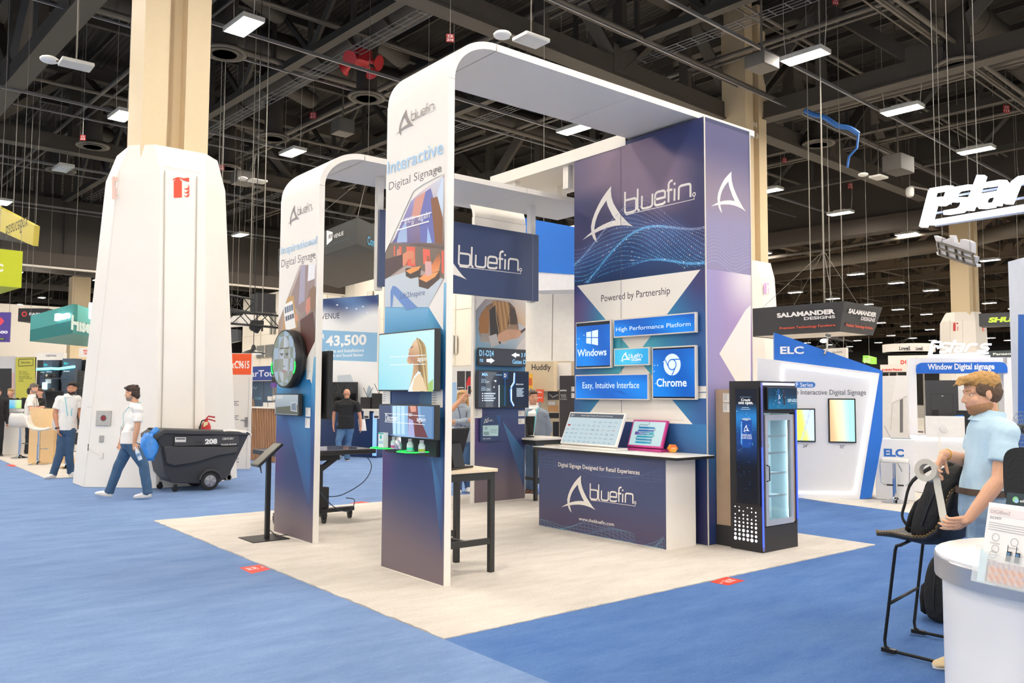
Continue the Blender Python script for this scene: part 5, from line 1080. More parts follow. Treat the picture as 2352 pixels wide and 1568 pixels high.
# chamfer face towards the viewer
P0 = Vector((COLX-1.36, COLY-.42, 0)); P1 = Vector((COLX-.42, COLY-1.36, 0)); Q0 = Vector((COLX-.99, COLY-.40, 5.6)); Q1 = Vector((COLX-.40, COLY-.99, 5.6))
u_ = (P1-P0).normalized(); mid0 = (P0+P1)/2; mid1 = (Q0+Q1)/2; fCh = Fr(P0, u_, mid1-mid0)
def on_face(name, a_, b_, th, mat, bevel=.004):
    (u0, v0), (u1, v1) = fCh.uv(*a_, .004), fCh.uv(*b_, .004); b = MB(); b.fbox(fCh, u0, v0, u1, v1, .001, th); return b.build(name, mat, tc_, bevel=bevel)
pl = on_face('metal_plate', (221, 977), (257, 943), .03, M('#b9b6b0', .45, .4, noise=.1, nscale=20)); u, v = fCh.uv(240, 960); b = MB(); b.disc(fCh, u, v, .055, n=.034, k=20); b.build('socket_rim', M('#6d6a68', .4, .6), pl); b = MB(); b.disc(fCh, u, v, .04, n=.037, k=20); b.build('socket', M('#8c2730', .5), pl)
on_face('outlet', (228, 1015), (239, 1000), .02, M('#a9a6a1', .5)); on_face('outlet', (228, 1053), (238, 1039), .02, M('#e9e6e0', .5)); on_face('cable_hole', (201, 1035), (204, 1019), .006, M('#22301f', .7))
b = MB(); b.path([fCh.P(*fCh.uv(x, y), .01) for x, y in ((204, 1027), (210, 1034), (220, 1040), (233, 1046))], .005, n=6); b.build('cable', M('#e6e2da', .5), tc_)
fF1 = Fr((COLX-1.36, COLY, 0), (0, -1, 0), (.37, 0, 5.6)); A = Art(fF1, .006, .001); extinguisher_mark(A, 264, 431, 13, 27, '#e9b0a0'); A.build('side_mark', tc_)
A = Art(fCh, .004, .001); A.st_([(275, 390), (193, 1116)], .008, '#dcd7ce'); A.st_([(200, 934), (212, 935)], .01, '#dcd7ce'); A.build('face_seams', tc_)
# wall extinguisher behind the cart
c = onY(473, 988, COLY-1.5); t = thing('fire_extinguisher', 'red fire extinguisher on the white column, top showing behind the grey cart', 'extinguisher', c)
b = MB(); b.lathe(c, [(.07, -.3), (.085, -.28), (.085, .06), (.06, .13), (.03, .16), (.03, .2)], 18); b.build('cylinder', M('#c22b30', .3), t, smooth=True, auto=.7); b = MB(); b.lathe(c+Vector((0, 0, -.14)), [(.086, 0), (.086, .14)], 18); b.build('label_band', M('#ddd8d2', .4), t, smooth=True, auto=.6)
b = MB(); b.path([c+Vector((0, 0, .2)), c+Vector((.03, -.02, .25)), c+Vector((.14, -.04, .23))], .014, n=6); b.path([c+Vector((0, 0, .2)), c+Vector((.06, -.02, .19)), c+Vector((.15, -.04, .16))], .012, n=6); b.build('handle', M('#b02a30', .4), t)
b = MB(); b.path([c+Vector((0, 0, .19)), c+Vector((-.08, -.02, .17)), c+Vector((-.13, -.04, .05)), c+Vector((-.12, -.05, -.15))], .014, n=8); b.build('hose', BLACK, t, smooth=True); b = MB(); b.prism(Ffront(c+Vector((-.06, -.12, .1))), [(-.03, -.04), (.05, .01), (.05, .06), (-.02, .05)], 0, .003); b.build('tag', M('#e6dcae', .6), t); b = MB(); b.box(c.x-.04, c.y+.06, c.z-.1, c.x+.04, COLY-1.26, c.z+.1); b.build('bracket', BLACK, t)
# tilt truck, long axis along X
PL = M('#3d3e42', .6, noise=.12, nscale=60, bump=.3, bscale=120); y0 = 9.55; yw = .78
def xz(x, y): p = onY(x, y, y0); return (p.x, p.z)
t = thing('tilt_cart', 'dark grey plastic tilt cart with stencilled number, parked against the white column', 'cart', (1.9, y0+.4, 0))
out = [xz(*q) for q in ((356, 1003), (376, 988), (566, 994), (572, 998), (530, 1092), (505, 1112), (400, 1110), (381, 1088), (372, 1040), (372, 1026))]
def sec(inset, dz=0): return out
b = MB(); mids = [(y0, .0), (y0+yw, .0)]
def profile_loft(mb, prof, ya, yb, taper_z):
    """sides lean inwards towards the bottom"""
    zt_ = max(p[1] for p in prof); zb_ = min(p[1] for p in prof); L = []
    for side, y in ((-1, ya), (1, yb)): L.append([Vector((x, y-side*taper_z*(1-(z-zb_)/(zt_-zb_)), z)) for x, z in prof])
    return mb.loft(L)
profile_loft(b, out, y0, y0+yw, .09); b.build('body', PL, t, bevel=.02)
b = MB(); rim = [xz(*q) for q in ((350, 1003), (376, 985), (568, 991), (575, 997), (566, 1000), (378, 996), (358, 1010))]; profile_loft(b, rim, y0-.035, y0+yw+.035, 0); b.build('rim', PL, t, bevel=.015)
fc_ = Fr((0, y0-.001, 0), (1, 0, 0), (0, .09/.9, 1.0)); fcv = Fr((0, y0-.012, 0), (1, 0, 0))
A = Art(Fr((0, y0-.02, 0), (1, 0, 0)), .001, .001)
A.pg([(374, 1026), (450, 1030), (545, 1026), (560, 1004), (384, 1000)], ['#3a3b3f']*5)
b = MB(); sw = [xz(*q) for q in ((374, 1024), (548, 1026), (545, 1040), (500, 1046), (450, 1062), (400, 1070), (382, 1064))]; b.prism(Fr((0, y0+.03, 0), (1, 0, 0)), sw, 0, .05); b.build('side_rib', PL, t, bevel=.02)
A = Art(Fr((0, y0-.024, 0), (1, 0, 0)), .001, .001); A.r((402, 1004), (427, 1015), '#dcdcda'); A.r((404, 1006), (425, 1009), '#55565a'); A.r((469, 1006), (500, 1021), '#55565a'); A.t('208', (471, 1020), (499, 1007), '#ededeb', bold=.05); A.t('CENTURY', (511, 1010), (537, 1004), '#d9d9d6', bold=.02); A.t('TRADE SHOW', (507, 1023), (544, 1018), '#d9d9d6', bold=.03); A.t('CTS', (448, 1019), (463, 1012), '#232428', bold=.03); A.build('stencil', t)
b = MB(); b.box(xz(400, 1003)[0], y0-.0228, xz(400, 1024)[1], xz(548, 1003)[0], y0-.001, xz(402, 1002)[1]); b.build('stencil_band', PL, t)
wc = xz(483, 1104); TY = M('#222224', .7); RIMM = M('#8f9094', .4, .5)
for y in (y0+.0, y0+yw-.09):
    b = MB(); b.lathe((wc[0], y, .155), [(.07, 0), (.15, .005), (.155, .02), (.155, .07), (.15, .085), (.07, .09)], 32, (0, 1, 0)); wo = b.build('wheel', TY, t, smooth=True, auto=.6)
    b = MB(); b.lathe((wc[0], y-.004, .155), [(.02, -.012), (.085, .0), (.1, .004), (.1, .02)], 24, (0, 1, 0)); b.build('hub', RIMM, wo, smooth=True, auto=.5)
    b = MB()
    for k in range(5): q = k*1.2566; b.beam((wc[0]+.03*math.cos(q), y-.014, .155+.03*math.sin(q)), (wc[0]+.09*math.cos(q), y-.008, .155+.09*math.sin(q)), .035, .012, (0, 1, 0))
    b.build('spokes', M('#a9aaae', .4, .5), wo)
b = MB(); b.tube((wc[0], y0+.05, .155), (wc[0], y0+yw-.05, .155), .02); b.build('axle', RIMM, t)
arch_ = MB(); arch_.prism(Fr((0, y0+.04, 0), (1, 0, 0)), [(wc[0]+r*math.cos(q), .155+r*math.sin(q)) for r, q in [(.2, .1+k*.24) for k in range(13)]]+[(wc[0]+.17*math.cos(q), .155+.17*math.sin(q)) for q in [3.0-k*.24 for k in range(13)]], 0, .06); arch_.build('wheel_arch', PL, t)
for (x, y) in ((407, 1112), (396, 1106)):
    p = xz(x, y)[0]; yy = y0+.1 if x > 400 else y0+yw-.12
    b = MB(); b.lathe((p, yy, .05), [(.02, 0), (.05, .004), (.05, .03), (.02, .034)], 18, (0, 1, 0)); b.box(p-.02, yy-.012, .05, p+.03, yy+.046, .12); b.build('caster', BLACK, t)
b = MB(); q = xz(532, 1085); b.box(q[0]-.02, y0+.2, q[1]-.15, q[0]+.06, y0+.5, q[1]+.22); b.tube((q[0]+.04, y0+.2, q[1]-.1), (q[0]+.04, y0+.5, q[1]-.1), .04); b.build('tow_bracket', M('#8d8a83', .5, .4, noise=.2, nscale=20), t)
rr = random.Random(8); b = MB(); P = xz(345, 1002); Qv = xz(338, 1068)
rings = []
for k in range(9):
    a_ = k/8; x = P[0]+(-.02*a_)+.0; z = P[1]+.05-(P[1]-Qv[1])*a_*.92; w_ = .06+.12*math.sin(min(1, a_*1.15)*2.6); rings.append([Vector((x+w_*math.cos(q)*(.85+rr.uniform(-.12, .12)), y0+.1+.13*math.sin(q)*(1+rr.uniform(-.15, .15))-.1*a_, z+rr.uniform(-.015, .015))) for q in [i*6.283/16 for i in range(16)]])
b.loft(rings); b.path([(P[0]+.02, y0+.05, P[1]+.02), (P[0]+.12, y0+.12, P[1]+.09), (P[0]+.22, y0+.2, P[1]+.04)], [.05, .06, .03], n=8); tag(b.build('plastic_bag', M('#3f8fe6', .25, noise=.2, nscale=9, bump=.6, bscale=14), smooth=True), 'bright blue plastic bag hanging off the left end of the grey cart', 'bag')
b = MB(); p = xz(353, 993); q = xz(398, 998); b.beam((p[0]-.02, y0+.25, p[1]+.06), (q[0], y0+.3, q[1]+.0), .03, .02); tag(b.build('black_stick', BLACK), 'thin black stick lying across the rim of the grey cart', 'stick')
b = MB(); P = [xz(x, y) for x, y in ((512, 991), (535, 991), (560, 993), (571, 996), (577, 1001))]; b.path([(x, y0-.02+.03*(i % 2), z+.015) for i, (x, z) in enumerate(P)], [.02, .028, .032, .034, .02], n=10, flat=.6); tag(b.build('white_rag', M('#e6e2dc', .9, bump=.5), smooth=True), 'white rag draped on the right rim of the grey cart', 'cloth')
# ---- stand at the far left
WOODC = M('#e6c593', .45, noise=.08, nscale=3)
f = FrPQ((64, 1063), (G(64, 1063)-CAM).dot(FW), (122, 1063), (G(122, 1063)-CAM).dot(FW)); fw_ = f
t = thing('wood_counter', 'pale plywood counter behind the man with turquoise lanyard', 'counter', G(93, 1063))
b = MB(); (u0, v0), (u1, v1) = f.uv(64, 1063), f.uv(126, 941); b.fbox(f, u0, v0+.001, u1, v1, -.6, 0); b.build('front', WOODC, t); b = MB(); b.fbox(f, u1, v0+.001, u1+.75, v0+.08, -.1, -.02); b.build('foot_rail', WOODC, t); b = MB(); b.fbox(f, u0, v1+.001, u1+.95, v1+.03, -.62, .0); b.fbox(f, u1+.86, v0+.001, u1+.95, v1, -.6, -.02); b.build('worktop', WOODC, t)
p = f.P((u0+u1)/2+.18, v1+.032, -.28); pos_display('black till screen on the plywood counter, between two men in white', p, math.radians(20), .46, .4)
f = FrPQ((2, 1044), (G(2, 1044)-CAM).dot(FW), (50, 1044), (G(50, 1044)-CAM).dot(FW)); t = thing('white_counter', 'white counter with worktop at the left edge, fair-haired man behind it', 'counter', G(26, 1044))
b = MB(); (u0, v0), (u1, v1) = f.uv(-30, 1044), f.uv(52, 945); b.fbox(f, u0, v0+.002, u1, v1, -.7, 0); b.build('body', WHITE2, t); b = MB(); b.fbox(f, u0-.05, v1+.001, u1+.05, v1+.06, -.75, .06); b.build('worktop', M('#f2f0ec', .3), t)
fl_ = Fr(f.P(0, 0, -.2), f.u, f.v); t = thing('laptop', 'laptop with a bright blue-green picture on the white counter at far left', 'laptop', fl_.P(*fl_.uv(35, 934)))
b = MB(); (a0, b0), (a1, b1) = fl_.uv(20, 935), fl_.uv(51, 917); b0 = v1+.062; b.fbox(fl_, a0, b0+.01, a1, b1, -.02, 0); b.build('lid', BLACK, t); b = MB(); b.fbox(fl_, a0, b0, a1, b0+.012, 0, .3) ; b.build('keyboard', M('#c9c9cb', .4), t)
A = Art(fl_, .001); A.g(a0+.012, b0+.02, a1-.012, b1-.012, 8, 5, lambda x, y: mix(mix(lin('#3fb0e0'), lin('#bfe67a'), sm(.3, .7, x)), lin('#e9f6f0'), y*.4)); A.build('display', t, SCREEN)
CHROME = M('#d9dbde', .08, 1.0, noise=.0)
def bar_stool(label, p, rz, hs, seatm, kind='shell', grp=None):
    t = thing('bar_stool', label, 'stool', (0, 0, 0), grp)
    b = MB()
    if kind == 'shell':
        R = []
        for k, (y, z, w) in enumerate(((-.22, .0, .17), (-.16, -.025, .2), (-.05, -.035, .215), (.08, -.02, .215), (.16, .03, .21), (.2, .12, .2), (.225, .22, .18), (.235, .28, .13))):
            R.append([Vector((x*w, y+(.012 if abs(x) > .9 else 0)*0, hs+z+.06*abs(x)**2.2*(.4 if y < .1 else .2))) for x in (-1, -.7, -.3, .3, .7, 1)]+[Vector((x*w, y+.02*(1 if k > 3 else 0), hs+z-.045+.05*abs(x)**2.2*.4)) for x in (1, .7, .3, -.3, -.7, -1)])
        b.loft(R); b.build('seat', seatm, t, smooth=True, bevel=.0)
    else:
        b.loft([[Vector((.2*math.copysign(abs(math.cos(q))**.5, math.cos(q))*s, .17*math.copysign(abs(math.sin(q))**.5, math.sin(q))*s, hs+z)) for q in [i*6.283/24 for i in range(24)]] for s, z in ((.9, -.045), (1, -.03), (1, .0), (.93, .015))]); b.build('seat', seatm, t, smooth=True, auto=.8)
        for s in (1, -1):
            pass
        b = MB(); b.path([(-.2, .0, hs-.01), (-.21, .02, hs-.1), (-.2, .02, hs-.36), (-.16, .02, hs-.4), (.16, .02, hs-.4), (.2, .02, hs-.36), (.21, .02, hs-.1), (.2, 0, hs-.01)], .009, n=8); b.build('foot_loop', CHROME, t, smooth=True); b = MB(); b.tube((-.12, .02, hs-.4), (.12, .02, hs-.4), .013); b.build('foot_grip', BLACK, t); b = MB(); b.path([(.04, -.03, hs-.05), (.1, -.04, hs-.18)], .006); b.build('lever', CHROME, t)
    b = MB(); b.tube((0, 0, .03), (0, 0, hs-.06), .028); b.tube((0, 0, .03), (0, 0, hs*.55), .036); b.build('stem', CHROME, t, smooth=True, auto=.6)
    b = MB(); b.lathe((0, 0, .0), [(.2, 0), (.2, .008), (.16, .02), (.06, .05), (.036, .08)], 28); b.build('base', CHROME, t, smooth=True, auto=.6)
    if kind == 'shell': b = MB(); b.path([(0, 0, hs*.42), (0, -.1, hs*.42), (.1, -.2, hs*.42), (-.1, -.2, hs*.42), (0, -.1, hs*.42)], .01); b.build('footrest', CHROME, t)
    t.location = p; t.rotation_euler = (0, 0, rz); return t
WS = M('#eeebe6', .35)
g_ = G(76, 1062); bar_stool('white shell bar stool in front of the plywood counter, nearest of its kind', (g_.x, g_.y-.6, 0), math.radians(-60)+math.pi*.0+2.2, .83, WS)
g_ = G(52, 1050); bar_stool('white shell bar stool between white counter and plywood counter', (g_.x-.1, g_.y-.2, 0), 2.6, .83, WS)
g_ = G(152, 1075); bar_stool('bar stool whose chrome foot shows behind the legs of the man with turquoise lanyard', (g_.x, g_.y, 0), 2.0, .83, WS)
# tall panels behind
f = FrPQ((0, 900), 26, (200, 900), 25.2)
slab('banner_stand', 'lime yellow banner with small words about screens, left of the glowing towers', 'banner', f, (34, 1022), (81, 820), .05, M('#2c2f30', .5), lambda A: (A.r((36, 821), (81, 928), '#c2bc48'), A.st_([(43, 825), (76, 824), (76, 839), (43, 841), (43, 825)], .02, '#4a4a22'), A.t('BalanceBox', (49, 834), (71, 830), '#4a4a22', bold=.02), *[A.t(w, (43, 856+i*5.2), (x, 850.5+i*5.2), '#6d6a2c') for i, (w, x) in enumerate((("We don't", 63), ('sell screens,', 68), ('we sell the', 68), ('magic behind', 73), ('them.', 55)))]))
f2 = FrPQ((0, 900), 27, (200, 900), 26.2)
slab('display_wall', 'grey backwall with black screen behind the lime banner', 'wall', f2, (-60, 1000), (34, 818), .1, M('#c9c6c6', .6), lambda A: (A.r((-30, 846), (27, 930), '#1d1d1e'), A.r((27, 856), (33, 900), '#c9a9a4')))
slab('display_wall', 'black-framed wall around the glowing grey towers', 'wall', Fr(f2.P(0, 0, -.4), f2.u), (79, 1000), (206, 826), .1, M('#262a2e', .6))
def tower(label, a, b_, top):
    return slab('display_tower', label, 'tower', f2, a, b_, .3, M('#4d5a6b', .5), top)
tower('slate grey tower with turquoise word, left of two', (92, 1000), (120, 827), lambda A: (A.t('Ecr', (101, 840), (110, 834), '#2fe0e6', bold=.04), A.t('screens', (93, 856), (102, 853), '#e6eaee', bold=.04), A.t('collaborate', (106, 855), (119, 851), '#e6eaee', bold=.04), A.r((105, 861), (118, 880), '#d9dee4'), A.r((92, 862), (103, 885), '#3a4760')))
tower('slate blue tower with turquoise word, right of two', (137, 1000), (172, 823), lambda A: (A.t('Ecr', (147, 837), (157, 831), '#2fe0e6', bold=.04), A.t('streams', (146, 854), (160, 850), '#e6eaee', bold=.04), A.r((140, 862), (160, 878), '#46586f')))
b = MB(); pts = [f2.P(*f2.uv(x, y), .05) for x, y in ((80, 848), (108, 847), (120, 846), (137, 847), (174, 842))]; b.path(pts, .04, n=6); tag(b.build('light_strip', M('#6fe8f2', .4, emit=2.5)), 'glowing turquoise strip across the slate towers at far left', 'light')
b = MB(); (u0, v0), (u1, v1) = f2.uv(101, 894), f2.uv(110, 878); b.fbox(f2, u0, v0, u1, v1, .02, .08); tag(b.build('glowing_box', M('#c9fbff', .4, emit=1.6)), 'small glowing white and turquoise box between heads at far left', 'light')
b = MB(); (u0, v0), (u1, v1) = f2.uv(180, 1020), f2.uv(199, 851); b.fbox(f2, u0, v0, u1, v1, .05, .15); tag(b.build('black_rack', M('#2b2d30', .5, wave=(6, 'Z', .4))), 'dark slatted rack just left of the white column', 'rack')
for i, x in enumerate((134, 143, 152)):
    c = f2.P(*f2.uv(x, 868), .5); tt = thing('speaker', 'small black speaker on the slate tower shelf', 'speaker', c, 'small black speakers on the slate tower'); b = MB(); b.box(c.x-.06, c.y-.06, c.z, c.x+.06, c.y+.06, c.z+.13); b.build('box', BLACK, tt, bevel=.01); b = MB(); b.lathe(c+Vector((-.0, -.06, .07)), [(.045, 0), (.03, .012)], 12, (-.3, -1, 0)); b.build('cone', M('#d9d6cc' if i == 0 else '#333333', .5), tt)
b = MB(); (u0, v0), (u1, v1) = f2.uv(130, 871), f2.uv(172, 868.5); b.fbox(f2, u0, v0, u1, v1, .3, .62); tag(b.build('wall_shelf', M('#3a4350', .5)), 'narrow grey shelf holding small speakers on the slate towers', 'shelf')
# signs hung over the far left stands
f = FrPQ((0, 500), 27, (79, 545), 24.5)
t = slab('hanging_sign', 'pale yellow slanted hanging sign with thin dark letters at the left edge', 'sign', f, None, None, .15, M('#c2b24e', .5), lambda A: A.t('BalanceBox', (14, 519), (63, 529), '#3a3620'), quad=[(-60, 504), (75, 564), (79, 518), (-60, 446)]); wires(t, [f.P(*f.uv(24, 492), -.07), f.P(*f.uv(76, 518), -.07)])
t = slab('hanging_sign', 'black hanging sign strip under the pale yellow one', 'sign', Fr(f.P(0, 0, -.5), f.u), None, None, .1, M('#26241f', .5), None, quad=[(-60, 540), (62, 560), (60, 556), (-60, 506)]); wires(t, [Fr(f.P(0, 0, -.5), f.u).P(*f.uv(20, 520), -.05)])
f = FrPQ((0, 610), 22, (55, 610), 22.4); c0 = f.P(*f.uv(52, 650)); t = thing('hanging_cube', 'lime green hanging box with the letter C at the left edge', 'sign', c0)
b = MB(); (u0, v0), (u1, v1) = f.uv(-80, 650), f.uv(52.5, 577); b.fbox(f, u0, v0, u1, v1, -2.2, 0); b.build('box', M('#b7c112', .5), t); A = Art(f); A.t('C', (-8, 623), (8, 606), '#e6e6da', bold=.06); A.build('lettering', t); wires(t, [f.P(*f.uv(50, 577), -.1), f.P(*f.uv(0, 575), -.1)])
f = FrPQ((0, 750), 30, (23, 750), 30); t = slab('hanging_sign', 'purple hanging banner ending in 600 at the left edge', 'sign', f, (-40, 785), (23, 717), .08, M('#4b3a8e', .5), lambda A: (A.t('1,600', (-16, 767), (18, 759), '#f4f2fa', bold=.05), A.px([(-6, 737), (2, 728), (10, 737), (2, 747)], '#e8455a'), A.r((-12, 776), (12, 781), '#20223a'), A.t('super', (-8, 780), (10, 777), '#c9e84a', bold=.03))); wires(t, [f.P(*f.uv(20, 717), -.04)])
f = FrPQ((41, 730), 40, (120, 730), 40); t = slab('hanging_sign', 'black hanging box sign with a red and blue emblem behind the teal one', 'sign', f, (41, 738), (110, 708), 1.0, M('#17171a', .5), lambda A: (A.mb.ring(A.fr, *A.fr.uv(56, 721), .07, .13, n=A.nx(), col=lin('#d9363a')), A.t('FABL', (67, 724), (96, 718), '#e6e6e8', bold=.05))); wires(t, [f.P(*f.uv(44, 708), -.5), f.P(*f.uv(98, 708), -.5)])
fA1 = FrPQ((70, 760), 36, (168, 728), 31); fA2 = FrPQ((168, 728), 31, (218, 729), 33.5)
t = thing('hanging_sign', 'teal hanging sign with glowing white word, partly behind the white column', 'sign', fA1.P(*fA1.uv(168, 735)))
z0 = D(168, 735, 31).z; z1 = D(168, 697, 31).z; zl = D(168, 764, 31).z
p1 = fA1.P(fA1.uv(70, 740)[0], 0); p2 = D(168, 735, 31); p3 = fA2.P(fA2.uv(300, 735)[0], 0)
b = MB(); 
for pa, pb in ((p1, p2), (p2, p3)):
    n_ = Vector((.2, .3, 0)); b.hexa([Vector((pa.x, pa.y, z0)), Vector((pb.x, pb.y, z0)), Vector((pb.x, pb.y, z0))+n_, Vector((pa.x, pa.y, z0))+n_, Vector((pa.x, pa.y, z1)), Vector((pb.x, pb.y, z1)), Vector((pb.x, pb.y, z1))+n_, Vector((pa.x, pa.y, z1))+n_])
b.build('band', M('#4fb0ab', .5), t)
b = MB(); b.hexa([Vector((p.x, p.y, zl-.02)) for p in (p1, p2, p3)]+[Vector((p1.x+6, p1.y+6, zl-.02))]+[Vector((p.x, p.y, z0-.001)) for p in (p1, p2, p3)]+[Vector((p1.x+6, p1.y+6, z0-.001))]); b.build('lower_panel', M('#167f7f', .5), t)
b = MB(); b.cur = lin('#e9fbfb'); b.tpx(fA1, 'Hisense', (125, 737), (155, 713), .12, bold=.06, depth=.1); b.build('glowing_lettering', M('#eafcff', .4, emit=1.7), t)
b = MB(); b.tpx(fA2, 'Hisense', (209, 732), (262, 712), .12, bold=.06, depth=.1); b.build('glowing_lettering', M('#eafcff', .4, emit=1.7), t)
b = MB(); b.cur = lin('#cfe6e4'); b.tpx(fA2, 'Hisense', (163, 757), (240, 743), .02, bold=.05); b.build('lettering', PRINT, t)
wires(t, [Vector((p2.x, p2.y, z1)), Vector((p1.x, p1.y, z1)), Vector((p3.x, p3.y, z1))])
f = FrPQ((82, 830), 44, (148, 830), 44); slab('hanging_sign', 'white sign with small dark letters above the slate towers', 'sign', f, (82, 828), (147, 810), .3, M('#e6e4e0', .5), lambda A: A.t('KEEWIN', (106, 819), (129, 814.5), '#3a4a63', bold=.02))
f = FrPQ((180, 830), 44, (206, 830), 44); slab('hanging_sign', 'white sign with three red letters beside the white column', 'sign', f, (181, 820), (240, 799), .3, M('#f2efec', .5), lambda A: A.t('TCL', (191, 814), (202, 803), '#e23b2e', bold=.04))
b = MB(); b.box(*(D(178, 800, 50)-Vector((.5, .5, 0)))[:2], 0, *(D(178, 800, 50)+Vector((.5, .5, 0)))[:2], 8.5); trim(b, BEIGE)
# ---- white stand wall with orange head and door
gA, gB = G(515, 1076), G(568, 1076); f = FrPQ((500, 1076), (gA-CAM).dot(FW), (568, 1076), (gB-CAM).dot(FW))
def art_door(A):
    A.mb.rect(A.fr, A.u0, A.fr.uv(540, 860)[1], A.u1, A.fr.uv(540, 812)[1], A.nx(), lin('#ef5a2a')); A.t('Booth No:C9615', (484, 846), (573, 828), '#fff4ee', bold=.03); A.t('MILESTONE', (490, 880), (535, 873), '#3a3a3e')
    for y, w in ((922, '2026'), (955, '2020')): A.t(w, (517, y+3), (526, y-1), '#55555a'); A.r((516, y+5), (529, y+5.8), '#d9604a')
    for y in (921, 954, 988, 1052): [A.r((533, y+k*4), (549-k % 2*4, y+1.6+k*4), '#77777c') for k in range(3)]
    A.st_([(573, 866), (566, 1075)], .012, '#c9c6c2')
t = slab('stand_wall', 'white stand wall with orange head lettered Booth No C9615 and a door handle', 'wall', f, (470, 1076.5), (578, 811), .12, WHITE2, art_door)
b = MB(); (u0, v0), (u1, v1) = f.uv(563, 980), f.uv(570, 958); b.fbox(f, u0, v0, u1, v1, .002, .02); b.fbox(f, u0-.09, v0+.13, u0+.03, v0+.155, .02, .05); b.build('door_handle', M('#8d8d90', .35, .7), t)
# ---- blue signed stand, slatted counter, white chairs
f = FrPQ((570, 880), 24, (640, 880), 22.8)
slab('stand_sign', 'dark blue sign with white letters behind the orange-headed wall', 'sign', f, (540, 874), (645, 839), .2, M('#24408f', .5), lambda A: A.t('ClearTouch', (548, 866), (650, 848), '#f0f2f8', bold=.01))
slab('video_wall', 'dark video wall under the dark blue sign', 'screen', Fr(f.P(0, 0, -.3), f.u), (540, 940), (645, 874), .1, M('#39495c', .2, noise=.3, nscale=2), lambda A: (A.g(A.u0, A.v0, A.u1, A.v1, 8, 5, lambda x, y: mix(lin('#3a4f68'), lin('#57708a'), x*y)), A.st_([(606, 875), (606, 936)], .03, '#20262e'), A.st_([(579, 893), (584, 888), (586, 893), (591, 888)], .02, '#8fb9c9'), A.t('Colla', (586, 917), (600, 911), '#7fc0d9'), A.px([(577, 936), (577, 920), (583, 914), (586, 936)], '#9a7a5f')))
t = thing('slat_counter', 'counter faced with vertical wooden slats behind the white chairs', 'counter', f.P(*f.uv(600, 990), 1.5)); fz = Fr(f.P(0, 0, 1.5), f.u); (u0, v0), (u1, v1) = fz.uv(560, 1020), fz.uv(650, 936); v0 = -fz.o.z+.0
b = MB(); b.fbox(fz, u0, v0, u1, v1-.03, -.5, -.03); b.build('core', M('#6d4a33', .6), t); b = MB()
k = u0
while k < u1: b.fbox(fz, k, v0, k+.045, v1-.03, -.03, 0); k += .08
b.build('slat_panel', M('#b98a66', .5, noise=.1), t); b = MB(); b.fbox(fz, u0, v1-.03, u1, v1, -.6, .06); b.build('worktop', WHITE2, t)
tt = thing('brochure_rack', 'white stepped leaflet rack on the slatted counter', 'rack', fz.P(*fz.uv(612, 932), -.3)); f3 = Fr(fz.P(0, 0, -.2), fz.u)
for i, (x, y) in enumerate(((604, 934), (616, 934), (626, 934), (604, 920), (616, 918), (627, 905))): (a0, b0), (a1, b1) = f3.uv(x, y), f3.uv(x+10, y-(10 if i < 5 else 28)); b = MB(); b.fbox(f3, a0, b0 if i > 2 else v1, a1, b1, -.25 if i < 3 else -.3, 0 if i < 3 else -.12); b.build('box', M('#e9e6e2' if i < 5 else '#4a4448', .5), tt)
slab('small_sign', 'purple small sign hanging beside the round screen', 'sign', Fr(f.P(0, 0, .8), f.u), (622, 889), (632, 879), .04, M('#6b3fa0', .5))
slab('wall_display', 'narrow black upright sign with pale marks left of the round screen', 'sign', Fr(f.P(0, 0, .9), f.u), (624, 878), (640, 830), .06, BLACK, lambda A: [A.r((627, 848+k*7), (634, 851+k*7), '#c9d2da') for k in range(3)])
def shell_chair(label, p, rz, grp=None):
    t = thing('shell_chair', label, 'chair', (0, 0, 0), grp); b = MB(); R = []
    for (y, z, w) in ((-.22, .44, .2), (-.1, .43, .225), (.06, .43, .23), (.16, .47, .23), (.21, .58, .22), (.24, .72, .2), (.25, .8, .15)): R.append([Vector((x*w, y, z+.04*abs(x)**2)) for x in (-1, -.6, 0, .6, 1)]+[Vector((x*w, y+.015, z-.02+.04*abs(x)**2)) for x in (1, .6, 0, -.6, -1)])
    b.loft(R); b.build('seat', M('#f1efec', .4), t, smooth=True)
    for sx in (-1, 1):
        for sy in (-1, 1): b = MB(); b.tube((sx*.12, sy*.1, .42), (sx*.2, sy*.2, 0), .011, n=8); b.build('leg', CHROME, t)
    t.location = p; t.rotation_euler = (0, 0, rz); return t
g0 = G(578, 1033); g1 = G(612, 1033); g2 = G(630, 1030)
c1 = shell_chair('white shell chair beside the orange-headed wall, left of three', (g0.x, g0.y+1.0, 0), .4); dup(c1, (g1.x, g1.y+.6, 0), 2.4, 'white shell chair in front of the slatted counter, middle of three'); dup(c1, (g2.x+.5, g2.y+1.2, 0), -1.0, 'white shell chair half hidden by the smaller tower, right of three')
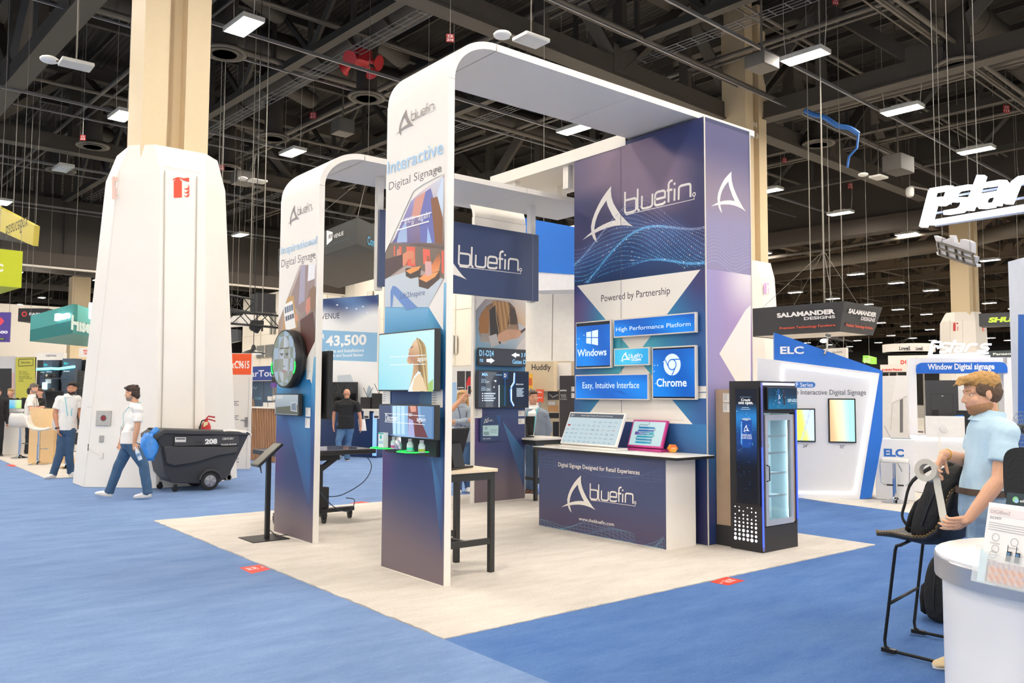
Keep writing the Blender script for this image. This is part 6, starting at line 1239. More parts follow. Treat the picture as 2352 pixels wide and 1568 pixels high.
# lighting truss and what hangs from it
TB = M('#2a2a2c', .5, .3)
def box_truss(label, a, b_, s=.3):
    mb = MB(); a = Vector(a); b_ = Vector(b_); d = (b_-a).normalized(); x = d.cross(Vector((0, 0, 1))).normalized(); L = (b_-a).length
    for i in (-1, 1):
        for j in (-1, 1): mb.tube(a+x*i*s/2+Vector((0, 0, j*s/2)), b_+x*i*s/2+Vector((0, 0, j*s/2)), .028, n=6)
    n = int(L/(s*1.1))
    for k in range(n):
        p = a+d*(L*k/n); q = a+d*(L*(k+1)/n); sg = 1 if k % 2 else -1
        for i in (-1, 1): mb.tube(p+x*i*s/2+Vector((0, 0, sg*s/2)), q+x*i*s/2+Vector((0, 0, -sg*s/2)), .014, n=5)
        mb.tube(p+x*s/2*sg+Vector((0, 0, -s/2)), q-x*s/2*sg+Vector((0, 0, -s/2)), .014, n=5)
    t = thing('lighting_truss', label, 'truss', (a+b_)/2); mb.build('lattice', TB, t)
    m2 = MB(); [m2.tube(p+Vector((0, 0, s/2)), (p.x, p.y, 15.25), .015, n=5) for p in (a+d*L*.2, a+d*L*.8)]; m2.build('hoist_chain', WIRE, t)
    return t
box_truss('black lattice lighting truss, upper of two right of the white column', D(470, 683, 26), D(600, 706, 25), .42); box_truss('black lattice lighting truss, lower of two right of the white column', D(470, 724, 24), D(636, 738, 23.4), .34)
b = MB(); c = D(604, 697, 25); b.box(c.x-.28, c.y-.28, c.z-.28, c.x+.28, c.y+.28, c.z+.28); tag(b.build('truss_corner', M('#3a3a3c', .5, .3, noise=.3, nscale=15)), 'dark boxy truss corner block right of the white column', 'truss')
c = D(590, 752, 23.6); t = thing('stage_light', 'black moving stage light hung under the lower truss', 'lamp', c); b = MB(); b.box(c.x-.16, c.y-.1, c.z+.08, c.x+.16, c.y+.1, c.z+.2); b.build('yoke_base', BLACK, t); b = MB(); b.box(c.x-.17, c.y-.03, c.z-.1, c.x-.14, c.y+.03, c.z+.1); b.box(c.x+.14, c.y-.03, c.z-.1, c.x+.17, c.y+.03, c.z+.1); b.build('yoke', BLACK, t); b = MB(); b.lathe(c+Vector((-.06, 0, .0)), [(.05, -.16), (.12, -.1), (.13, .08), (.11, .16)], 16, (.8, -.3, -.5)); b.build('head', BLACK, t, smooth=True, auto=.6)
b = MB(); b.tube(c+Vector((0, 0, .2)), c+Vector((0, 0, .36)), .02); b.build('clamp', BLACK, t)
f = FrPQ((510, 740), 32, (580, 740), 31); t = slab('hanging_sign', 'white hanging banner reading Hardware Solutions behind the trusses', 'sign', f, (517, 752), (580, 722), .06, M('#e4e0dc', .6), lambda A: (A.t('Hardware', (527, 741), (549, 736), '#8d8a8a'), A.t('Solutions', (520, 747), (541, 743), '#8d8a8a'), A.r((512, 724), (524, 736), '#4a3a8e'))); wires(t, [f.P(*f.uv(530, 722), -.03), f.P(*f.uv(575, 722), -.03)])
f = FrPQ((510, 770), 27, (547, 770), 26.4); t = slab('hanging_screen', 'dark hanging screen right of the white column under the trusses', 'screen', f, None, None, .12, M('#33373d', .3), None, quad=[(505, 792), (547, 783), (547, 757), (505, 753)]); wires(t, [f.P(*f.uv(540, 757), -.06)])
c = D(582, 812, 22); t = thing('pendant_lamp', 'black dish-shaped pendant lamp beside the orange-headed wall', 'lamp', c); b = MB(); b.lathe(c, [(.3, 0), (.31, .01), (.2, .07), (.07, .11), (.05, .2), (.02, .24)], 24); b.build('shade', BLACK, t, smooth=True, auto=.6); b = MB(); b.lathe(c, [(.02, -.02), (.2, -.01), (.22, .005)], 20); b.build('lens', M('#ffe9c8', .4, emit=2), t); b = MB(); b.tube(c+Vector((0, 0, .24)), (c.x, c.y, 15.25), .01, n=5); b.build('cord', BLACK, t)
# ---- hanging black box sign, poster wall and demo counter behind
fq1 = FrPQ((700, 540), 24, (821, 500), 21); fq2 = FrPQ((821, 500), 21, (900, 515), 23)
t = thing('hanging_cube', 'big black hanging box sign seen between the two arches', 'sign', D(821, 560, 21)); zt_, zm_, zb_ = D(821, 499, 21).z, D(821, 560, 21).z, D(821, 600, 21).z
pA = fq1.P(fq1.uv(640, 540)[0], 0); pB = D(821, 500, 21); pC = fq2.P(fq2.uv(960, 515)[0], 0); inx = Vector((1.2, 1.6, 0))
b = MB()
for pa, pb in ((pA, pB), (pB, pC)): b.hexa([Vector((p.x, p.y, zm_)) for p in (pa, pb)]+[Vector((p.x, p.y, zm_))+Vector((.15, .2, 0)) for p in (pb, pa)]+[Vector((p.x, p.y, zt_)) for p in (pa, pb)]+[Vector((p.x, p.y, zt_))+Vector((.15, .2, 0)) for p in (pb, pa)])
b.build('side_panels', M('#26292b', .5), t); b = MB(); q4 = pA+(pC-pB); b.hexa([Vector((p.x, p.y, zm_-.04)) for p in (pA, pB, pC, q4)]+[Vector((p.x, p.y, zm_-.001)) for p in (pA, pB, pC, q4)]); b.build('underside', M('#1a1a1b', .6), t)
b = MB(); b.cur = lin('#f4f4f4'); b.poly(fq1, fq1.pts([(751, 529), (765, 533), (764, 551), (751, 563)]), .01); b.tpx(fq1, 'VENUE', (766, 548), (789, 530), .01, bold=.01); b.cur = lin('#26292b'); b.tpx(fq1, 'RF', (755, 549), (763, 536), .014, bold=.02); b.cur = lin('#4fb4e0'); b.tpx(fq1, 'Confident Wireless Audio in ALL Environments', (718, 577), (803, 546), .01, bold=.02); b.tpx(fq2, 'Confident', (844, 561), (880, 556), .01, bold=.02); b.build('lettering', PRINT, t)
wires(t, [Vector((pB.x, pB.y, zt_))], conv=D(845, 400, 22)); wires(t, [Vector((pA.x, pA.y, zt_)), Vector((pC.x, pC.y, zt_))], conv=D(845, 400, 22))
f = FrPQ((700, 700), 24.6, (868, 705), 23.2)
def art_rf(A):
    A.g(A.u0, A.v0, A.u1, A.v1, 30, 60, lambda x, y: mix(mix(mix(lin('#b9c6d4'), lin('#f2f4f6'), sm(.05, .3, y+.05*math.sin(x*9))), lin('#ffffff'), .5), mix(lin('#23407c'), lin('#5f86bd'), .5+.5*math.sin(x*11+y*20)), sm(.86+.05*math.sin(x*8)-.05*x, .96, y)))
    v0 = A.fr.uv(800, 826)[1]; v1 = A.fr.uv(800, 757)[1]; A.px([(690, 824), (866, 831), (867, 764), (690, 755)], '#8fc0e4')
    A.t('VENUE', (738, 733), (780, 718), '#2b2f38'); A.t('OVER', (716, 779), (746, 766), '#ffffff', bold=.05); A.t('43,500', (748, 799), (842, 767), '#ffffff', bold=.03); A.t('Events and Installations', (748, 810), (836, 800), '#ffffff', bold=.01); A.t('Work and Sound Better', (748, 820), (835, 811), '#ffffff', bold=.01)
    for x, y in ((775, 700), (797, 707), (819, 709), (834, 704), (845, 718)): A.px([(x-3, y), (x, y-2), (x+3, y), (x, y+2)], '#eaf4fc')
    A.px([(842, 905), (845, 890), (849, 884), (853, 892), (854, 912), (844, 914)], '#a9bac9'); A.px([(776, 862), (806, 860), (816, 885), (776, 890)], '#cfd9e2')
slab('poster_wall', 'tall poster of clouds with the number 43,500 behind the man in black', 'poster', f, None, None, .15, WHITE2, art_rf, quad=[(690, 1012), (864, 1016), (868.5, 705), (690, 690)])
fz = Fr(f.P(0, 0, 1.2), f.u); t = thing('demo_counter', 'dark blue fronted demo counter with white top behind the man in black', 'counter', fz.P(*fz.uv(790, 1012))); b = MB(); (u0, v0), (u1, v1) = fz.uv(700, 1010), fz.uv(866, 944); v0 = -fz.o.z; b.fbox(fz, u0, v0, u1, v1, -.6, 0); b.build('body', M('#1c3560', .4, noise=.3, nscale=2), t); b = MB(); b.fbox(fz, u0, v1, u1+.03, v1+.05, -.65, .03); b.build('worktop', WHITE2, t)
b = MB(); (a0, _), (a1, _) = fz.uv(857, 950), fz.uv(866, 950); b.fbox(fz, a0, v0+.05, a1, v1-.05, .001, .01); b.build('light_panel', M('#7fb0f0', .4, emit=.8), t)
for i, (x0, x1, y, lab) in enumerate(((751, 765, 911, 'black antenna box left behind the man in black'), (827, 851, 912, 'black antenna box right of the man in black'), (853, 876, 903, 'black antenna box half hidden by the tall tower screens'), (764, 792, 902, 'large black antenna box directly behind the bald head'))):
    f3 = Fr(fz.P(0, 0, -.3-.22*(i == 3)), fz.u); (a0, _), (a1, b1) = f3.uv(x0, 944), f3.uv(x1, y); tt = thing('antenna_box', lab, 'box', f3.P((a0+a1)/2, v1+.05)); b = MB(); b.fbox(f3, a0, v1+.051, a1, b1, -.2, .0); b.build('case', BLACK, tt, bevel=.01)
    b = MB(); m_ = (a0+a1)/2; b.tube(f3.P(m_, b1, -.1), f3.P(m_-.16, b1+.25, -.1), .008, n=5); b.tube(f3.P(m_, b1, -.1), f3.P(m_+.16, b1+.25, -.1), .008, n=5); b.build('antenna', BLACK, tt)
t = slab('wall_display', 'large black screen behind the man in black, under the poster words', 'screen', Fr(f.P(0, 0, .25), f.u), (753, 930), (818, 877), .08, M('#1b1b1d', .25)); b = MB(); fx = Fr(f.P(0, 0, .25), f.u); b.fbox(fx, fx.uv(783, 930)[0], v1+.0, fx.uv(788, 930)[0], fx.uv(786, 900)[1], -.06, -.02); b.build('stand', BLACK, t)
for x, lab in ((755, 'white price card left on the demo counter front'), (842, 'white price card right on the demo counter front'), (865, 'white price card at the far right end of the demo counter front')): tt = slab('price_card', lab, 'card', Fr(fz.P(0, 0, .025), fz.u), (x-7, 961), (x+6, 942), .01, CARD, lambda A: (A.mb.rect(A.fr, A.u0+.02, A.v0+.02, A.u1-.02, A.v0+.07, A.nx(), lin('#3a3a40')),))
# ================================================================ right: numbered column, stands, foreground
dN = 28.9; cN = D(1706, 620, dN)
tn = column(cN.x, cN.y, 'beige numbered steel column with white casing right behind the navy wall', (.42, 1.30), (.40, .99), 5.6, 6.15)
fN = Fr((cN.x, cN.y-.72, 0), (1, 0, 0)); b = MB(); b.cur = lin('#e9e2d4'); f2 = Ffront((cN.x-.4, cN.y-1.2, 0))
fNs = Fr((cN.x-.67, cN.y, 0), (0, -1, 0)); 
fq = Fr((cN.x, cN.y-.665, 0), (1, 0, 0)); b.tpx(fq, 'N', (1731, 291), (1738, 282), .01, bold=.03); b.tpx(fq, '3', (1736, 317), (1742, 308), .01, bold=.03); b.tpx(fq, '1', (1730, 317), (1732.5, 308), .01, bold=.03); b.build('lettering', PRINT, tn)
fC3 = Fr((cN.x+.40, cN.y-1.30, 0), (.9, .9, 0), (0.0, .3, 5.6)); A = Art(Fr((cN.x, cN.y-1.345, 0), (1, 0, 0), (0, .31, 5.6)), .01, .003); extinguisher_mark(A, 1759, 662, 11, 13, '#c9a3d6'); A.build('front_mark', tn)
d3 = 45.0; c3 = D(2211, 740, d3); t3 = column(c3.x, c3.y, 'farther beige column with white casing and red extinguisher signs, behind the fair-haired man', (.5, 1.25), (.48, 1.05), 5.6, 6.1, rot=.5)
A = Art(Ffront(c3+Vector((-.9, -1.1, 0))), .01, .004); extinguisher_mark(A, 2194, 750, 12, 10, '#c93a35'); extinguisher_mark(A, 2258, 751, 7, 10, '#d96a60'); A.st_([(2180, 735), (2181, 800)], .03, '#cfc9bf'); A.st_([(2209, 735), (2210, 800)], .03, '#cfc9bf'); A.build('front_marks', t3)
# blue and white slanted stand
a0, b0 = G(1826, 1142), G(1974, 1147); u = b0-a0; fE = Fr(a0, u)
W_E = M('#f1f1f3', .45, noise=.02); BL = M('#1f6fd0', .45, noise=.04)
t = thing('stand_wall', 'white slanted stand wall with blue head and two bright portrait screens, right of the fridge', 'wall', fE.P(*fE.uv(1900, 1144)))
b = MB(); b.prism(fE, fE.pts([(1740, 1143), (1974, 1147), (2020, 857), (1779, 826), (1740, 822)]), -.12, 0); b.build('white_panel', W_E, t)
b = MB(); b.prism(Fr(fE.P(0, 0, -.13), fE.u), Fr(fE.P(0, 0, -.13), fE.u).pts([(1779, 828), (1778.5, 763), (2027, 851), (2027, 1005), (2002, 1143), (1973, 1146), (2018, 860)]), -.35, 0); b.build('blue_panel', BL, t)
LW = M('#ffffff', .4, emit=1.6)
b = MB()
for L in ([(1796, 890), (1796, 841), (2008, 869), (1963, 1133), (1826, 1131)],): P = [fE.P(*fE.uv(x, y), .012) for x, y in L]; [b.beam(P[i], P[i+1], .022, .022, fE.n) for i in range(len(P)-1)]
b.build('light_line', LW, t)
A = Art(fE, .003, .001); P = fE.pts([(1811, 884), (1813, 879), (1817, 876), (1868, 877), (1872, 880), (1873, 884), (1871, 888), (1867, 890), (1816, 890), (1812, 888)]); A.mb.poly(fE, P, A.nx(), lin('#3f7fd0')); A.t('WF Series', (1815, 888), (1867, 878.5), '#f4f7fb', bold=.01); A.t('Ultra Slim Interactive Digital Signage', (1778, 909), (1989, 895), '#55555c'); A.t('24"', (1845, 1027), (1856, 1020), '#55555c'); A.t('32"', (1929, 1029), (1940, 1022), '#55555c'); A.build('wall_lettering', t)
fE2 = Fr(fE.P(0, 0, -.128), fE.u); A = Art(fE2, .004, .002); A.t('ELC', (1792, 813), (1846, 795), '#f4f8fd', bold=.03); A.build('head_lettering', t)
def lcd(label, a_, b_, fn): screen('portrait_screen', label, fE, a_, b_, .03, .005, bezel=.02, art=lambda A: A.g(A.u0, A.v0, A.u1, A.v1, 10, 14, fn), frame=BLACK, mat=MC('bright_screen', .2, 1.15))
lcd('portrait screen glowing yellow-green and lilac, beside the fridge', (1826, 1014), (1872.5, 938), lambda x, y: mix(mix(lin('#dff56a'), lin('#cfeefc'), sm(.35, .75, x+.35*(y-.5))), lin('#b9a8f0'), sm(.08, .0, abs(x-.55-.5*(y-.5)))*.8))
lcd('larger portrait screen glowing orange and mint, right of the yellow-green one', (1904, 1016), (1965, 915), lambda x, y: mix(mix(lin('#f7b98a'), lin('#f0eec0'), sm(.1, .5, x+.2*y)), lin('#aef4e8'), sm(.4, .9, x+.1*y)))
# small counter, laptop, chrome stool
g0, g1 = G(2040, 1147), G(2096, 1150); f = Fr(g0, g1-g0); t = thing('stand_counter', 'small white counter with three blue letters and a chrome stool before it', 'counter', f.P(*f.uv(2068, 1149)))
b = MB(); (u0, v0), (u1, v1) = f.uv(2012, 1148), f.uv(2098, 1010); b.fbox(f, u0, .002, u1, v1, -.5, 0); b.build('body', W_E, t); A = Art(f, .002); A.t('ELC', (2030, 1048), (2076, 1031), '#2f6fc4', bold=.05); A.build('lettering', t)
zc_ = f.P(0, v1).z; c = D(2055, 1008, (f.P((u0+u1)/2, v1)-CAM).dot(FW)+.2); c.z = zc_+.003; tl = thing('laptop', 'open silver laptop on the small lettered counter', 'laptop', c); fl = Fr(c, f.u); b = MB(); b.fbox(fl, -.06, 0, .24, .015, -.2, .0); b.build('keyboard', M('#b9bbc0', .3, .5), tl); b = MB(); b.hexa([fl.P(-.06, .015, -.2), fl.P(-.06, .015, 0), fl.P(-.066, .015, 0), fl.P(-.066, .015, -.2), fl.P(-.15, .2, -.2), fl.P(-.15, .2, 0), fl.P(-.156, .2, 0), fl.P(-.156, .2, -.2)]); b.build('lid', M('#a9abb0', .3, .5), tl)
g_ = G(2057, 1153); bar_stool('chrome bar stool with square pale seat before the small lettered counter', (g_.x, g_.y, 0), math.atan2(f.u.y, f.u.x), .66, M('#d9d9d6', .4), 'square')
# windowed stand behind
dW = 14.5; fW2 = FrPQ((2096, 850), dW, (2330, 846), dW-.6)
t = thing('window_stand', 'white stand with a big opening under a blue band lettered Window Digital signage', 'stand', fW2.P(*fW2.uv(2220, 1000)))
b = MB(); Wq = fW2.uv; z0_ = -fW2.o.z+.002
def wpx(mb, a_, b_, n0, n1, base=False): (q0, r0), (q1, r1) = fW2.uv(*a_), fW2.uv(*b_); mb.fbox(fW2, q0, z0_ if base else r0, q1, r1, n0, n1)
wpx(b, (2092, 1110), (2104, 822), -.7, 0, True); wpx(b, (2313, 1110), (2340, 820), -.7, 0, True); wpx(b, (2104, 838), (2313, 820), -.7, 0); b.build('portal', W_E, t)
b = MB(); wpx(b, (2092, 1110), (2340, 1004), -.7, .02, True); b.build('base', W_E, t)
b = MB(); q0, r0 = fW2.uv(2104, 857); q1, r1 = fW2.uv(2313, 831); k = .1; b.prism(fW2, [(q0, r0), (q1, r0), (q1, r1-k)]+[(q1-k+k*math.cos(a_), r1-k+k*math.sin(a_)) for a_ in (.4, .8, 1.2, 1.57)]+[(q0+k-k*math.sin(a_), r1-k+k*math.cos(a_)) for a_ in (0, .4, .8, 1.2, 1.57)], -.3, .03); b.build('blue_band', M('#1466cc', .45), t)
A = Art(Fr(fW2.P(0, 0, .03), fW2.u), .002); A.t('Window Digital signage', (2131, 853), (2284, 834), '#f2f6fb', bold=.03); A.build('lettering', t)
b = MB(); wpx(b, (2092, 1009), (2230, 1005), .02, .05); b.build('light_line', LW, t)
zS = fW2.P(0, fW2.uv(2200, 822)[1]).z
# the glowing word, drawn from strokes: tall hooked capitals, then small letters over one underline
def pc_word(mb, fr, quad, n, depth):
    """quad = four measured corners (ll, lr, ur, ul) of the word box; letters drawn as thick solid strokes"""
    Q = [Vector(fr.uv(*q, n)) for q in quad]
    def m(x, y): return tuple((Q[0]*(1-x)+Q[1]*x)*(1-y)+(Q[3]*(1-x)+Q[2]*x)*y)
    hgt = (Q[3]-Q[0]).length; w = hgt*.112
    def S(pts, k=1.0):
        pts = [m(*p) for p in pts]
        N = len(pts); L = []; R = []
        for i in range(N):
            a = Vector(pts[max(i-1, 0)]); p = Vector(pts[i]); b_ = Vector(pts[min(i+1, N-1)]); d = (b_-a).normalized(); nn = Vector((-d.y, d.x)); L.append(tuple(p+nn*w*k/2)); R.append(tuple(p-nn*w*k/2))
        for i in range(N-1): mb.prism(fr, [R[i], R[i+1], L[i+1], L[i]], n-depth, n)
    S([(.012, 0), (.012, .93)]); S([(.012, .93), (.145, .93), (.165, .86), (.155, .58), (.12, .54)]); S([(.125, .66), (.07, .66), (.048, .58), (.048, .16), (.065, .07), (1.0, .07)], 1.0)
    S([(.315, .86), (.215, .86), (.195, .8), (.195, .64), (.21, .58), (.29, .56), (.305, .5), (.3, .34), (.28, .28), (.18, .28)], .9)
    S([(.375, 1.1), (.345, .26)], 1.05); S([(.3, .84), (.47, .84)], .8)
    S([(.42, .84), (.53, .84), (.55, .78), (.53, .26)], .9); S([(.52, .56), (.44, .56), (.425, .5), (.425, .34), (.44, .28), (.5, .28)], .9)
    S([(.6, .26), (.62, .76), (.65, .84), (.75, .84)], .95); S([(.97, .86), (.85, .86), (.83, .8), (.83, .64), (.85, .58), (.94, .56), (.96, .5), (.95, .34), (.93, .28), (.8, .28)], .9)
GLOW = M('#e9f2ff', .4, emit=3.0)
fT = Fr(fW2.P(0, 0, -.2), fW2.u); b = MB(); pc_word(b, fT, ((2131, 819), (2270, 812), (2284, 787), (2141, 782)), .0, .08); t = thing('glowing_sign', 'smaller glowing white sign standing on the windowed stand', 'sign', fT.P(*fT.uv(2205, 816))); b.build('letters', M('#eef2ff', .4, emit=1.9), t); b = MB(); wv = fT.uv; b.fbox(fT, fT.uv(2131, 820)[0], zS-fT.o.z, fT.uv(2275, 820)[0], fT.uv(2131, 817)[1], -.08, 0); b.build('footing', W_E, t)
fP = FrPQ((2110, 520), 13.5, (2352, 460), 11.0); b = MB(); pc_word(b, fP, ((2110, 521), (2470, 462), (2490, 370), (2133, 432)), 0, .12); t = thing('glowing_sign', 'big glowing white hanging sign at the right edge, cut off by the picture', 'sign', fP.P(*fP.uv(2230, 500))); b.build('letters', GLOW, t)
b = MB(); P = lambda x, y: fP.P(*fP.uv(x, y), -.14)
for (p, q) in (((2125, 490), (2490, 425)), ((2140, 455), (2490, 395)), ((2130, 518), (2490, 462))): b.beam(P(*p), P(*q), .03, .03)
b.build('rack', M('#6b6f7c', .4, .5), t); wires(t, [P(2130, 436), P(2225, 430), P(2165, 470)])
# back of a second hanging sign
fQ = FrPQ((2150, 560), 19, (2240, 600), 16.5); b = MB(); t = thing('hanging_sign', 'back of a pale hanging letter sign on a dark grid, below the big glowing sign', 'sign', fQ.P(*fQ.uv(2195, 590)))
for q in ([(2145, 541), (2163, 547), (2160, 558), (2150, 555)], [(2165, 551), (2180, 547), (2190, 556), (2204, 560), (2206, 549), (2222, 552), (2232, 558), (2232, 582), (2160, 566)], [(2150, 557), (2162, 560), (2240, 590), (2236, 606), (2155, 582)], [(2150, 578), (2243, 607), (2243, 613), (2152, 585)], [(2181, 540), (2188, 541), (2192, 556), (2184, 555)]): b.prism(fQ, fQ.pts(q), -.08, 0)
b.build('letters', M('#b9bcc6', .5), t); b = MB(); P = lambda x, y: fQ.P(*fQ.uv(x, y), .03)
for (p, q) in (((2157, 555), (2240, 583)), ((2160, 570), (2240, 596)), ((2162, 585), (2243, 611)), ((2157, 555), (2162, 586)), ((2175, 560), (2180, 592)), ((2197, 568), (2202, 598)), ((2212, 573), (2217, 603)), ((2236, 582), (2242, 611))): b.beam(P(*p), P(*q), .035, .035)
b.build('grid_frame', M('#4a463f', .5), t); wires(t, [P(2168, 553), P(2232, 575)])
# things seen through and on that stand
fM = Fr(fW2.P(0, 0, .12), fW2.u); zB = zT_ = fW2.P(0, fW2.uv(2200, 1004)[1]).z
t = thing('white_monitor', 'white monitor on a slim stand seen from behind, in the opening of the windowed stand', 'screen', fM.P(*fM.uv(2170, 1000))); fM2 = Fr(fM.P(0, 0, .35), fM.u); b = MB(); (u0, v0), (u1, v1) = fM2.uv(2126, 1003), fM2.uv(2215, 956); b.fbox(fM2, u0, v0, u1, v1, 0, .03); b.build('back_shell', M('#f1efec', .4), t, bevel=.008); b = MB(); cx_, cy_ = fM2.uv(2168, 984); b.lathe(fM2.P(cx_, cy_, .03), [(.07, 0), (.06, .03), (.03, .035)], 20, fM2.n); b.build('pivot', M('#e6e4e1', .4), t, smooth=True, auto=.6); b = MB(); (q0, _), (q1, r1) = fM2.uv(2155, 1000), fM2.uv(2160, 997); b.fbox(fM2, q0, -fM2.o.z, q1, r1, .03, .05); b.fbox(fM2, q0-.2, -fM2.o.z+.001, q1+.2, -fM2.o.z+.02, -.15, .25); b.build('stand', M('#ece9e4', .4), t)
fI = Fr(fW2.P(0, 0, -.72), fW2.u)
slab('cabinet_back', 'big dark panel with a square door seen through the opening of the windowed stand', 'panel', Fr(fW2.P(0, 0, -1.6), fW2.u), (2131, 1110), (2200, 873), .2, M('#3d3f42', .5), lambda A: (A.st_([(2138, 905), (2189, 905), (2189, 950), (2138, 950), (2138, 905)], .01, '#2c2e30'), A.r((2162, 908), (2167, 910), '#b9b9b9'), A.r((2140, 941), (2156, 955), '#151618')))
slab('stand_wall', 'white inner wall behind the fair-haired head, with a small colourful screen', 'wall', Fr(fW2.P(0, 0, -2.2), fW2.u), (2195, 1110), (2345, 868), .1, W_E, lambda A: (A.r((2290, 894), (2312, 912), '#17181a'), A.t('PLUS', (2296, 901), (2310, 895), '#d9d9d9'), A.pg([(2290, 950), (2312, 950), (2312, 914), (2290, 914)], ['#3fa06a', '#b9d9e9', '#4a7fb4', '#e9e0a9'])))
slab('small_screen', 'blue portrait screen beside the white monitor', 'screen', Fr(fW2.P(0, 0, -.3), fW2.u), None, None, .04, BLACK, lambda A: A.px([(2192, 954), (2213, 953), (2215, 996), (2195, 996)], '#1b76d8'), quad=[(2190, 1002), (2218, 1001), (2215, 950), (2189, 951)])
slab('till_row', 'row of black devices on the ledge inside the windowed stand', 'devices', Fr(fW2.P(0, 0, -.9), fW2.u), (2198, 1006), (2245, 943), .2, M('#232427', .5), lambda A: (A.st_([(2212, 944), (2225, 957), (2240, 950)], .008, '#101112'),))
fL2 = Fr(fW2.P(0, 0, .0), fW2.u); t = thing('tablet', 'thin black tablet on an angled stand at the left post of the windowed stand', 'tablet', fL2.P(*fL2.uv(2100, 992))); b = MB(); P = lambda x, y: fL2.P(*fL2.uv(x, y), -.25); b.beam(P(2096, 992), P(2105, 954), .16, .015, fL2.u); b.beam(P(2096, 992), P(2122, 993), .16, .015); b.build('case', BLACK, t)
slab('white_banner', 'white booth panel with blue foot at the right edge', 'panel', FrPQ((2336, 700), 9.5, (2360, 700), 9.3), (2336, 1237), (2420, 572), .1, M('#e4ebf5', .4), lambda A: A.px([(2338, 1236), (2420, 1236), (2420, 722), (2339, 722)], '#1f6cc4'))
c = D(2340, 985, 8.6); t = thing('pedestal_fan', 'grey wire pedestal fan at the right edge behind the fair-haired man', 'fan', (c.x, c.y, 0)); fz = Ffront(c, .5)
b = MB()
for r in (.06, .1, .14, .18): b.path([fz.P(r*math.cos(q), r*math.sin(q), .03) for q in [k*6.283/24 for k in range(24)]], .003, n=5, closed=True)
for k in range(16): q = k*.3927; b.tube(fz.P(.03*math.cos(q), .03*math.sin(q), .05), fz.P(.18*math.cos(q), .18*math.sin(q), .02), .0025, n=4)
b.build('grille', M('#8f9298', .4, .5), t); b = MB(); b.lathe(fz.P(0, 0, -.06), [(.05, 0), (.05, .1), (.03, .12)], 16, fz.n); b.build('motor', BLACK, t); b = MB(); b.tube(fz.P(0, -.02, -.02), (c.x, c.y, .02), .015); b.lathe((c.x, c.y, 0), [(.18, 0), (.18, .02), (.03, .04)], 20); b.build('pole', BLACK, t)
# curtained structure and far signs
t = slab('curtain', 'white translucent drape hung between the blue-edged wall and the windowed stand', 'curtain', FrPQ((2030, 1000), 17, (2092, 1000), 16.5), (2024, 1091), (2092, 862), .05, M('#e9e7e4', .6, wave=(2.5, 'X', .8)), lambda A: (A.r((2067, 912), (2074, 993), '#6d6c6c'), A.px([(2058, 862), (2092, 862), (2092, 905), (2048, 925)], '#f2f0ed'), A.st_([(2092, 905), (2050, 926), (2046, 985)], .02, '#cfccc8')))
f = FrPQ((2030, 855), 26, (2110, 855), 25.5); slab('stand_header', 'low white header with red letters, left of the windowed stand', 'sign', f, (2022, 855), (2120, 836), .3, M('#efe6de', .5), lambda A: (A.t('peerless', (2026, 853), (2072, 845), '#d9402f', bold=.03), A.r((2022, 855), (2120, 853.6), '#2c2a28')))
slab('stand_header', 'taller white header with red letters behind the windowed stand', 'sign', FrPQ((2040, 840), 28, (2120, 838), 27.5), (2040, 838), (2140, 815), .3, M('#efe9e3', .5), lambda A: A.t('peerless', (2069, 841), (2130, 821), '#e0452f', bold=.02))
c = D(2087, 800, 40); t = thing('hanging_drum', 'white round hanging drum sign with dark letters', 'sign', c); R = 1.15
b = MB(); zt2, zb2 = D(2087, 791, 40).z, D(2087, 809, 40).z; b.lathe((c.x, c.y, zb2), [(R, 0), (R, zt2-zb2), (R-.05, zt2-zb2), (R-.05, 0)], 36); b.build('drum', M('#eeeae6', .5), t, smooth=True, auto=.6); A = Art(Ffront(c-FW*1.2), .01); A.t('Lowell.', (2065, 804), (2091, 795), '#2f3038', bold=.04, italic=.2); A.t('Lowell.', (2103, 804), (2120, 796), '#2f3038', bold=.04, italic=.2); A.build('lettering', t); wires(t, [Vector((c.x-.8, c.y, zt2)), Vector((c.x+.8, c.y, zt2)), Vector((c.x, c.y+1, zt2))], conv=D(2091, 775, 40))
f = FrPQ((1982, 825), 30, (2001, 825), 29.4); t = slab('hanging_sign', 'lime green slanted hanging sign with pale letters above the blue-edged wall', 'sign', f, None, None, .2, M('#8fd94a', .5, emit=.3), lambda A: A.t('SAGE', (1984, 834), (2000, 820), '#eaffc9', bold=.06), quad=[(1981, 831), (2001, 836), (2001, 821), (1982, 816)]); wires(t, [f.P(*f.uv(1990, 818), -.1)])
f = FrPQ((2240, 740), 34, (2352, 728), 33); t = slab('hanging_sign', 'dark hanging sign with lime letters at the right edge', 'sign', f, (2249, 749), (2400, 713), 1.0, M('#33363a', .5), lambda A: A.t('SHURE', (2270, 741), (2357, 725), '#c3e84a', bold=.06, italic=.15)); wires(t, [f.P(*f.uv(2260, 713), -.4), f.P(*f.uv(2340, 713), -.4)])
f = FrPQ((2270, 815), 30, (2352, 812), 29); slab('stand_header', 'dark header lettered in white behind the small glowing sign at right', 'sign', f, (2262, 822), (2420, 800), .3, M('#3d4a4f', .5), lambda A: A.t('Panasonic', (2281, 816), (2340, 808), '#e9eded', bold=.03))
f = FrPQ((1880, 800), 27, (1945, 812), 26); t = slab('hanging_sign', 'pale hanging sign with grey letters behind the blue head of the slanted wall', 'sign', f, (1885, 830), (1943, 798), .1, M('#e4e0da', .5), lambda A: A.t('Q-SYS', (1912, 812), (1934, 806), '#55555c', bold=.02)); wires(t, [f.P(*f.uv(1895, 798), -.05), f.P(*f.uv(1935, 798), -.05)])
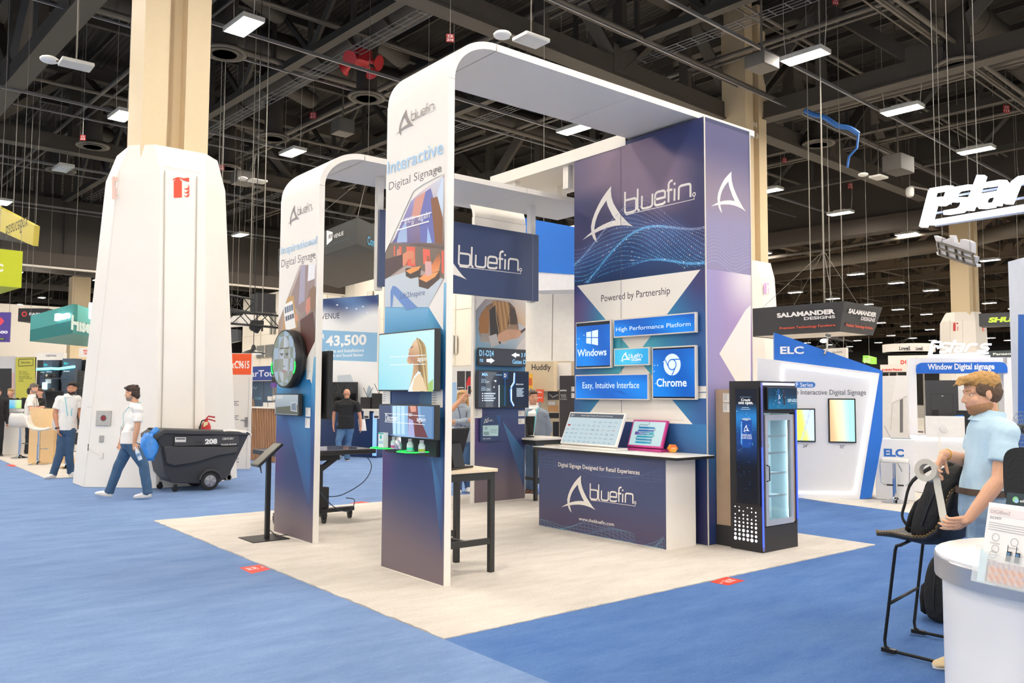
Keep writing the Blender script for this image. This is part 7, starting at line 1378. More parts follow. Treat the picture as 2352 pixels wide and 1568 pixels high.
c = D(1893, 785, 15); t = thing('spot_light', 'arm spot light glaring over the blue head of the slanted wall', 'lamp', c); b = MB(); b.beam(c+Vector((.05, 0, .12)), c+RT*.12+Vector((0, 0, .1)), .2, .05); b.build('head', M('#6d6c6a', .4, .3), t); b = MB(); b.ell(c+Vector((0, 0, .02)), (.07, .07, .035)); b.build('lens', M('#f2faff', .4, emit=20), t); b = MB(); b.path([c+RT*.06+Vector((0, 0, .1)), c, fE2.P(*fE2.uv(1893, 812), -.2)] if False else [c+RT*.06+Vector((0, 0, .1)), D(1900, 800, 14), D(1893, 814, 12.6)], .015); b.build('arm', M('#6d6c6a', .4, .3), t)
box_truss('silver lighting truss behind the arm spot light at right', D(1855, 790, 26), D(1905, 778, 25), .4); box_truss('dark truss end standing by the pale hanging sign', D(1900, 786, 30), D(1948, 795, 29), .35)
# black hanging cube
dS = 22.0; q1 = FrPQ((1780, 720), dS+1.5, (1939, 700), dS); q2 = FrPQ((1939, 700), dS, (2027, 706), dS+1.6)
t = thing('hanging_cube', 'black tapering hanging sign with white and red letters and pale underside', 'sign', D(1939, 762, dS)); zt4, zb4 = D(1939, 691, dS).z, D(1939, 760, dS).z
pts = [q1.P(q1.uv(1700, 720)[0], 0), D(1939, 700, dS), q2.P(q2.uv(2027, 706)[0], 0)]; pts.append(pts[0]+pts[2]-pts[1]); cc = sum(pts, Vector())/4
top_ = [Vector((p.x, p.y, zt4)) for p in pts]; bot_ = [Vector((cc.x+(p.x-cc.x)*.86, cc.y+(p.y-cc.y)*.86, zb4)) for p in pts]
b = MB(); b.loft([bot_, top_], caps=False); b.build('side_panels', M('#323439', .5), t); b = MB(); b.loft([[p+Vector((0, 0, .02)) for p in bot_], [p+Vector((0, 0, .06)) for p in bot_]]); b.build('underside', M('#e4ddd4', .5), t)
def tilt_face(i, j):
    u_ = (bot_[j]-bot_[i]).normalized(); v_ = ((top_[i]+top_[j])-(bot_[i]+bot_[j])).normalized(); return Fr(bot_[i], u_, v_)
F1, F2 = tilt_face(0, 1), tilt_face(1, 2); A = Art(F1, .03, .004); A.t('SALAMANDER', (1785, 730), (1917, 709), '#f0f0f2', bold=.05); A.t('DESIGNS', (1847, 735), (1918, 723), '#e4e4e8', bold=.03); A.t('Premium Technology Furniture', (1791, 758), (1918, 743), '#c9563f', bold=.03); A.build('lettering', t)
A = Art(F2, .03, .004); A.t('SALAMANDER', (1948, 719), (2014.5, 718), '#f0f0f2', bold=.05); A.t('DESIGNS', (1977, 735), (2011, 731), '#e4e4e8', bold=.03); A.t('Premium Technology Furniture', (1942, 751), (2006, 750), '#c9563f', bold=.03); A.build('lettering', t)
wires(t, [Vector((cc.x+(p.x-cc.x)*.7, cc.y+(p.y-cc.y)*.7, zt4)) for p in pts]+[top_[1]*.7+cc*.3+Vector((0, 0, (zt4-cc.z)*.0))], conv=D(1892, 576, dS+1.5)); b = MB(); q = D(1892, 576, dS+1.5); b.tube(q, (q.x, q.y, 15.25), .012, n=5); b.build('hook_cable', WIRE, t)
# ---- behind the centre: blue box sign, plywood stand, black stele
f = FrPQ((1215, 500), 19, (1320, 520), 18.2)
t = slab('stand_tower', 'bright blue topped white stand tower behind the navy hanging sign', 'tower', f, None, None, .8, M('#1273d6', .5), None, quad=[(1200, 622), (1345, 632), (1345, 526), (1200, 499)]); wires(t, [f.P(*f.uv(1225, 503), -.4)])
slab('stand_tower', 'white boxed stand front under the bright blue band behind the centre', 'wall', Fr(f.P(0, 0, -.02), f.u), None, None, .8, M('#e9e8ea', .5), None, quad=[(1200, 668), (1345, 664), (1345, 632), (1200, 622)])
f = FrPQ((1190, 700), 20, (1340, 705), 19.4); slab('stand_wall', 'tall cream stand wall behind the plywood wall and man in blazer', 'wall', f, None, None, .2, M('#efe9dd', .5), lambda A: A.st_([(1270, 672), (1268, 828)], .02, '#8d8375'), quad=[(1190, 1000), (1345, 1000), (1345, 664), (1190, 668)])
f = FrPQ((1200, 850), 17, (1275, 850), 16.8); slab('stand_wall', 'pale plywood wall with dark lettering behind the man in blazer', 'wall', f, (1205, 898), (1272, 829), .3, M('#d9c29c', .5, noise=.06, nscale=6), lambda A: A.t('Huddly', (1221, 854), (1265, 836), '#332f2c', bold=.015))
f3 = Fr(f.P(0, 0, -.35), f.u); slab('shelf_wall', 'open back of the plywood stand with parts on shelves right of the man in blazer', 'shelf', f3, (1236, 1040), (1320, 829), .3, M('#c9b491', .5), lambda A: (A.r((1272, 832), (1312, 895), '#efe9de'), A.r((1258, 898), (1284, 918), '#4a4743'), A.r((1259, 922), (1275, 930), '#e0d9cc'), A.r((1259, 931), (1283, 945), '#c9965f'), A.r((1259, 948), (1284, 960), '#2b2927'), A.r((1270, 968), (1284, 1010), '#1f1f20'), A.st_([(1262, 905), (1270, 912), (1282, 906)], .02, '#b9b4ac')))
slab('small_sign', 'orange small sign with white letters behind the man in blazer', 'sign', Fr(f.P(0, 0, .15), f.u), (1231, 924), (1248, 894), .03, M('#ee5a30', .5), lambda A: (A.t('WALL', (1232, 902), (1245, 898), '#fff1ea', bold=.03), A.t('plus', (1235, 915), (1245, 911), '#fff1ea', bold=.03))); slab('small_sign', 'yellow and red small banner above the man in blazer', 'sign', Fr(f.P(0, 0, .2), f.u), (1214, 893), (1223, 858), .03, M('#f0b93a', .5), lambda A: A.r((1215, 868), (1222, 885), '#d9622f'))
f = FrPQ((1284, 900), 13.5, (1320, 900), 13.3); slab('stele', 'black upright stele with small white words left of the navy wall', 'stele', f, (1285, 1140), (1330, 862), .3, M('#3a3638', .5), lambda A: (A.t('synthax', (1286.5, 899), (1302, 894), '#eeeeee', bold=.05), A.t('PRO AUDIO', (1288, 909), (1300, 905), '#d9d9d9'), A.t('DISTRIBUTION', (1289, 913), (1301, 910), '#d9d9d9'), A.t('FOR THE AMERICAS', (1287, 918), (1302, 915), '#d9d9d9')))
f = FrPQ((1036, 900), 17, (1084, 900), 16.7); slab('display_wall', 'white stand wall with dark panels behind the blonde woman', 'wall', f, (1020, 1060), (1090, 842), .2, WHITE2, lambda A: (A.r((1050, 852), (1068, 895), '#3a3636'), A.r((1070, 852), (1084, 895), '#2f2b2c'), A.px([(1071, 880), (1076, 866), (1084, 864), (1084, 893), (1072, 892)], '#d9302c'), A.t('synthax', (1051, 892), (1066, 888), '#f0f0f0', bold=.05), A.r((1037, 878), (1049, 935), '#a9c9e4')))
def posts(name, n=2, y0=0):
    for o in list(COL.objects):
        if o.parent is None and o.name.split('.')[0] == name and o.get('label'):
            m = [c for c in o.children if c.name.split('.')[0] == 'panel'][0].data.vertices; z = min(v.co.z for v in m)+o.location.z
            if z < .3: continue
            lo = [v.co+o.location for v in m if v.co.z+o.location.z < z+.25]; a, b_ = min(lo, key=lambda p: p.dot(RT)), max(lo, key=lambda p: p.dot(RT)); k = MB()
            for q in ([.2, .8] if n == 2 else [.5]): p = a+(b_-a)*q; k.tube((p.x, p.y, .0), (p.x, p.y, z+.02), .025, n=8)
            k.build('post', M('#8d8a86', .4), o)
posts('stand_header'); posts('small_sign', 1); posts('stand_sign')
# ================================================================ foreground right
BAGM = M('#161617', .75, noise=.2, nscale=20, bump=.5, bscale=25)
LEATH = M('#201d1b', .5, noise=.15, nscale=15, bump=.15, bscale=60); METB = M('#131313', .45, .3)
def frame_stool(label):
    A_, B_, C_, D_ = G(2030, 1490, .02), G(2188, 1528, .02), G(2098, 1448, .02), G(2250, 1478, .02)
    zs = .70; t = thing('bar_stool', label, 'stool', (A_+B_+C_+D_)/4-Vector((0, 0, .02)))
    T1, T2, T3, T4 = D(2056, 1250, depth_(A_)-.02), D(2172, 1262, depth_(B_)+.0), D(2122, 1254, depth_(C_)+.05), D(2215, 1270, depth_(D_)+.02)
    for q in (T1, T2, T3, T4): q.z = zs
    for (a, b_, ta, tb) in ((A_, B_, T1, T2), (C_, D_, T3, T4)):
        m = MB(); d = (b_-a).normalized(); up_a = (ta-a).normalized(); up_b = (tb-b_).normalized()
        m.path([ta+(tb-ta)*.12, ta+(tb-ta)*.03-Vector((0, 0, .01)), ta-Vector((0, 0, .04)), a+up_a*.06, a+up_a*.02+d*.01, a+d*.05, b_-d*.05, b_+up_b*.02-d*.01, b_+up_b*.06, tb-Vector((0, 0, .04)), tb-(tb-ta)*.03-Vector((0, 0, .01)), tb-(tb-ta)*.12], .0105, n=10); m.build('leg', METB, t, smooth=True)
        m = MB(); m.beam(a-d*.01, a+d*.08, .035, .025); m.beam(b_-d*.08, b_+d*.01, .035, .025); m.build('foot_pad', METB, t)
    for (a, c_, ta, tc) in ((A_, C_, T1, T3), (B_, D_, T2, T4)):
        m = MB(); m.tube(a+(ta-a)*.43, c_+(tc-c_)*.43, .0105); m.build('footrest', METB, t, smooth=True)
    m = MB(); m.tube(T1+(T2-T1)*.12, T3+(T4-T3)*.12, .0105); m.tube(T1+(T2-T1)*.88, T3+(T4-T3)*.88, .0105); m.build('seat_rail', METB, t)
    cs = (T1+T2+T3+T4)/4; u_ = (T2-T1); u_.z = 0; u_.normalize(); v_ = Vector((-u_.y, u_.x, 0)); L = (T2-T1).length
    R = []
    for s, z, w in ((-.30, .035, .16), (-.27, .022, .19), (-.15, .012, .205), (.0, .006, .21), (.1, .02, .21), (.17, .07, .21), (.21, .15, .205), (.235, .24, .195), (.25, .31, .17), (.255, .335, .12)):
        R.append([cs+u_*(s)+v_*x*w+Vector((0, 0, z+(.045 if s > -.25 else .012)*abs(x)**2.4)) for x in (-1, -.75, -.4, 0, .4, .75, 1)]+[cs+u_*(s+.012*(z > .05))+v_*x*w+Vector((0, 0, z-.022+(.045 if s > -.25 else .012)*abs(x)**2.4)) for x in (1, .75, .4, 0, -.4, -.75, -1)])
    m = MB(); m.loft(R); m.build('seat_shell', LEATH, t, smooth=True)
    m = MB(); edge = [r[0] for r in R]+[r[3]+Vector((0, 0, .004)) for r in R[-1:]]+[r[6] for r in reversed(R)]
    for i in range(len(edge)-1):
        n_ = max(1, int((edge[i+1]-edge[i]).length/.012))
        for k in range(n_): p = edge[i]+(edge[i+1]-edge[i])*(k/n_); q = edge[i]+(edge[i+1]-edge[i])*((k+.6)/n_)+Vector((0, 0, .004*(1 if k % 2 else -1))); m.tube(p+Vector((0, 0, .003)), q+Vector((0, 0, .003)), .0021, n=5)
    m.build('stitching', M('#b08a4a', .6), t)
    return t, cs, u_, v_
def depth_(p): return (p-CAM).dot(FW)
ts_, cs, us, vs_ = frame_stool('black leather bar stool with brass stitching on a black tube frame, backpack on its seat')
def backpack(label, c, u_, v_, H_, tilt, tA_):
    """rounded pack: u_ = depth direction, v_ = width direction; leans by tilt along u_"""
    t = thing('backpack', label, 'bag', c); R = []; up = Vector((0, 0, 1)); rr = random.Random(5)
    for k, (z, w, d) in enumerate(((0, .12, .07), (.015, .155, .1), (.08, .17, .12), (.2, .175, .135), (.32, .17, .13), (.42, .15, .11), (.48, .115, .08), (.51, .06, .04))):
        z *= H_/.51; R.append([c+up*z+u_*(tilt*z)+v_*w*math.copysign(abs(math.cos(q))**.6, math.cos(q))*(1+rr.uniform(-.03, .03))+u_*d*math.copysign(abs(math.sin(q))**.7, math.sin(q))*(1+rr.uniform(-.04, .04)) for q in [i*6.283/24 for i in range(24)]])
    b = MB(); b.loft(R); o = b.build('main_body', BAGM, t, smooth=True); o.modifiers.new('s', 'SUBSURF').levels = 1; o.modifiers['s'].render_levels = 1
    b = MB(); R2 = []
    for z, w, d in ((.03, .1, .03), (.05, .125, .05), (.15, .13, .06), (.24, .12, .055), (.28, .09, .03)):
        z *= H_/.51; R2.append([c+up*z+u_*(tilt*z-.1)+v_*w*math.copysign(abs(math.cos(q))**.6, math.cos(q))-u_*d*(.6+.6*math.sin(q)) for q in [i*6.283/20 for i in range(20)]])
    b.loft(R2); b.build('front_pocket', BAGM, t, smooth=True)
    b = MB(); [b.path([c+up*(z*H_/.51)+u_*(tilt*z*H_/.51)+v_*x*w for z, x, w in ((.1, s, .178), (.25, s, .18), (.4, s, .16), (.48, s, .12))]+[], .006, n=6) for s in (-.96, .96)]; b.build('zip', M('#2c2c2e', .3, .4), t)
    top = c+up*(H_*1.0)+u_*(tilt*H_)
    b = MB(); b.path([top-v_*.03, top+up*.04-v_*.02, top+up*.05, top+up*.04+v_*.02, top+v_*.03], .01, n=8); b.build('top_handle', BAGM, t, smooth=True)
    for s in (-1, 1):
        q = s*.09; b = MB(); b.path(smp([top+v_*q*.6-up*.03, top+v_*q+tA_*.08, c+up*H_*.74+v_*q+u_*tilt*H_*.6+tA_*.2, c+up*H_*.42+v_*q+u_*tilt*H_*.3+tA_*.2, c+up*.12+v_*q*1.1+tA_*.15, c+up*.05+v_*q*1.2+tA_*.08]), .02, n=8, flat=.4); b.build('shoulder_strap', BAGM, t, smooth=True)
    return t
bc = cs+us*.03+Vector((0, 0, .022)); backpack('black backpack sitting on the bar stool with its strap hanging out to the left', bc-us*.02, us, vs_, .5, .42, -us)
g_ = G(2178, 1424); backpack('second black backpack standing on the carpet behind the bar stool', Vector((g_.x, g_.y, .0)), us, vs_, .5, .05, us)
# white round-ended counter in the near corner
dC = 3.3; zC = D(2192, 1292, dC).z; Rr = .52; cc = D(2192, 1280, dC)+RT*(Rr+.03)+FW*.1
t = thing('round_counter', 'white rounded counter with silver rim in the lower right corner', 'counter', (cc.x, cc.y, 0))
def stad(r, z, n=40):
    d = (RT+FW*-.15); d.z = 0; d.normalize(); e = Vector((-d.y, d.x, 0)); P = []
    for k in range(n): q = k*6.28318/n; p = Vector((cc.x, cc.y, z))+d*(r*math.cos(q)+(1.2 if math.cos(q) > 0 else 0))+e*r*math.sin(q); P.append(p)
    return P
b = MB(); b.loft([stad(Rr-.03, 0), stad(Rr-.03, zC-.1)]); b.build('body', M('#eeeef0', .35, noise=.01), t, smooth=True, auto=.5)
b = MB(); b.loft([stad(Rr, zC-.1), stad(Rr, zC-.02), stad(Rr-.006, zC-.012)]); b.build('rim', M('#b9bcc2', .3, .75, noise=.03), t, smooth=True, auto=.5)
b = MB(); b.loft([stad(Rr-.004, zC-.0195), stad(Rr-.004, zC-.004), stad(Rr-.015, zC)]); b.build('top', M('#f6f5f3', .2, noise=.01), t, smooth=True, auto=.5)
# leaflet holder and leaflets
dH = 2.95; p0 = D(2246, 1300, dH); p0.z = zC+.002; uH = (D(2420, 1310, dH-.22)-D(2262, 1295, dH)); uH.z = 0; uH.normalize(); vH = (Vector((0, 0, 1))*.97+Vector((-uH.y, uH.x, 0))*.24).normalized(); fHd = Fr(p0, uH, vH)
t = thing('leaflet_holder', 'clear acrylic holder on the rounded counter with a leaning leaflet', 'holder', p0)
GL = M('#f4fafa', .05, alpha=.2, noise=0)
b = MB(); b.fbox(fHd, -.012, 0, .24, .11, .022, .025); b.fbox(fHd, -.012, 0, -.009, .13, -.05, .022); b.fbox(fHd, -.012, 0, .24, .004, -.05, .022); b.fbox(fHd, -.012, .0, .24, .2, -.053, -.05); b.build('acrylic', GL, t)
t = thing('leaflet', 'white printed leaflet with radio pictures and a crowd photo, leaning in the clear holder', 'leaflet', fHd.P(.1, .006, .0)); b = MB(); b.fbox(fHd, 0, .005, .22, .285, -.004, .0); b.build('sheet', M('#f4f2f0', .4), t)
A = Art(fHd, .001, .0004); A.p([(.005, .245), (.22, .235), (.22, .265), (.005, .27)], '#efe2e0')
A.mb.text(fHd, 'DIGIBee2', .012, .248, .085, .26, A.nx(), col=lin('#9a8f94')); A.mb.text(fHd, 'ECHO', .014, .228, .055, .238, A.nx(), col=lin('#77757a'))
for k in range(4): A.p([(.012, .214-k*.008), (.2, .210-k*.008), (.2, .212-k*.008), (.012, .216-k*.008)], '#a9a7a9')
for x, y in ((.045, .165), (.115, .158), (.05, .125), (.045, .105)): A.mb.ring(fHd, x, y, .012, .014, n=A.nx(), col=lin('#9a989a')); A.p([(x-.018, y-.022), (x+.018, y-.022), (x+.018, y-.019), (x-.018, y-.019)], '#b9b6b6')
for x in (.092, .124): A.p([(x, .09), (x+.018, .09), (x+.02, .125), (x+.002, .125)], '#26323f'); A.p([(x+.003, .125), (x+.006, .125), (x+.006, .145), (x+.003, .145)], '#26323f'); A.p([(x+.004, .112), (x+.015, .112), (x+.015, .12), (x+.004, .12)], '#4f86b4')
A.g(.035, .012, .22, .082, 60, 24, lambda x, y: mix(mix(lin('#b9563a'), lin('#e6b08a'), abs(math.sin(x*23+y*7))), mix(lin('#5f8fc0'), lin('#c9dbe9'), abs(math.sin(x*31))), .5*(y > .75 or (math.sin(x*47)+math.sin(y*19)) > .9)))
A.p([(.0, .005), (.03, .005), (.03, .1), (.0, .12)], '#cfe6ee'); A.build('print', t)
fH3 = Fr(fHd.P(0, 0, -.06), uH, vH); t = thing('leaflet', 'dark teal leaflet with a pale round logo standing behind the white one', 'leaflet', fH3.P(.1, .006)); b = MB(); b.fbox(fH3, .02, .002, .26, .335, -.004, 0); b.build('sheet', M('#17323a', .35), t); A = Art(fH3, .001, .0004); A.mb.disc(fH3, .055, .312, .011, n=A.nx(), col=lin('#7fc98a')); A.mb.disc(fH3, .06, .308, .008, n=A.nx(), col=lin('#9fc9e9')); A.mb.text(fH3, 'elisayo', .072, .302, .13, .314, A.nx(), col=lin('#e9eeee'), bold=.02); A.mb.ring(fH3, .13, .27, .03, .034, n=A.nx(), col=lin('#9fb4b9'), k=28); A.build('print', t)
# office chair behind the counter
c = D(2350, 1085, 4.3); t = thing('office_chair', 'black office chair whose rounded back rises behind the leaflets', 'chair', (c.x+.2, c.y-.1, 0)); fO = Fr(c, uH); R = []
for s, n_ in ((1.0, 0), (1.0, -.035), (.93, -.05)): R.append([fO.P(.02+.2*s*math.copysign(abs(math.cos(q))**.45, math.cos(q))+.07, -.03+.16*s*math.copysign(abs(math.sin(q))**.45, math.sin(q)), n_) for q in [k*6.283/32 for k in range(32)]])
b = MB(); b.loft(R); b.build('backrest', M('#1c1c1d', .7, bump=.3), t, smooth=True, auto=.7)
b = MB(); R = [[fO.P(.09+.23*s*math.cos(q), -.62+z, -.28+.22*s*math.sin(q)) for q in [k*6.283/28 for k in range(28)]] for s, z in ((.9, 0), (1, .03), (1, .07), (.85, .09))]; b.loft(R); b.build('seat', M('#1c1c1d', .7), t, smooth=True, auto=.7)
b = MB(); b.beam(fO.P(.09, -.12, -.05), fO.P(.09, -.6, -.12), .06, .03); b.build('back_stay', BLACK, t); p = fO.P(.09, -.62, -.28); b = MB(); b.tube((p.x, p.y, .08), (p.x, p.y, p.z), .03); b.build('gas_lift', BLACK, t)
b = MB(); [b.beam((p.x, p.y, .09), (p.x+.28*math.cos(k*1.2566), p.y+.28*math.sin(k*1.2566), .07), .05, .03) for k in range(5)]; b.build('star_base', BLACK, t)
for k in range(5): b = MB(); q = Vector((p.x+.28*math.cos(k*1.2566), p.y+.28*math.sin(k*1.2566), .03)); b.lathe(q-Vector((.02, 0, 0)), [(.02, 0), (.03, .004), (.03, .036), (.02, .04)], 12, (1, 0, 0)); b.box(q.x-.01, q.y-.01, .03, q.x+.01, q.y+.01, .07); b.build('caster', BLACK, t)
# ================================================================ people
def capsule(mb, a, b, r0, r1, n=12):
    a = Vector(a); b = Vector(b); L = (b-a).length
    if L < 1e-5: return mb.ell(a, (r0, r0, r0))
    prof = [(r0*math.sin(q), -r0*math.cos(q)) for q in (0.01, .5, 1.0, 1.5708)]+[(r1*math.cos(q), L+r1*math.sin(q)) for q in (0, .55, 1.05, 1.56)]
    return mb.lathe(a, prof, n, b-a)
def remesh(mb, name, mat, parent, vox, smooth=3, disp=None, cut=None):
    me = bpy.data.meshes.new(name); me.from_pydata([tuple(v) for v in mb.v], [], mb.f); me.update()
    bm = bmesh.new(); bm.from_mesh(me); bmesh.ops.recalc_face_normals(bm, faces=bm.faces); bm.to_mesh(me); bm.free()
    o = bpy.data.objects.new('tmp', me); COL.objects.link(o)
    r = o.modifiers.new('r', 'REMESH'); r.mode = 'VOXEL'; r.voxel_size = vox; r.use_smooth_shade = True
    s = o.modifiers.new('s', 'SMOOTH'); s.iterations = smooth; s.factor = .5
    dg = bpy.context.evaluated_depsgraph_get(); m2 = bpy.data.meshes.new_from_object(o.evaluated_get(dg)); bpy.data.objects.remove(o); bpy.data.meshes.remove(me)
    org = wloc(parent)
    if disp:
        from mathutils import noise
        P = [(v.co.copy(), v.normal.copy()) for v in m2.vertices]; m2.vertices.foreach_set('co', [x for c, n in P for x in c+n*(noise.noise(c*disp[0])*disp[1])])
    m2.transform(Matrix.Translation(-org))
    m2.name = name; m2.materials.clear(); m2.materials.append(mat); m2.polygons.foreach_set('use_smooth', [True]*len(m2.polygons))
    q = bpy.data.objects.new(name, m2); COL.objects.link(q); q.parent = parent; return q
def hand(mb, wr, d, pn, side, L, curl=(.25, .3, .35, .4), thumb=.5, spread=.06):
    """palm and five separate fingers; d = pointing direction, pn = palm side, side=+1 when the thumb is at d x pn"""
    d = Vector(d).normalized(); pn = Vector(pn); pn = (pn-d*pn.dot(d)).normalized(); w = d.cross(pn)*side
    base = Vector(wr); k = L/.19
    lens = (.072, .080, .074, .058); offs = (.030, .010, -.011, -.030)
    capsule(mb, base-d*.01*k, base+d*.03*k, .021*k, .026*k)
    for i in range(4):
        a = base+d*.018*k+w*offs[i]*.55*k; b = base+d*(.088-.004*abs(i-1))*k+w*offs[i]*k
        capsule(mb, a, b, .0145*k, .0115*k)
        p = b; ang = 0; dd = d+w*offs[i]*spread*20*.3; dd.normalize()
        for s, (f, r0, r1) in enumerate(((.45, .0098, .009), (.3, .009, .0082), (.25, .0082, .0068))):
            ang += curl[i]*(1.0 if s == 0 else 1.25); e = (dd*math.cos(ang)+pn*math.sin(ang)).normalized()
            q = p+e*lens[i]*f*k; capsule(mb, p, q, r0*k, r1*k, 10); p = q
    a = base+d*.018*k+w*.02*k; t1 = (d*.65+w*.75+pn*.35).normalized(); b = a+t1*.045*k; capsule(mb, a, b, .0165*k, .012*k)
    t2 = (d*.95+w*(.45-thumb*.5)+pn*(.2+thumb)).normalized(); c = b+t2*.032*k; capsule(mb, b, c, .0112*k, .0098*k, 10)
    t3 = (d*.95+w*(.25-thumb)+pn*(.2+thumb)).normalized(); capsule(mb, c, c+t3*.026*k, .0098*k, .0078*k, 10)
SKIN = {}
def skin(c):
    if c not in SKIN:
        m = M(c, .5, noise=.07, nscale=14, bump=.05, bscale=90); m.node_tree.nodes['Principled BSDF'].inputs['Subsurface Weight'].default_value = .08; m.node_tree.nodes['Principled BSDF'].inputs['Subsurface Radius'].default_value = (.02, .008, .004); SKIN[c] = m
    return SKIN[c]
def cloth(c, rough=.85): return M(c, rough, noise=.08, nscale=6, bump=.5, bscale=7)
def jeans(c): return M(c, .85, noise=.28, nscale=9, bump=.8, bscale=9)
def person(label, pos, face, Ht=1.75, J=None, head=(0, 0, 0), sk='#d9a583', hair='#3a2a20', style='short', top=('#f0eee9', 'short'), pants='#34557d', shoes='#efeeec', vox=.008, hands=None, beard=None, build=1.0, lanyard=None, detail=True, shirt_len=.51, jacket=None, name='person', bare_head=False, hand_vox=None, belt=None, group=None, sides=None):
    pos = Vector((pos[0], pos[1], 0)); f = Vector((face[0], face[1], 0)).normalized(); rg = Vector((f.y, -f.x, 0))
    W = lambda x, y, z: pos+rg*x*Ht+f*y*Ht+Vector((0, 0, z*Ht))
    t = thing(name, label, 'person', pos, group)
    j = {}
    for s, n in ((1, 'r'), (-1, 'l')):
        j['sh'+n] = W(s*.108*build, -.005, .808); j['el'+n] = W(s*.135*build, -.02, .63); j['wr'+n] = W(s*.14*build, .03, .48)
        j['hi'+n] = W(s*.05, 0, .515); j['kn'+n] = W(s*.056, .012, .285); j['an'+n] = W(s*.058, -.012, .048); j['to'+n] = f
    j['pel'] = W(0, 0, .525); j['wst'] = W(0, .003, .61); j['chs'] = W(0, .0, .73); j['nk'] = W(0, -.008, .825); j['hd'] = W(0, .012, .932)
    if J: j.update({k: Vector(v) for k, v in J.items()})
    k = Ht
    up = Vector((0, 0, 1))
    def ring(c, wx, wy, ax=None, n=18, xdir=None):
        x = (xdir or rg); return [c+x*wx*math.cos(q)*k+f*wy*math.sin(q)*k for q in [i*6.28318/n for i in range(n)]]
    sx = (j['shr']-j['shl']); sx.z = 0; sx = sx.normalized()
    def torso(mb, inf, nk=True, lo=0):
        b = build; i = inf/k
        R = [ring(j['pel']-up*.055*k, .07+i, .05+i), ring(j['pel'], .09*b+i, .064*b+i), ring(j['pel']+(j['wst']-j['pel'])*.5, .087*b+i, .064*b+i), ring(j['wst'], .080*b+i, .06*b+i), ring((j['wst']+j['chs'])/2, .087*b+i, .065*b+i, xdir=sx), ring(j['chs'], .096*b+i, .068*b+i, xdir=sx), ring(j['chs']+(j['nk']-j['chs'])*.6, .09*b+i, .056+i, xdir=sx), ring(j['nk']-up*.012*k, .055+i, .042+i, xdir=sx), ring(j['nk']+up*.008*k, .036+i*.6, .036+i*.6)]
        mb.loft((R if nk else R[:-1])[lo:])
        for s in 'rl': capsule(mb, j['nk']-up*.03*k+(j['sh'+s]-j['nk'])*.2, j['sh'+s]-up*.008*k, .034*k+inf, .034*k+inf)
    # ---------------- body (one continuous surface)
    B = MB(); torso(B, 0)
    hp = math.radians(head[0]); hy = math.radians(head[1]); hr = math.radians(head[2])
    hf = f.copy(); hf.rotate(Matrix.Rotation(hy, 3, 'Z')); hx = Vector((hf.y, -hf.x, 0)); RM = Matrix.Rotation(hp, 3, hx); hf = RM @ hf; hu = RM @ up; R2 = Matrix.Rotation(hr, 3, hf); hx = R2 @ hx; hu = R2 @ hu
    hc = j['hd']
    Hh = lambda x, y, z: hc+hx*x*k+hf*y*k+hu*z*k
    rot = Matrix((hx, hf, hu)).transposed()
    capsule(B, j['nk']-up*.02*k, Hh(0, -.018, -.03), .033*k, .031*k)
    B.ell(Hh(0, -.012, .018), (.045*k, .056*k, .05*k), 20, 14, rot); B.ell(Hh(0, .006, -.018), (.039*k, .044*k, .048*k), 20, 14, rot); B.ell(Hh(0, .026, -.05), (.02*k, .018*k, .015*k), 12, 8, rot)
    B.ell(Hh(0, .030, .012), (.034*k, .017*k, .012*k), 14, 8, rot)
    capsule(B, Hh(0, .042, .008), Hh(0, .0555, -.015), .005*k, .007*k, 10); B.ell(Hh(0, .048, -.018), (.0105*k, .008*k, .0055*k), 10, 7, rot)
    for s in (1, -1):
        B.ell(Hh(s*.023, .029, -.016), (.014*k, .012*k, .015*k), 10, 8, rot); B.ell(Hh(s*.046, -.008, -.004), (.005*k, .0105*k, .016*k), 10, 8, rot)
    B.ell(Hh(0, .041, -.0345), (.0135*k, .009*k, .0075*k), 12, 8, rot)
    for s in (1, -1): B.ell(Hh(s*.0185, .0375, .0075), (.0095*k, .005*k, .0032*k), 10, 6, rot)
    for n, s in (('r', 1), ('l', -1)):
        S, E, Wr = j['sh'+n], j['el'+n], j['wr'+n]
        capsule(B, S, E, .030*k*build, .0235*k); mid = E+(Wr-E)*.3; capsule(B, E, mid, .0235*k, .0245*k); capsule(B, mid, Wr, .0245*k, .0158*k)
        hd = (hands or {}).get(n, {})
        d = hd.get('d') or (Wr-E).normalized()+up*-.1; pn = hd.get('pn') or (-rg*s*.9+f*.1)
        # thumb lies at d x pn * side
        hand(B, Wr, d, pn, hd.get('side', (1 if n == 'r' else -1)*hd.get('flip', 1)*(-1)), .108*k, hd.get('curl', (.25, .3, .35, .4)), hd.get('thumb', .4))
        Hp, K, A = j['hi'+n], j['kn'+n], j['an'+n]
        capsule(B, Hp, K, .05*k*build, .033*k); m2 = K+(A-K)*.35-f*.006*k; capsule(B, K, m2, .033*k, .035*k); capsule(B, m2, A, .034*k, .021*k)
        td = Vector(j['to'+n]).normalized(); capsule(B, A-up*.02*k, A+td*.075*k-up*.032*k, .022*k, .014*k)
    remesh(B, 'body', skin(sk), t, vox if not hand_vox else hand_vox, 2)
    # ---------------- clothes
    T = MB(); torso(T, .016 if not jacket else .03, False, 2 if belt else 0)
    if shirt_len < .53 and not belt: T.loft([ring(W(0, 0, shirt_len)*1.0 if False else j['pel']+up*(shirt_len-.525)*k, .095*build+.016/k, .07*build+.016/k), ring(j['wst'], .085*build+.018/k, .065*build+.016/k)])
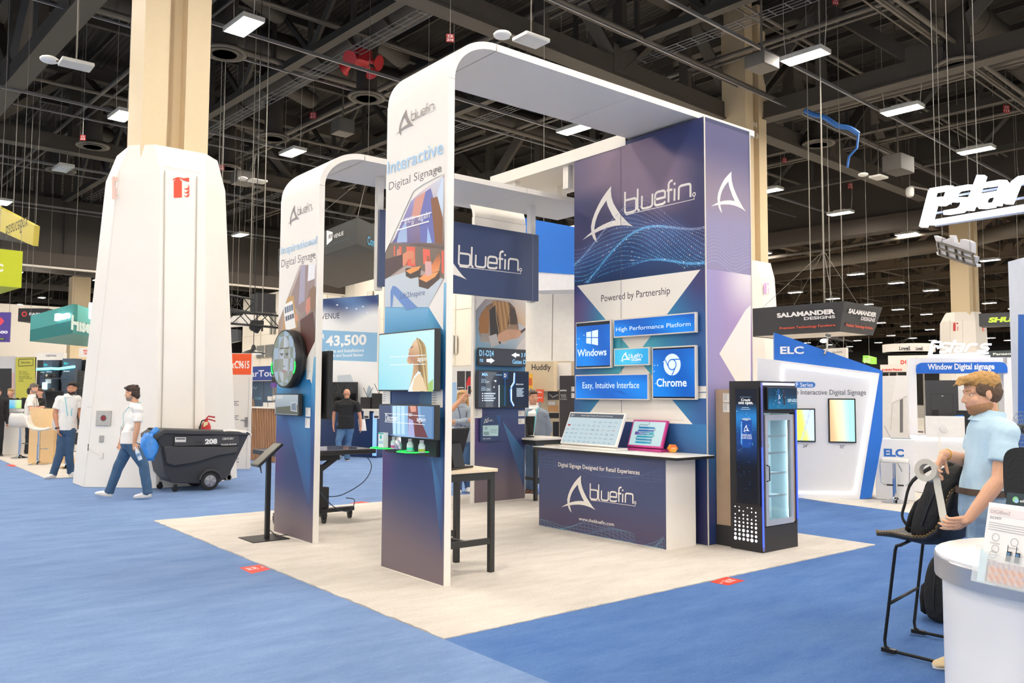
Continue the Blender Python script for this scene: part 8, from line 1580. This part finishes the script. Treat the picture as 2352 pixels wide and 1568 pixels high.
    for n in 'rl':
        S, E, Wr = j['sh'+n], j['el'+n], j['wr'+n]; q = .03*k*build
        if top[1] == 'short': capsule(T, S, S+(E-S)*.42, q+.014, q+.014); T.lathe(S, [(q+.018, (E-S).length*.3), (q+.022, (E-S).length*.66), (q+.016, (E-S).length*.66)], 16, E-S)
        else:
            capsule(T, S, E, q+.016, q+.012); capsule(T, E, Wr-(Wr-E)*.04, q+.010, .027*k)
    T.ring_c = None
    neck = j['nk']; nd = (hc-neck).normalized()
    sh = remesh(T, 'jacket' if jacket else 'shirt', cloth(top[0]), t, max(vox, .008), 4, (11, .006))
    Co = MB(); cx = (up*.93-f*.28+nd*.25).normalized(); cb = neck-up*.022*k
    Co.lathe(cb, [(.062*k, -.004*k), (.052*k, .012*k), (.047*k, .034*k), (.044*k, .036*k), (.043*k, .01*k)], 26, cx)
    for s in (1, -1): q = cb+f*.046*k+cx*.026*k; Co.prism(Fr(q, rg*s+f*-.25, cx*.9-f*.2), [(.0, 0), (.03*k, .006*k), (.034*k, -.02*k), (.008*k, -.036*k)] if s > 0 else [(.0, 0), (.008*k, -.036*k), (.034*k, -.02*k), (.03*k, .006*k)], -.004, .004)
    Co.build('collar', cloth('#f2f0ee' if jacket else top[0]), t, smooth=True, auto=.7)
    P = MB()
    i_ = .013
    P.loft([ring(j['pel']+up*.075*k, .082*build+i_/k, .06*build+i_/k), ring(j['pel']+up*.03*k, .09*build+i_/k, .066*build+i_/k), ring(j['pel']-up*.02*k, .093*build+i_/k, .068*build+i_/k), ring(j['pel']-up*.06*k, .07+i_/k, .056+i_/k)])
    for n in 'rl':
        Hp, K, A = j['hi'+n], j['kn'+n], j['an'+n]
        capsule(P, Hp, K, .052*k*build+.012, .037*k+.014); capsule(P, K, A, .037*k+.014, .03*k+.014); P.lathe(A, [(.03*k+.012, -.06), (.03*k+.016, -.0), (.031*k+.018, .03), (.024*k, .03)], 14, A-K)
    remesh(P, 'trousers', jeans(pants), t, max(vox, .009), 4, (9, .007))
    for n in 'rl':
        A = j['an'+n]; td = Vector(j['to'+n]).normalized(); td2 = Vector((td.x, td.y, 0)).normalized(); sd = td.cross(up).normalized(); fu = sd.cross(td).normalized()
        S = MB(); base = A-fu*.048*k
        rings = []
        for (y, w, h0, h) in ((-.03, .012, .004, .03), (-.024, .022, 0, .05), (0, .026, 0, .055), (.04, .027, 0, .042), (.08, .029, 0, .032), (.108, .024, .001, .024), (.122, .012, .004, .014)):
            rings.append([base+td*y*k+sd*w*k*math.cos(q)+fu*((h0+h)/2+(h-h0)/2*math.sin(q))*k for q in [m_*6.28318/14 for m_ in range(14)]])
        S.loft(rings); so = S.build('shoe', M(shoes, .55, noise=.05), t, smooth=True)
        S = MB(); S.loft([[base+td*y*k+sd*w*1.06*k*math.cos(q)+fu*z*k for q in [m_*6.28318/14 for m_ in range(14)]] if False else [base+td*(.046+.079*math.cos(q))*k+sd*.031*math.sin(q)*k*(1 if math.cos(q) < .3 else .95)+fu*z*k for q in [m_*6.28318/20 for m_ in range(20)]] for z in (0.0, .011)]); S.build('sole', M('#d9d6d0' if shoes != '#5f3b26' else '#2e211a', .6), so)
    # ---------------- hair, brows, eyes
    if style != 'bald':
        Hr = MB(); z_ = .007 if style == 'quiff' else 0; Hr.ell(Hh(0, -.016, .03+z_), (.0485*k, .0575*k, (.046-z_)*k), 18, 12, rot)
        Hs = MB() if sides else Hr; Hs.ell(Hh(0, -.028, .004), (.0468*k, .0435*k, .044*k), 18, 12, rot)
        if sides:
            for s in (1, -1): Hs.ell(Hh(s*.0385, -.002, .018), (.0085*k, .03*k, .026*k), 14, 10, rot)
            Hs.ell(Hh(0, -.04, .02), (.042*k, .03*k, .034*k), 14, 10, rot)
        if sides: remesh(Hs, 'hair_sides', M(sides, .7, noise=.3, nscale=70, bump=.5, bscale=80), t, vox*.8, 1, (60, .003))
        if style in ('short', 'wavy', 'quiff'): Hr.ell(Hh(0, .02, .05), (.038*k, .03*k, .018*k), 14, 9, rot)
        if style == 'wavy':
            rr = random.Random(3)
            for q in range(26): Hr.ell(Hh(rr.uniform(-.04, .04), rr.uniform(-.06, .04), rr.uniform(.035, .065)), (.014*k, .014*k, .011*k), 8, 6, rot)
            Hr.ell(Hh(0, -.05, -.02), (.036*k, .02*k, .035*k), 12, 8, rot)
        if style == 'quiff':
            for q in range(7): Hr.ell(Hh(-.03+.01*q, .034+.004*(q % 2), .052), (.011*k, .022*k, .013*k), 8, 6, rot); capsule(Hr, Hh(-.03+.01*q, .03, .055), Hh(-.028+.009*q, .062+.004*(q % 3), .042-.003*(q % 2)), .009*k, .003*k, 8)
            Hr.ell(Hh(0, -.01, .052), (.042*k, .052*k, .024*k), 14, 9, rot)
        if style == 'long':
            for s in (1, -1):
                capsule(Hr, Hh(s*.04, -.01, .03), Hh(s*.048, .0, -.06), .017*k, .016*k); capsule(Hr, Hh(s*.048, 0, -.06), Hh(s*.05, .02, -.12), .017*k, .01*k)
            Hr.ell(Hh(0, -.045, -.05), (.045*k, .024*k, .07*k), 14, 10, rot); Hr.ell(Hh(.012, .03, .045), (.034*k, .022*k, .016*k), 12, 8, rot)
        remesh(Hr, 'hair', M(hair, .6, noise=.3, nscale=70, bump=.6, bscale=60), t, vox*.8, 1, (55, .006))
        for s in (1, -1):
            Hb = MB(); capsule(Hb, Hh(s*.009, .0455, .0165), Hh(s*.029, .038, .0175), .0022*k, .0014*k, 8); Hb.build('eyebrow', M(hair, .7), t, smooth=True)
    if beard:
        Bd = MB(); Bd.ell(Hh(0, .005, -.038), (.0405*k, .0435*k, .03*k), 18, 12, rot); Bd.ell(Hh(0, .028, -.053), (.021*k, .018*k, .015*k), 12, 8, rot)
        remesh(Bd, 'beard', M(beard, .85, noise=.3, nscale=60), t, vox*.7, 2)
    if detail:
        L = MB(); L.ell(Hh(0, .0437, -.0328), (.0115*k, .0075*k, .0026*k), 12, 7, rot); L.ell(Hh(0, .0435, -.0372), (.0105*k, .007*k, .003*k), 12, 7, rot); L.build('lips', M('#b5746a', .5), t, smooth=True)
        for s in (1, -1):
            E = MB(); E.ell(Hh(s*.0185, .0348, .002), (.0072*k, .0062*k, .0036*k), 12, 8, rot); eo = E.build('eye', M('#ebe6e0', .25), t, smooth=True)
            E = MB(); E.ell(Hh(s*.0185, .0388, .0018), (.0032*k, .0028*k, .0031*k), 10, 6, rot); E.build('iris', M('#3c2f26', .2), eo, smooth=True)
    if lanyard:
        c = j['chs']
        fz = .069*build
        Lm = MB()
        for s in (1, -1): Lm.path([neck-f*.045*k+up*.012*k, neck+rg*s*.045*k+up*.012*k-f*.01*k, neck+rg*s*.045*k+f*.04*k-up*.025*k, c+rg*s*.035*k+f*(fz+.012)*k+up*.03*k, c+rg*s*.022*k+f*(fz+.012)*k-up*.06*k, j['wst']+f*(fz+.012)*k+rg*s*.018*k+up*.03*k], .007, n=6, flat=.35)
        Lm.build('lanyard', M(lanyard, .6), t)
        Bm = MB(); p = j['wst']+f*(fz+.016)*k+up*.0*k; fr = Fr(p, -rg, up); Bm.fbox(fr, -.045, -.06, .045, .06, 0, .004); Bm.build('badge', M('#f2f0ee', .4), t)
    if belt:
        Bl = MB(); Bl.loft([ring(j['pel']+up*.045*k, .095*build+.02/k, .072*build+.018/k, n=28), ring(j['pel']+up*.066*k, .093*build+.02/k, .07*build+.018/k, n=28)], caps=False); Bl.build('belt', M(belt, .5, noise=.3, nscale=25), t)
    return t, j, W, f, rg
def limb(dep, **px): return {k: D(v[0], v[1], v[2] if len(v) > 2 else dep) for k, v in px.items()}
LEFT = Vector((-.777, .629, 0)); RIGHT = -LEFT; AWAY = Vector((.629, .777, 0)); NEAR_ = -AWAY
def depth_of(p): return (p-CAM).dot(FW)
# walking man, profile to the left
g = G(292, 1144); dd = depth_of(g); pm = g
J = limb(dd, hil=(300, 1020, dd-.06), knl=(330, 1068, dd-.06), anl=(339, 1128, dd-.06), hir=(298, 1020, dd+.08), knr=(272, 1072, dd+.08), anr=(252, 1126, dd+.1), pel=(299, 1014), wst=(301, 990), chs=(308, 958), nk=(312, 928), hd=(302, 903), shl=(318, 938, dd-.2), ell=(315, 984, dd-.24), wrl=(308, 1018, dd-.22), shr=(305, 938, dd+.19), elr=(288, 985, dd+.22), wrr=(278, 1011, dd+.2))
J['tol'] = LEFT+Vector((0, 0, -.06)); J['tor'] = LEFT+Vector((0, 0, .14))
dn = Vector((0, 0, -1))
person('man walking left in white polo shirt, blue jeans and white sneakers, carrying a water bottle', g, LEFT, 1.78, J, head=(-4, 0, 0), sk='#dba887', hair='#3b2a22', style='wavy', pants='#41607f', vox=.008, hand_vox=.006, beard='#a08878',
       hands={'l': dict(d=dn+RIGHT*.3, pn=LEFT*.2+AWAY*.9, curl=(.6, .65, .7, .7), thumb=.8), 'r': dict(d=dn+LEFT*.15, pn=NEAR_, curl=(.35, .4, .45, .5))}, lanyard='#5fb6c4')
p = J['wrl']+dn*.09+RIGHT*.035; t = thing('water_bottle', 'clear plastic water bottle in the hand of the walking man', 'bottle', p); ax = (RIGHT*.45+dn).normalized()
b = MB(); b.lathe(p, [(.012, -.03), (.014, 0), (.031, .04), (.033, .06), (.031, .1), (.033, .14), (.03, .175), (.02, .18)], 16, ax); b.build('body', M('#cfdbe4', .08, noise=.1, nscale=20), t, smooth=True, auto=.7)
b = MB(); b.lathe(p, [(.0335, .07), (.0335, .12)], 16, ax); b.build('label_band', M('#6f93c0', .4), t, smooth=True, auto=.6); b = MB(); b.lathe(p, [(.013, -.045), (.014, -.03)], 12, ax); b.build('cap', M('#e6ecf2', .4), t)
# standing man with turquoise lanyard
g = G(140, 1096); dd = depth_of(g); fc = (NEAR_*.75+RIGHT*.65).normalized()
J = limb(dd, anr=(123, 1086, dd-.08), anl=(163, 1082, dd+.1), knr=(138, 1040, dd-.06), knl=(158, 1040, dd+.02), hir=(146, 988), hil=(162, 988), pel=(154, 984), wst=(155, 962), chs=(155, 932), nk=(158, 908), hd=(165, 892), shr=(136, 916, dd-.05), shl=(178, 915, dd+.05), elr=(126, 950, dd-.1), wrr=(133, 985, dd-.16), ell=(184, 945, dd+.1), wrl=(187, 968, dd+.06))
J['tor'] = (NEAR_*.8+LEFT*.25).normalized(); J['tol'] = (NEAR_*.3+RIGHT*.9).normalized()
person('dark-haired bearded man in white polo with turquoise lanyard, left of the big white column', g, fc, 1.79, J, head=(-4, -25, 0), sk='#c98f6e', hair='#221b18', pants='#3c5672', vox=.009, hand_vox=.007, beard='#3a2a22', lanyard='#5fc0cc',
       hands={'r': dict(d=dn+RIGHT*.2, pn=RIGHT+AWAY*.4, curl=(.3, .35, .4, .45))})
t = thing('wristwatch', 'black wristwatch on the arm of the man with turquoise lanyard', 'watch', J['wrr']); b = MB(); q = J['wrr']; ax = (J['wrr']-J['elr']).normalized(); b.lathe(q-ax*.015, [(.034, -.012), (.036, 0), (.034, .012)], 14, ax); b.build('strap', BLACK, t)
b = MB(); b.lathe(q-ax*.015+NEAR_*.03+LEFT*.014, [(.018, 0), (.02, .008), (.016, .01)], 14, NEAR_); b.build('dial', M('#2b2d30', .2), t)
# grey-haired man at the wooden counter
g = G(84, 1047); dd = depth_of(g)
J = limb(dd, shr=(68, 920, dd-.2), elr=(70, 940, dd-.25), wrr=(88, 936, dd-.2), shl=(80, 918, dd+.2), ell=(84, 940, dd+.2), wrl=(93, 937, dd+.1), hd=(79, 892), nk=(73, 908), chs=(69, 932), wst=(68, 955), pel=(68, 972), hir=(68, 978, dd-.1), hil=(69, 978, dd+.1), knr=(66, 1010, dd-.1), knl=(68, 1010, dd+.1), anr=(62, 1036, dd-.1), anl=(66, 1034, dd+.1))
person('grey-haired man in white polo with navy lanyard, in profile at the wooden counter', G(66, 1044), RIGHT, 1.77, J, head=(-14, 0, 0), sk='#d8a58a', hair='#6d655e', pants='#22262e', shoes='#26262a', vox=.011, lanyard='#2c3b52', beard='#a58d80')
# people in black at the far left counter
for (px, yb, fc_, lab, hr_, lan, Hs) in (((25, 905), 24.0, NEAR_, 'fair-haired man in black hoodie with yellow lanyard behind the white counter', '#a98a5c', '#e3e82e', 1.74), ((-6, 915), 21.5, RIGHT+NEAR_, 'person in black cut off by the left edge of the picture', '#2a2420', None, 1.74),
                                   ((70, 900), 23.5, AWAY, 'dark-haired person in black, mostly hidden behind the grey-haired man', '#2a2420', '#e3e82e', 1.76), ((92, 903), 24.5, NEAR_, 'person in black with yellow lanyard seen between the grey-haired man and the glowing tower', '#4a3a30', '#e3e82e', 1.74), ((117, 903), 22.5, AWAY+RIGHT*.3, 'dark-haired person in black with back turned, left of the lanyard man', '#1d1917', None, 1.74)):
    q = D(px[0], px[1], yb); person(lab, q, fc_, Hs, {}, sk='#d6a287', hair=hr_, top=('#1b1b1e', 'long'), pants='#1f2126', shoes='#222226', vox=.013, lanyard=lan, detail=(lan is not None))
# man in black seen from behind
g = G(789, 1058); dd = depth_of(g)
J = limb(dd, anl=(779, 1040, dd-.1), knl=(777, 1012, dd-.1), anr=(797, 1050, dd+.1), knr=(800, 1015, dd+.1), pel=(793, 975), hil=(786, 985), hir=(802, 985), wst=(795, 955), chs=(796, 930), nk=(797, 915), hd=(797, 904), shl=(774, 927), ell=(767, 952), wrl=(766, 978), shr=(820, 928), elr=(827, 955), wrr=(829, 980))
J['tol'] = AWAY+Vector((0, 0, -.35)); J['tor'] = AWAY
person('bald man in black t-shirt and jeans walking away, a silver laptop at his side', g, AWAY, 1.72, J, sk='#d39a7c', style='bald', top=('#1c1c1e', 'short'), pants='#54779c', shoes='#2a2a2c', vox=.010, build=1.25, detail=False, shirt_len=.47)
c = J['wrr']+Vector((0, 0, .0))+LEFT*.03; t = thing('laptop', 'silver laptop carried by the man in black', 'laptop', c); f = Fr(c+Vector((0, 0, -.05)), (AWAY+RIGHT*.9), Vector((-.25, .2, 1))); b = MB(); b.fbox(f, -.02, -.05, .20, .24, -.008, .008); b.build('case', M('#c3c6cb', .3, .6), t, bevel=.004)
# woman in pale denim shirt, arms crossed
g = G(1062, 1128); dd = depth_of(g); fc = (NEAR_+RIGHT*.15).normalized()
ch = D(1064, 968, dd); fcv = fc
J = limb(dd, pel=(1062, 1010), wst=(1062, 988), chs=(1062, 955), nk=(1062, 930), hd=(1063, 912), shr=(1044, 942), shl=(1081, 942), hir=(1055, 1020), hil=(1070, 1020), knr=(1056, 1072), knl=(1069, 1072), anr=(1052, 1120, dd-.1), anl=(1076, 1116, dd+.05))
for n, s in (('r', -1), ('l', 1)): J['el'+n] = D(1062+s*23, 972, dd-.1)
J['wrr'] = D(1073, 964, dd-.22); J['wrl'] = D(1050, 968, dd-.19)
person('blonde woman in pale denim shirt and jeans, arms crossed, seen between the arches', g, fc, 1.70, J, sk='#e0b294', hair='#c8a06a', style='long', top=('#a9b4c2', 'long'), pants='#4f7099', shoes='#efeeec', vox=.009, build=.92, lanyard='#3a4a66', hands={'r': dict(d=RIGHT+Vector((0, 0, .1)), pn=AWAY), 'l': dict(d=LEFT, pn=AWAY)})
# person half hidden behind the tall tower, holding up a phone
dd = 12.6; g = D(992, 950, dd); fc = (AWAY*.6+RIGHT*.8).normalized()
J = {'shl': D(988, 950, dd+.2), 'shr': D(1002, 952, dd-.1), 'elr': D(1038, 940, dd-.25), 'wrr': D(1067, 909, dd-.15)}
t_, j_, *_ = person('person mostly hidden behind the tall tower, bare arm raised with a phone', g, fc, 1.68, J, sk='#cf9a78', hair='#3a2a20', top=('#2a3550', 'short'), pants='#2b3140', vox=.009, build=.9, hands={'r': dict(d=(RIGHT*.7+Vector((0, 0, .8))), pn=AWAY+RIGHT*.2, curl=(.4, .45, .5, .5), thumb=.8)}, detail=False)
c = D(1077, 896, dd-.16); t = thing('phone', 'white phone held up by the raised arm beside the back tower', 'phone', c); f = Ffront(c, .9); b = MB(); b.fbox(f, -.035, -.06, .035, .07, 0, .01); b.build('case', M('#e9e7e6', .3), t, bevel=.004)
b = MB(); b.fbox(f, -.031, -.055, .031, .065, .0105, .0115); b.build('display', M('#1c1f26', .1), t)
# man in grey-blue jacket
g = G(1222, 1130); dd = depth_of(g); fc = (NEAR_+LEFT*.3).normalized()
J = limb(dd, hd=(1224, 913), nk=(1226, 935), chs=(1228, 965), wst=(1228, 992), pel=(1227, 1015), shr=(1208, 948), shl=(1249, 950), ell=(1260, 985), wrl=(1250, 1012, dd-.05), elr=(1202, 985), wrr=(1206, 1015), hir=(1219, 1022), hil=(1235, 1022), knr=(1218, 1075), knl=(1226, 1075), anr=(1216, 1120), anl=(1224, 1122))
J['tor'] = (LEFT*.6+NEAR_).normalized(); J['tol'] = (LEFT*.5+NEAR_).normalized()
t_, j_, W_, f_, r_ = person('man in grey-blue blazer and white shirt with turquoise lanyard beside the back tower', g, fc, 1.80, J, head=(0, 38, 0), sk='#d29c80', hair='#5c4a3e', top=('#8a94a2', 'long'), jacket=True, pants='#5b7390', shoes='#5f3b26', vox=.009, build=1.12, hands={'l': dict(d=dn, pn=LEFT)})
b = MB(); k_ = 1.8; c = j_['chs']
b.loft([[c+f_*.172+r_*x*w+Vector((0, 0, z)) for x in (-1, 1)]+[c+f_*.158+r_*x*w+Vector((0, 0, z)) for x in (1, -1)] for z, w in ((-.26, .03), (-.1, .05), (.06, .075), (.12, .07))]+[[j_['nk']+Vector((0, 0, -.03))+f_*.1+r_*x*.05 for x in (-1, 1)]+[j_['nk']+Vector((0, 0, -.03))+f_*.08+r_*x*.05 for x in (1, -1)]]); b.build('shirt_front', cloth('#f2f0ee'), t_)
b = MB()
for s in (1, -1): b.path([j_['nk']+r_*s*.08+f_*.03, j_['nk']+r_*s*.085+f_*.12+Vector((0, 0, -.06)), c+r_*s*.06+f_*.185+Vector((0, 0, .04)), c+r_*s*.03+f_*.185+Vector((0, 0, -.2))], .011, n=6, flat=.35)
b.build('lanyard', M('#5fc0cc', .6), t_)
b = MB(); b.fbox(Fr(c+f_*.18+Vector((0, 0, -.28)), -r_), -.045, -.07, .045, .05, 0, .004); b.build('badge', M('#f2f0ee', .4), t_)
# fair young man in the right foreground, unrolling tape
dd = 5.0; g = D(2290, 1100, dd); fc = (LEFT+AWAY*.08).normalized()
J = limb(dd, hd=(2250, 905), nk=(2270, 952), chs=(2278, 1030), wst=(2262, 1105), pel=(2262, 1165), shl=(2310, 988, dd-.19), ell=(2296, 1100, dd-.24), wrl=(2224, 1192, dd-.2), shr=(2250, 985, dd+.19), elr=(2233, 1062, dd+.22), wrr=(2168, 1042, dd+.05), hil=(2266, 1180, dd-.09), hir=(2266, 1180, dd+.09), knl=(2262, 1360, dd-.05), knr=(2240, 1360, dd+.12), anl=(2262, 1540, dd), anr=(2218, 1532, dd+.12))
J['tol'] = LEFT; J['tor'] = LEFT+NEAR_*.2
for n in 'rl':
    J['an'+n] = Vector((J['an'+n].x, J['an'+n].y, .086))
blond = person('fair-haired young man in pale blue polo and jeans, holding a roll of tape at right', g, fc, 1.80, J, head=(-8, 0, 0), sk='#e0ac8c', hair='#b58a4e', style='quiff', sides='#5f4a38', top=('#bcd9ea', 'short'), pants='#8ba6bd', shoes='#c9b48c', vox=.0065, hand_vox=.0045, build=1.0, beard='#a57a58', belt='#4a3626', shirt_len=.50,
       hands={'r': dict(d=(dn*.9+LEFT*.45), pn=(RIGHT*.6+NEAR_*.5), curl=(.35, .35, .4, .5), thumb=.5), 'l': dict(d=(LEFT+dn*.3), pn=(Vector((0, 0, 1))*.4+AWAY*.9), curl=(.25, .4, .5, .6), thumb=.35)})
b = MB(); q = J['wrr']; ax = (q-J['elr']).normalized(); b.lathe(q-ax*.025, [(.034, -.002), (.036, 0), (.034, .002)], 20, ax); tag(b.build('bracelet', M('#d9b04a', .3, .9), None), 'thin gold bracelet on the wrist of the fair-haired man', 'bracelet')
c = D(2130, 1080, dd+.06); t = thing('tape_roll', 'grey roll of tape in the raised hand of the fair-haired man', 'tape', c); ax = (NEAR_*.6+LEFT*.8+Vector((0, 0, .15))).normalized()
b = MB(); n_ = 28; x = ax.orthogonal().normalized(); y = ax.cross(x); prof = [(.038, -.025), (.068, -.025), (.068, .025), (.038, .025)]
vs = [c+ax*z+(x*math.cos(k*6.28318/n_)+y*math.sin(k*6.28318/n_))*r for r, z in prof for k in range(n_)]; b.add(vs, [(i*n_+k, i*n_+(k+1) % n_, ((i+1) % 4)*n_+(k+1) % n_, ((i+1) % 4)*n_+k) for i in range(4) for k in range(n_)]); b.build('roll', M('#b9b6ad', .5, noise=.05), t, smooth=True, auto=.5)
b = MB(); P0 = [D(2150, 1088, dd+.02), D(2154, 1120, dd), D(2160, 1150, dd-.05), D(2166, 1185, dd-.12), D(2172, 1208, dd-.17), D(2182, 1214, dd-.19)]; wv = (RIGHT+AWAY*.15).normalized()*.024
vs = [p_+s*wv for p_ in P0 for s in (-1, 1)]; vs2 = [v+Vector((0, 0, .0015))+NEAR_*.001 for v in vs]; m_ = len(P0)
b.add(vs, [(2*i, 2*i+1, 2*i+3, 2*i+2) for i in range(m_-1)]); b.add(vs2, [(2*i+2, 2*i+3, 2*i+1, 2*i) for i in range(m_-1)]); b.build('loose_strip', M('#c6c6c0', .4), t, smooth=True)
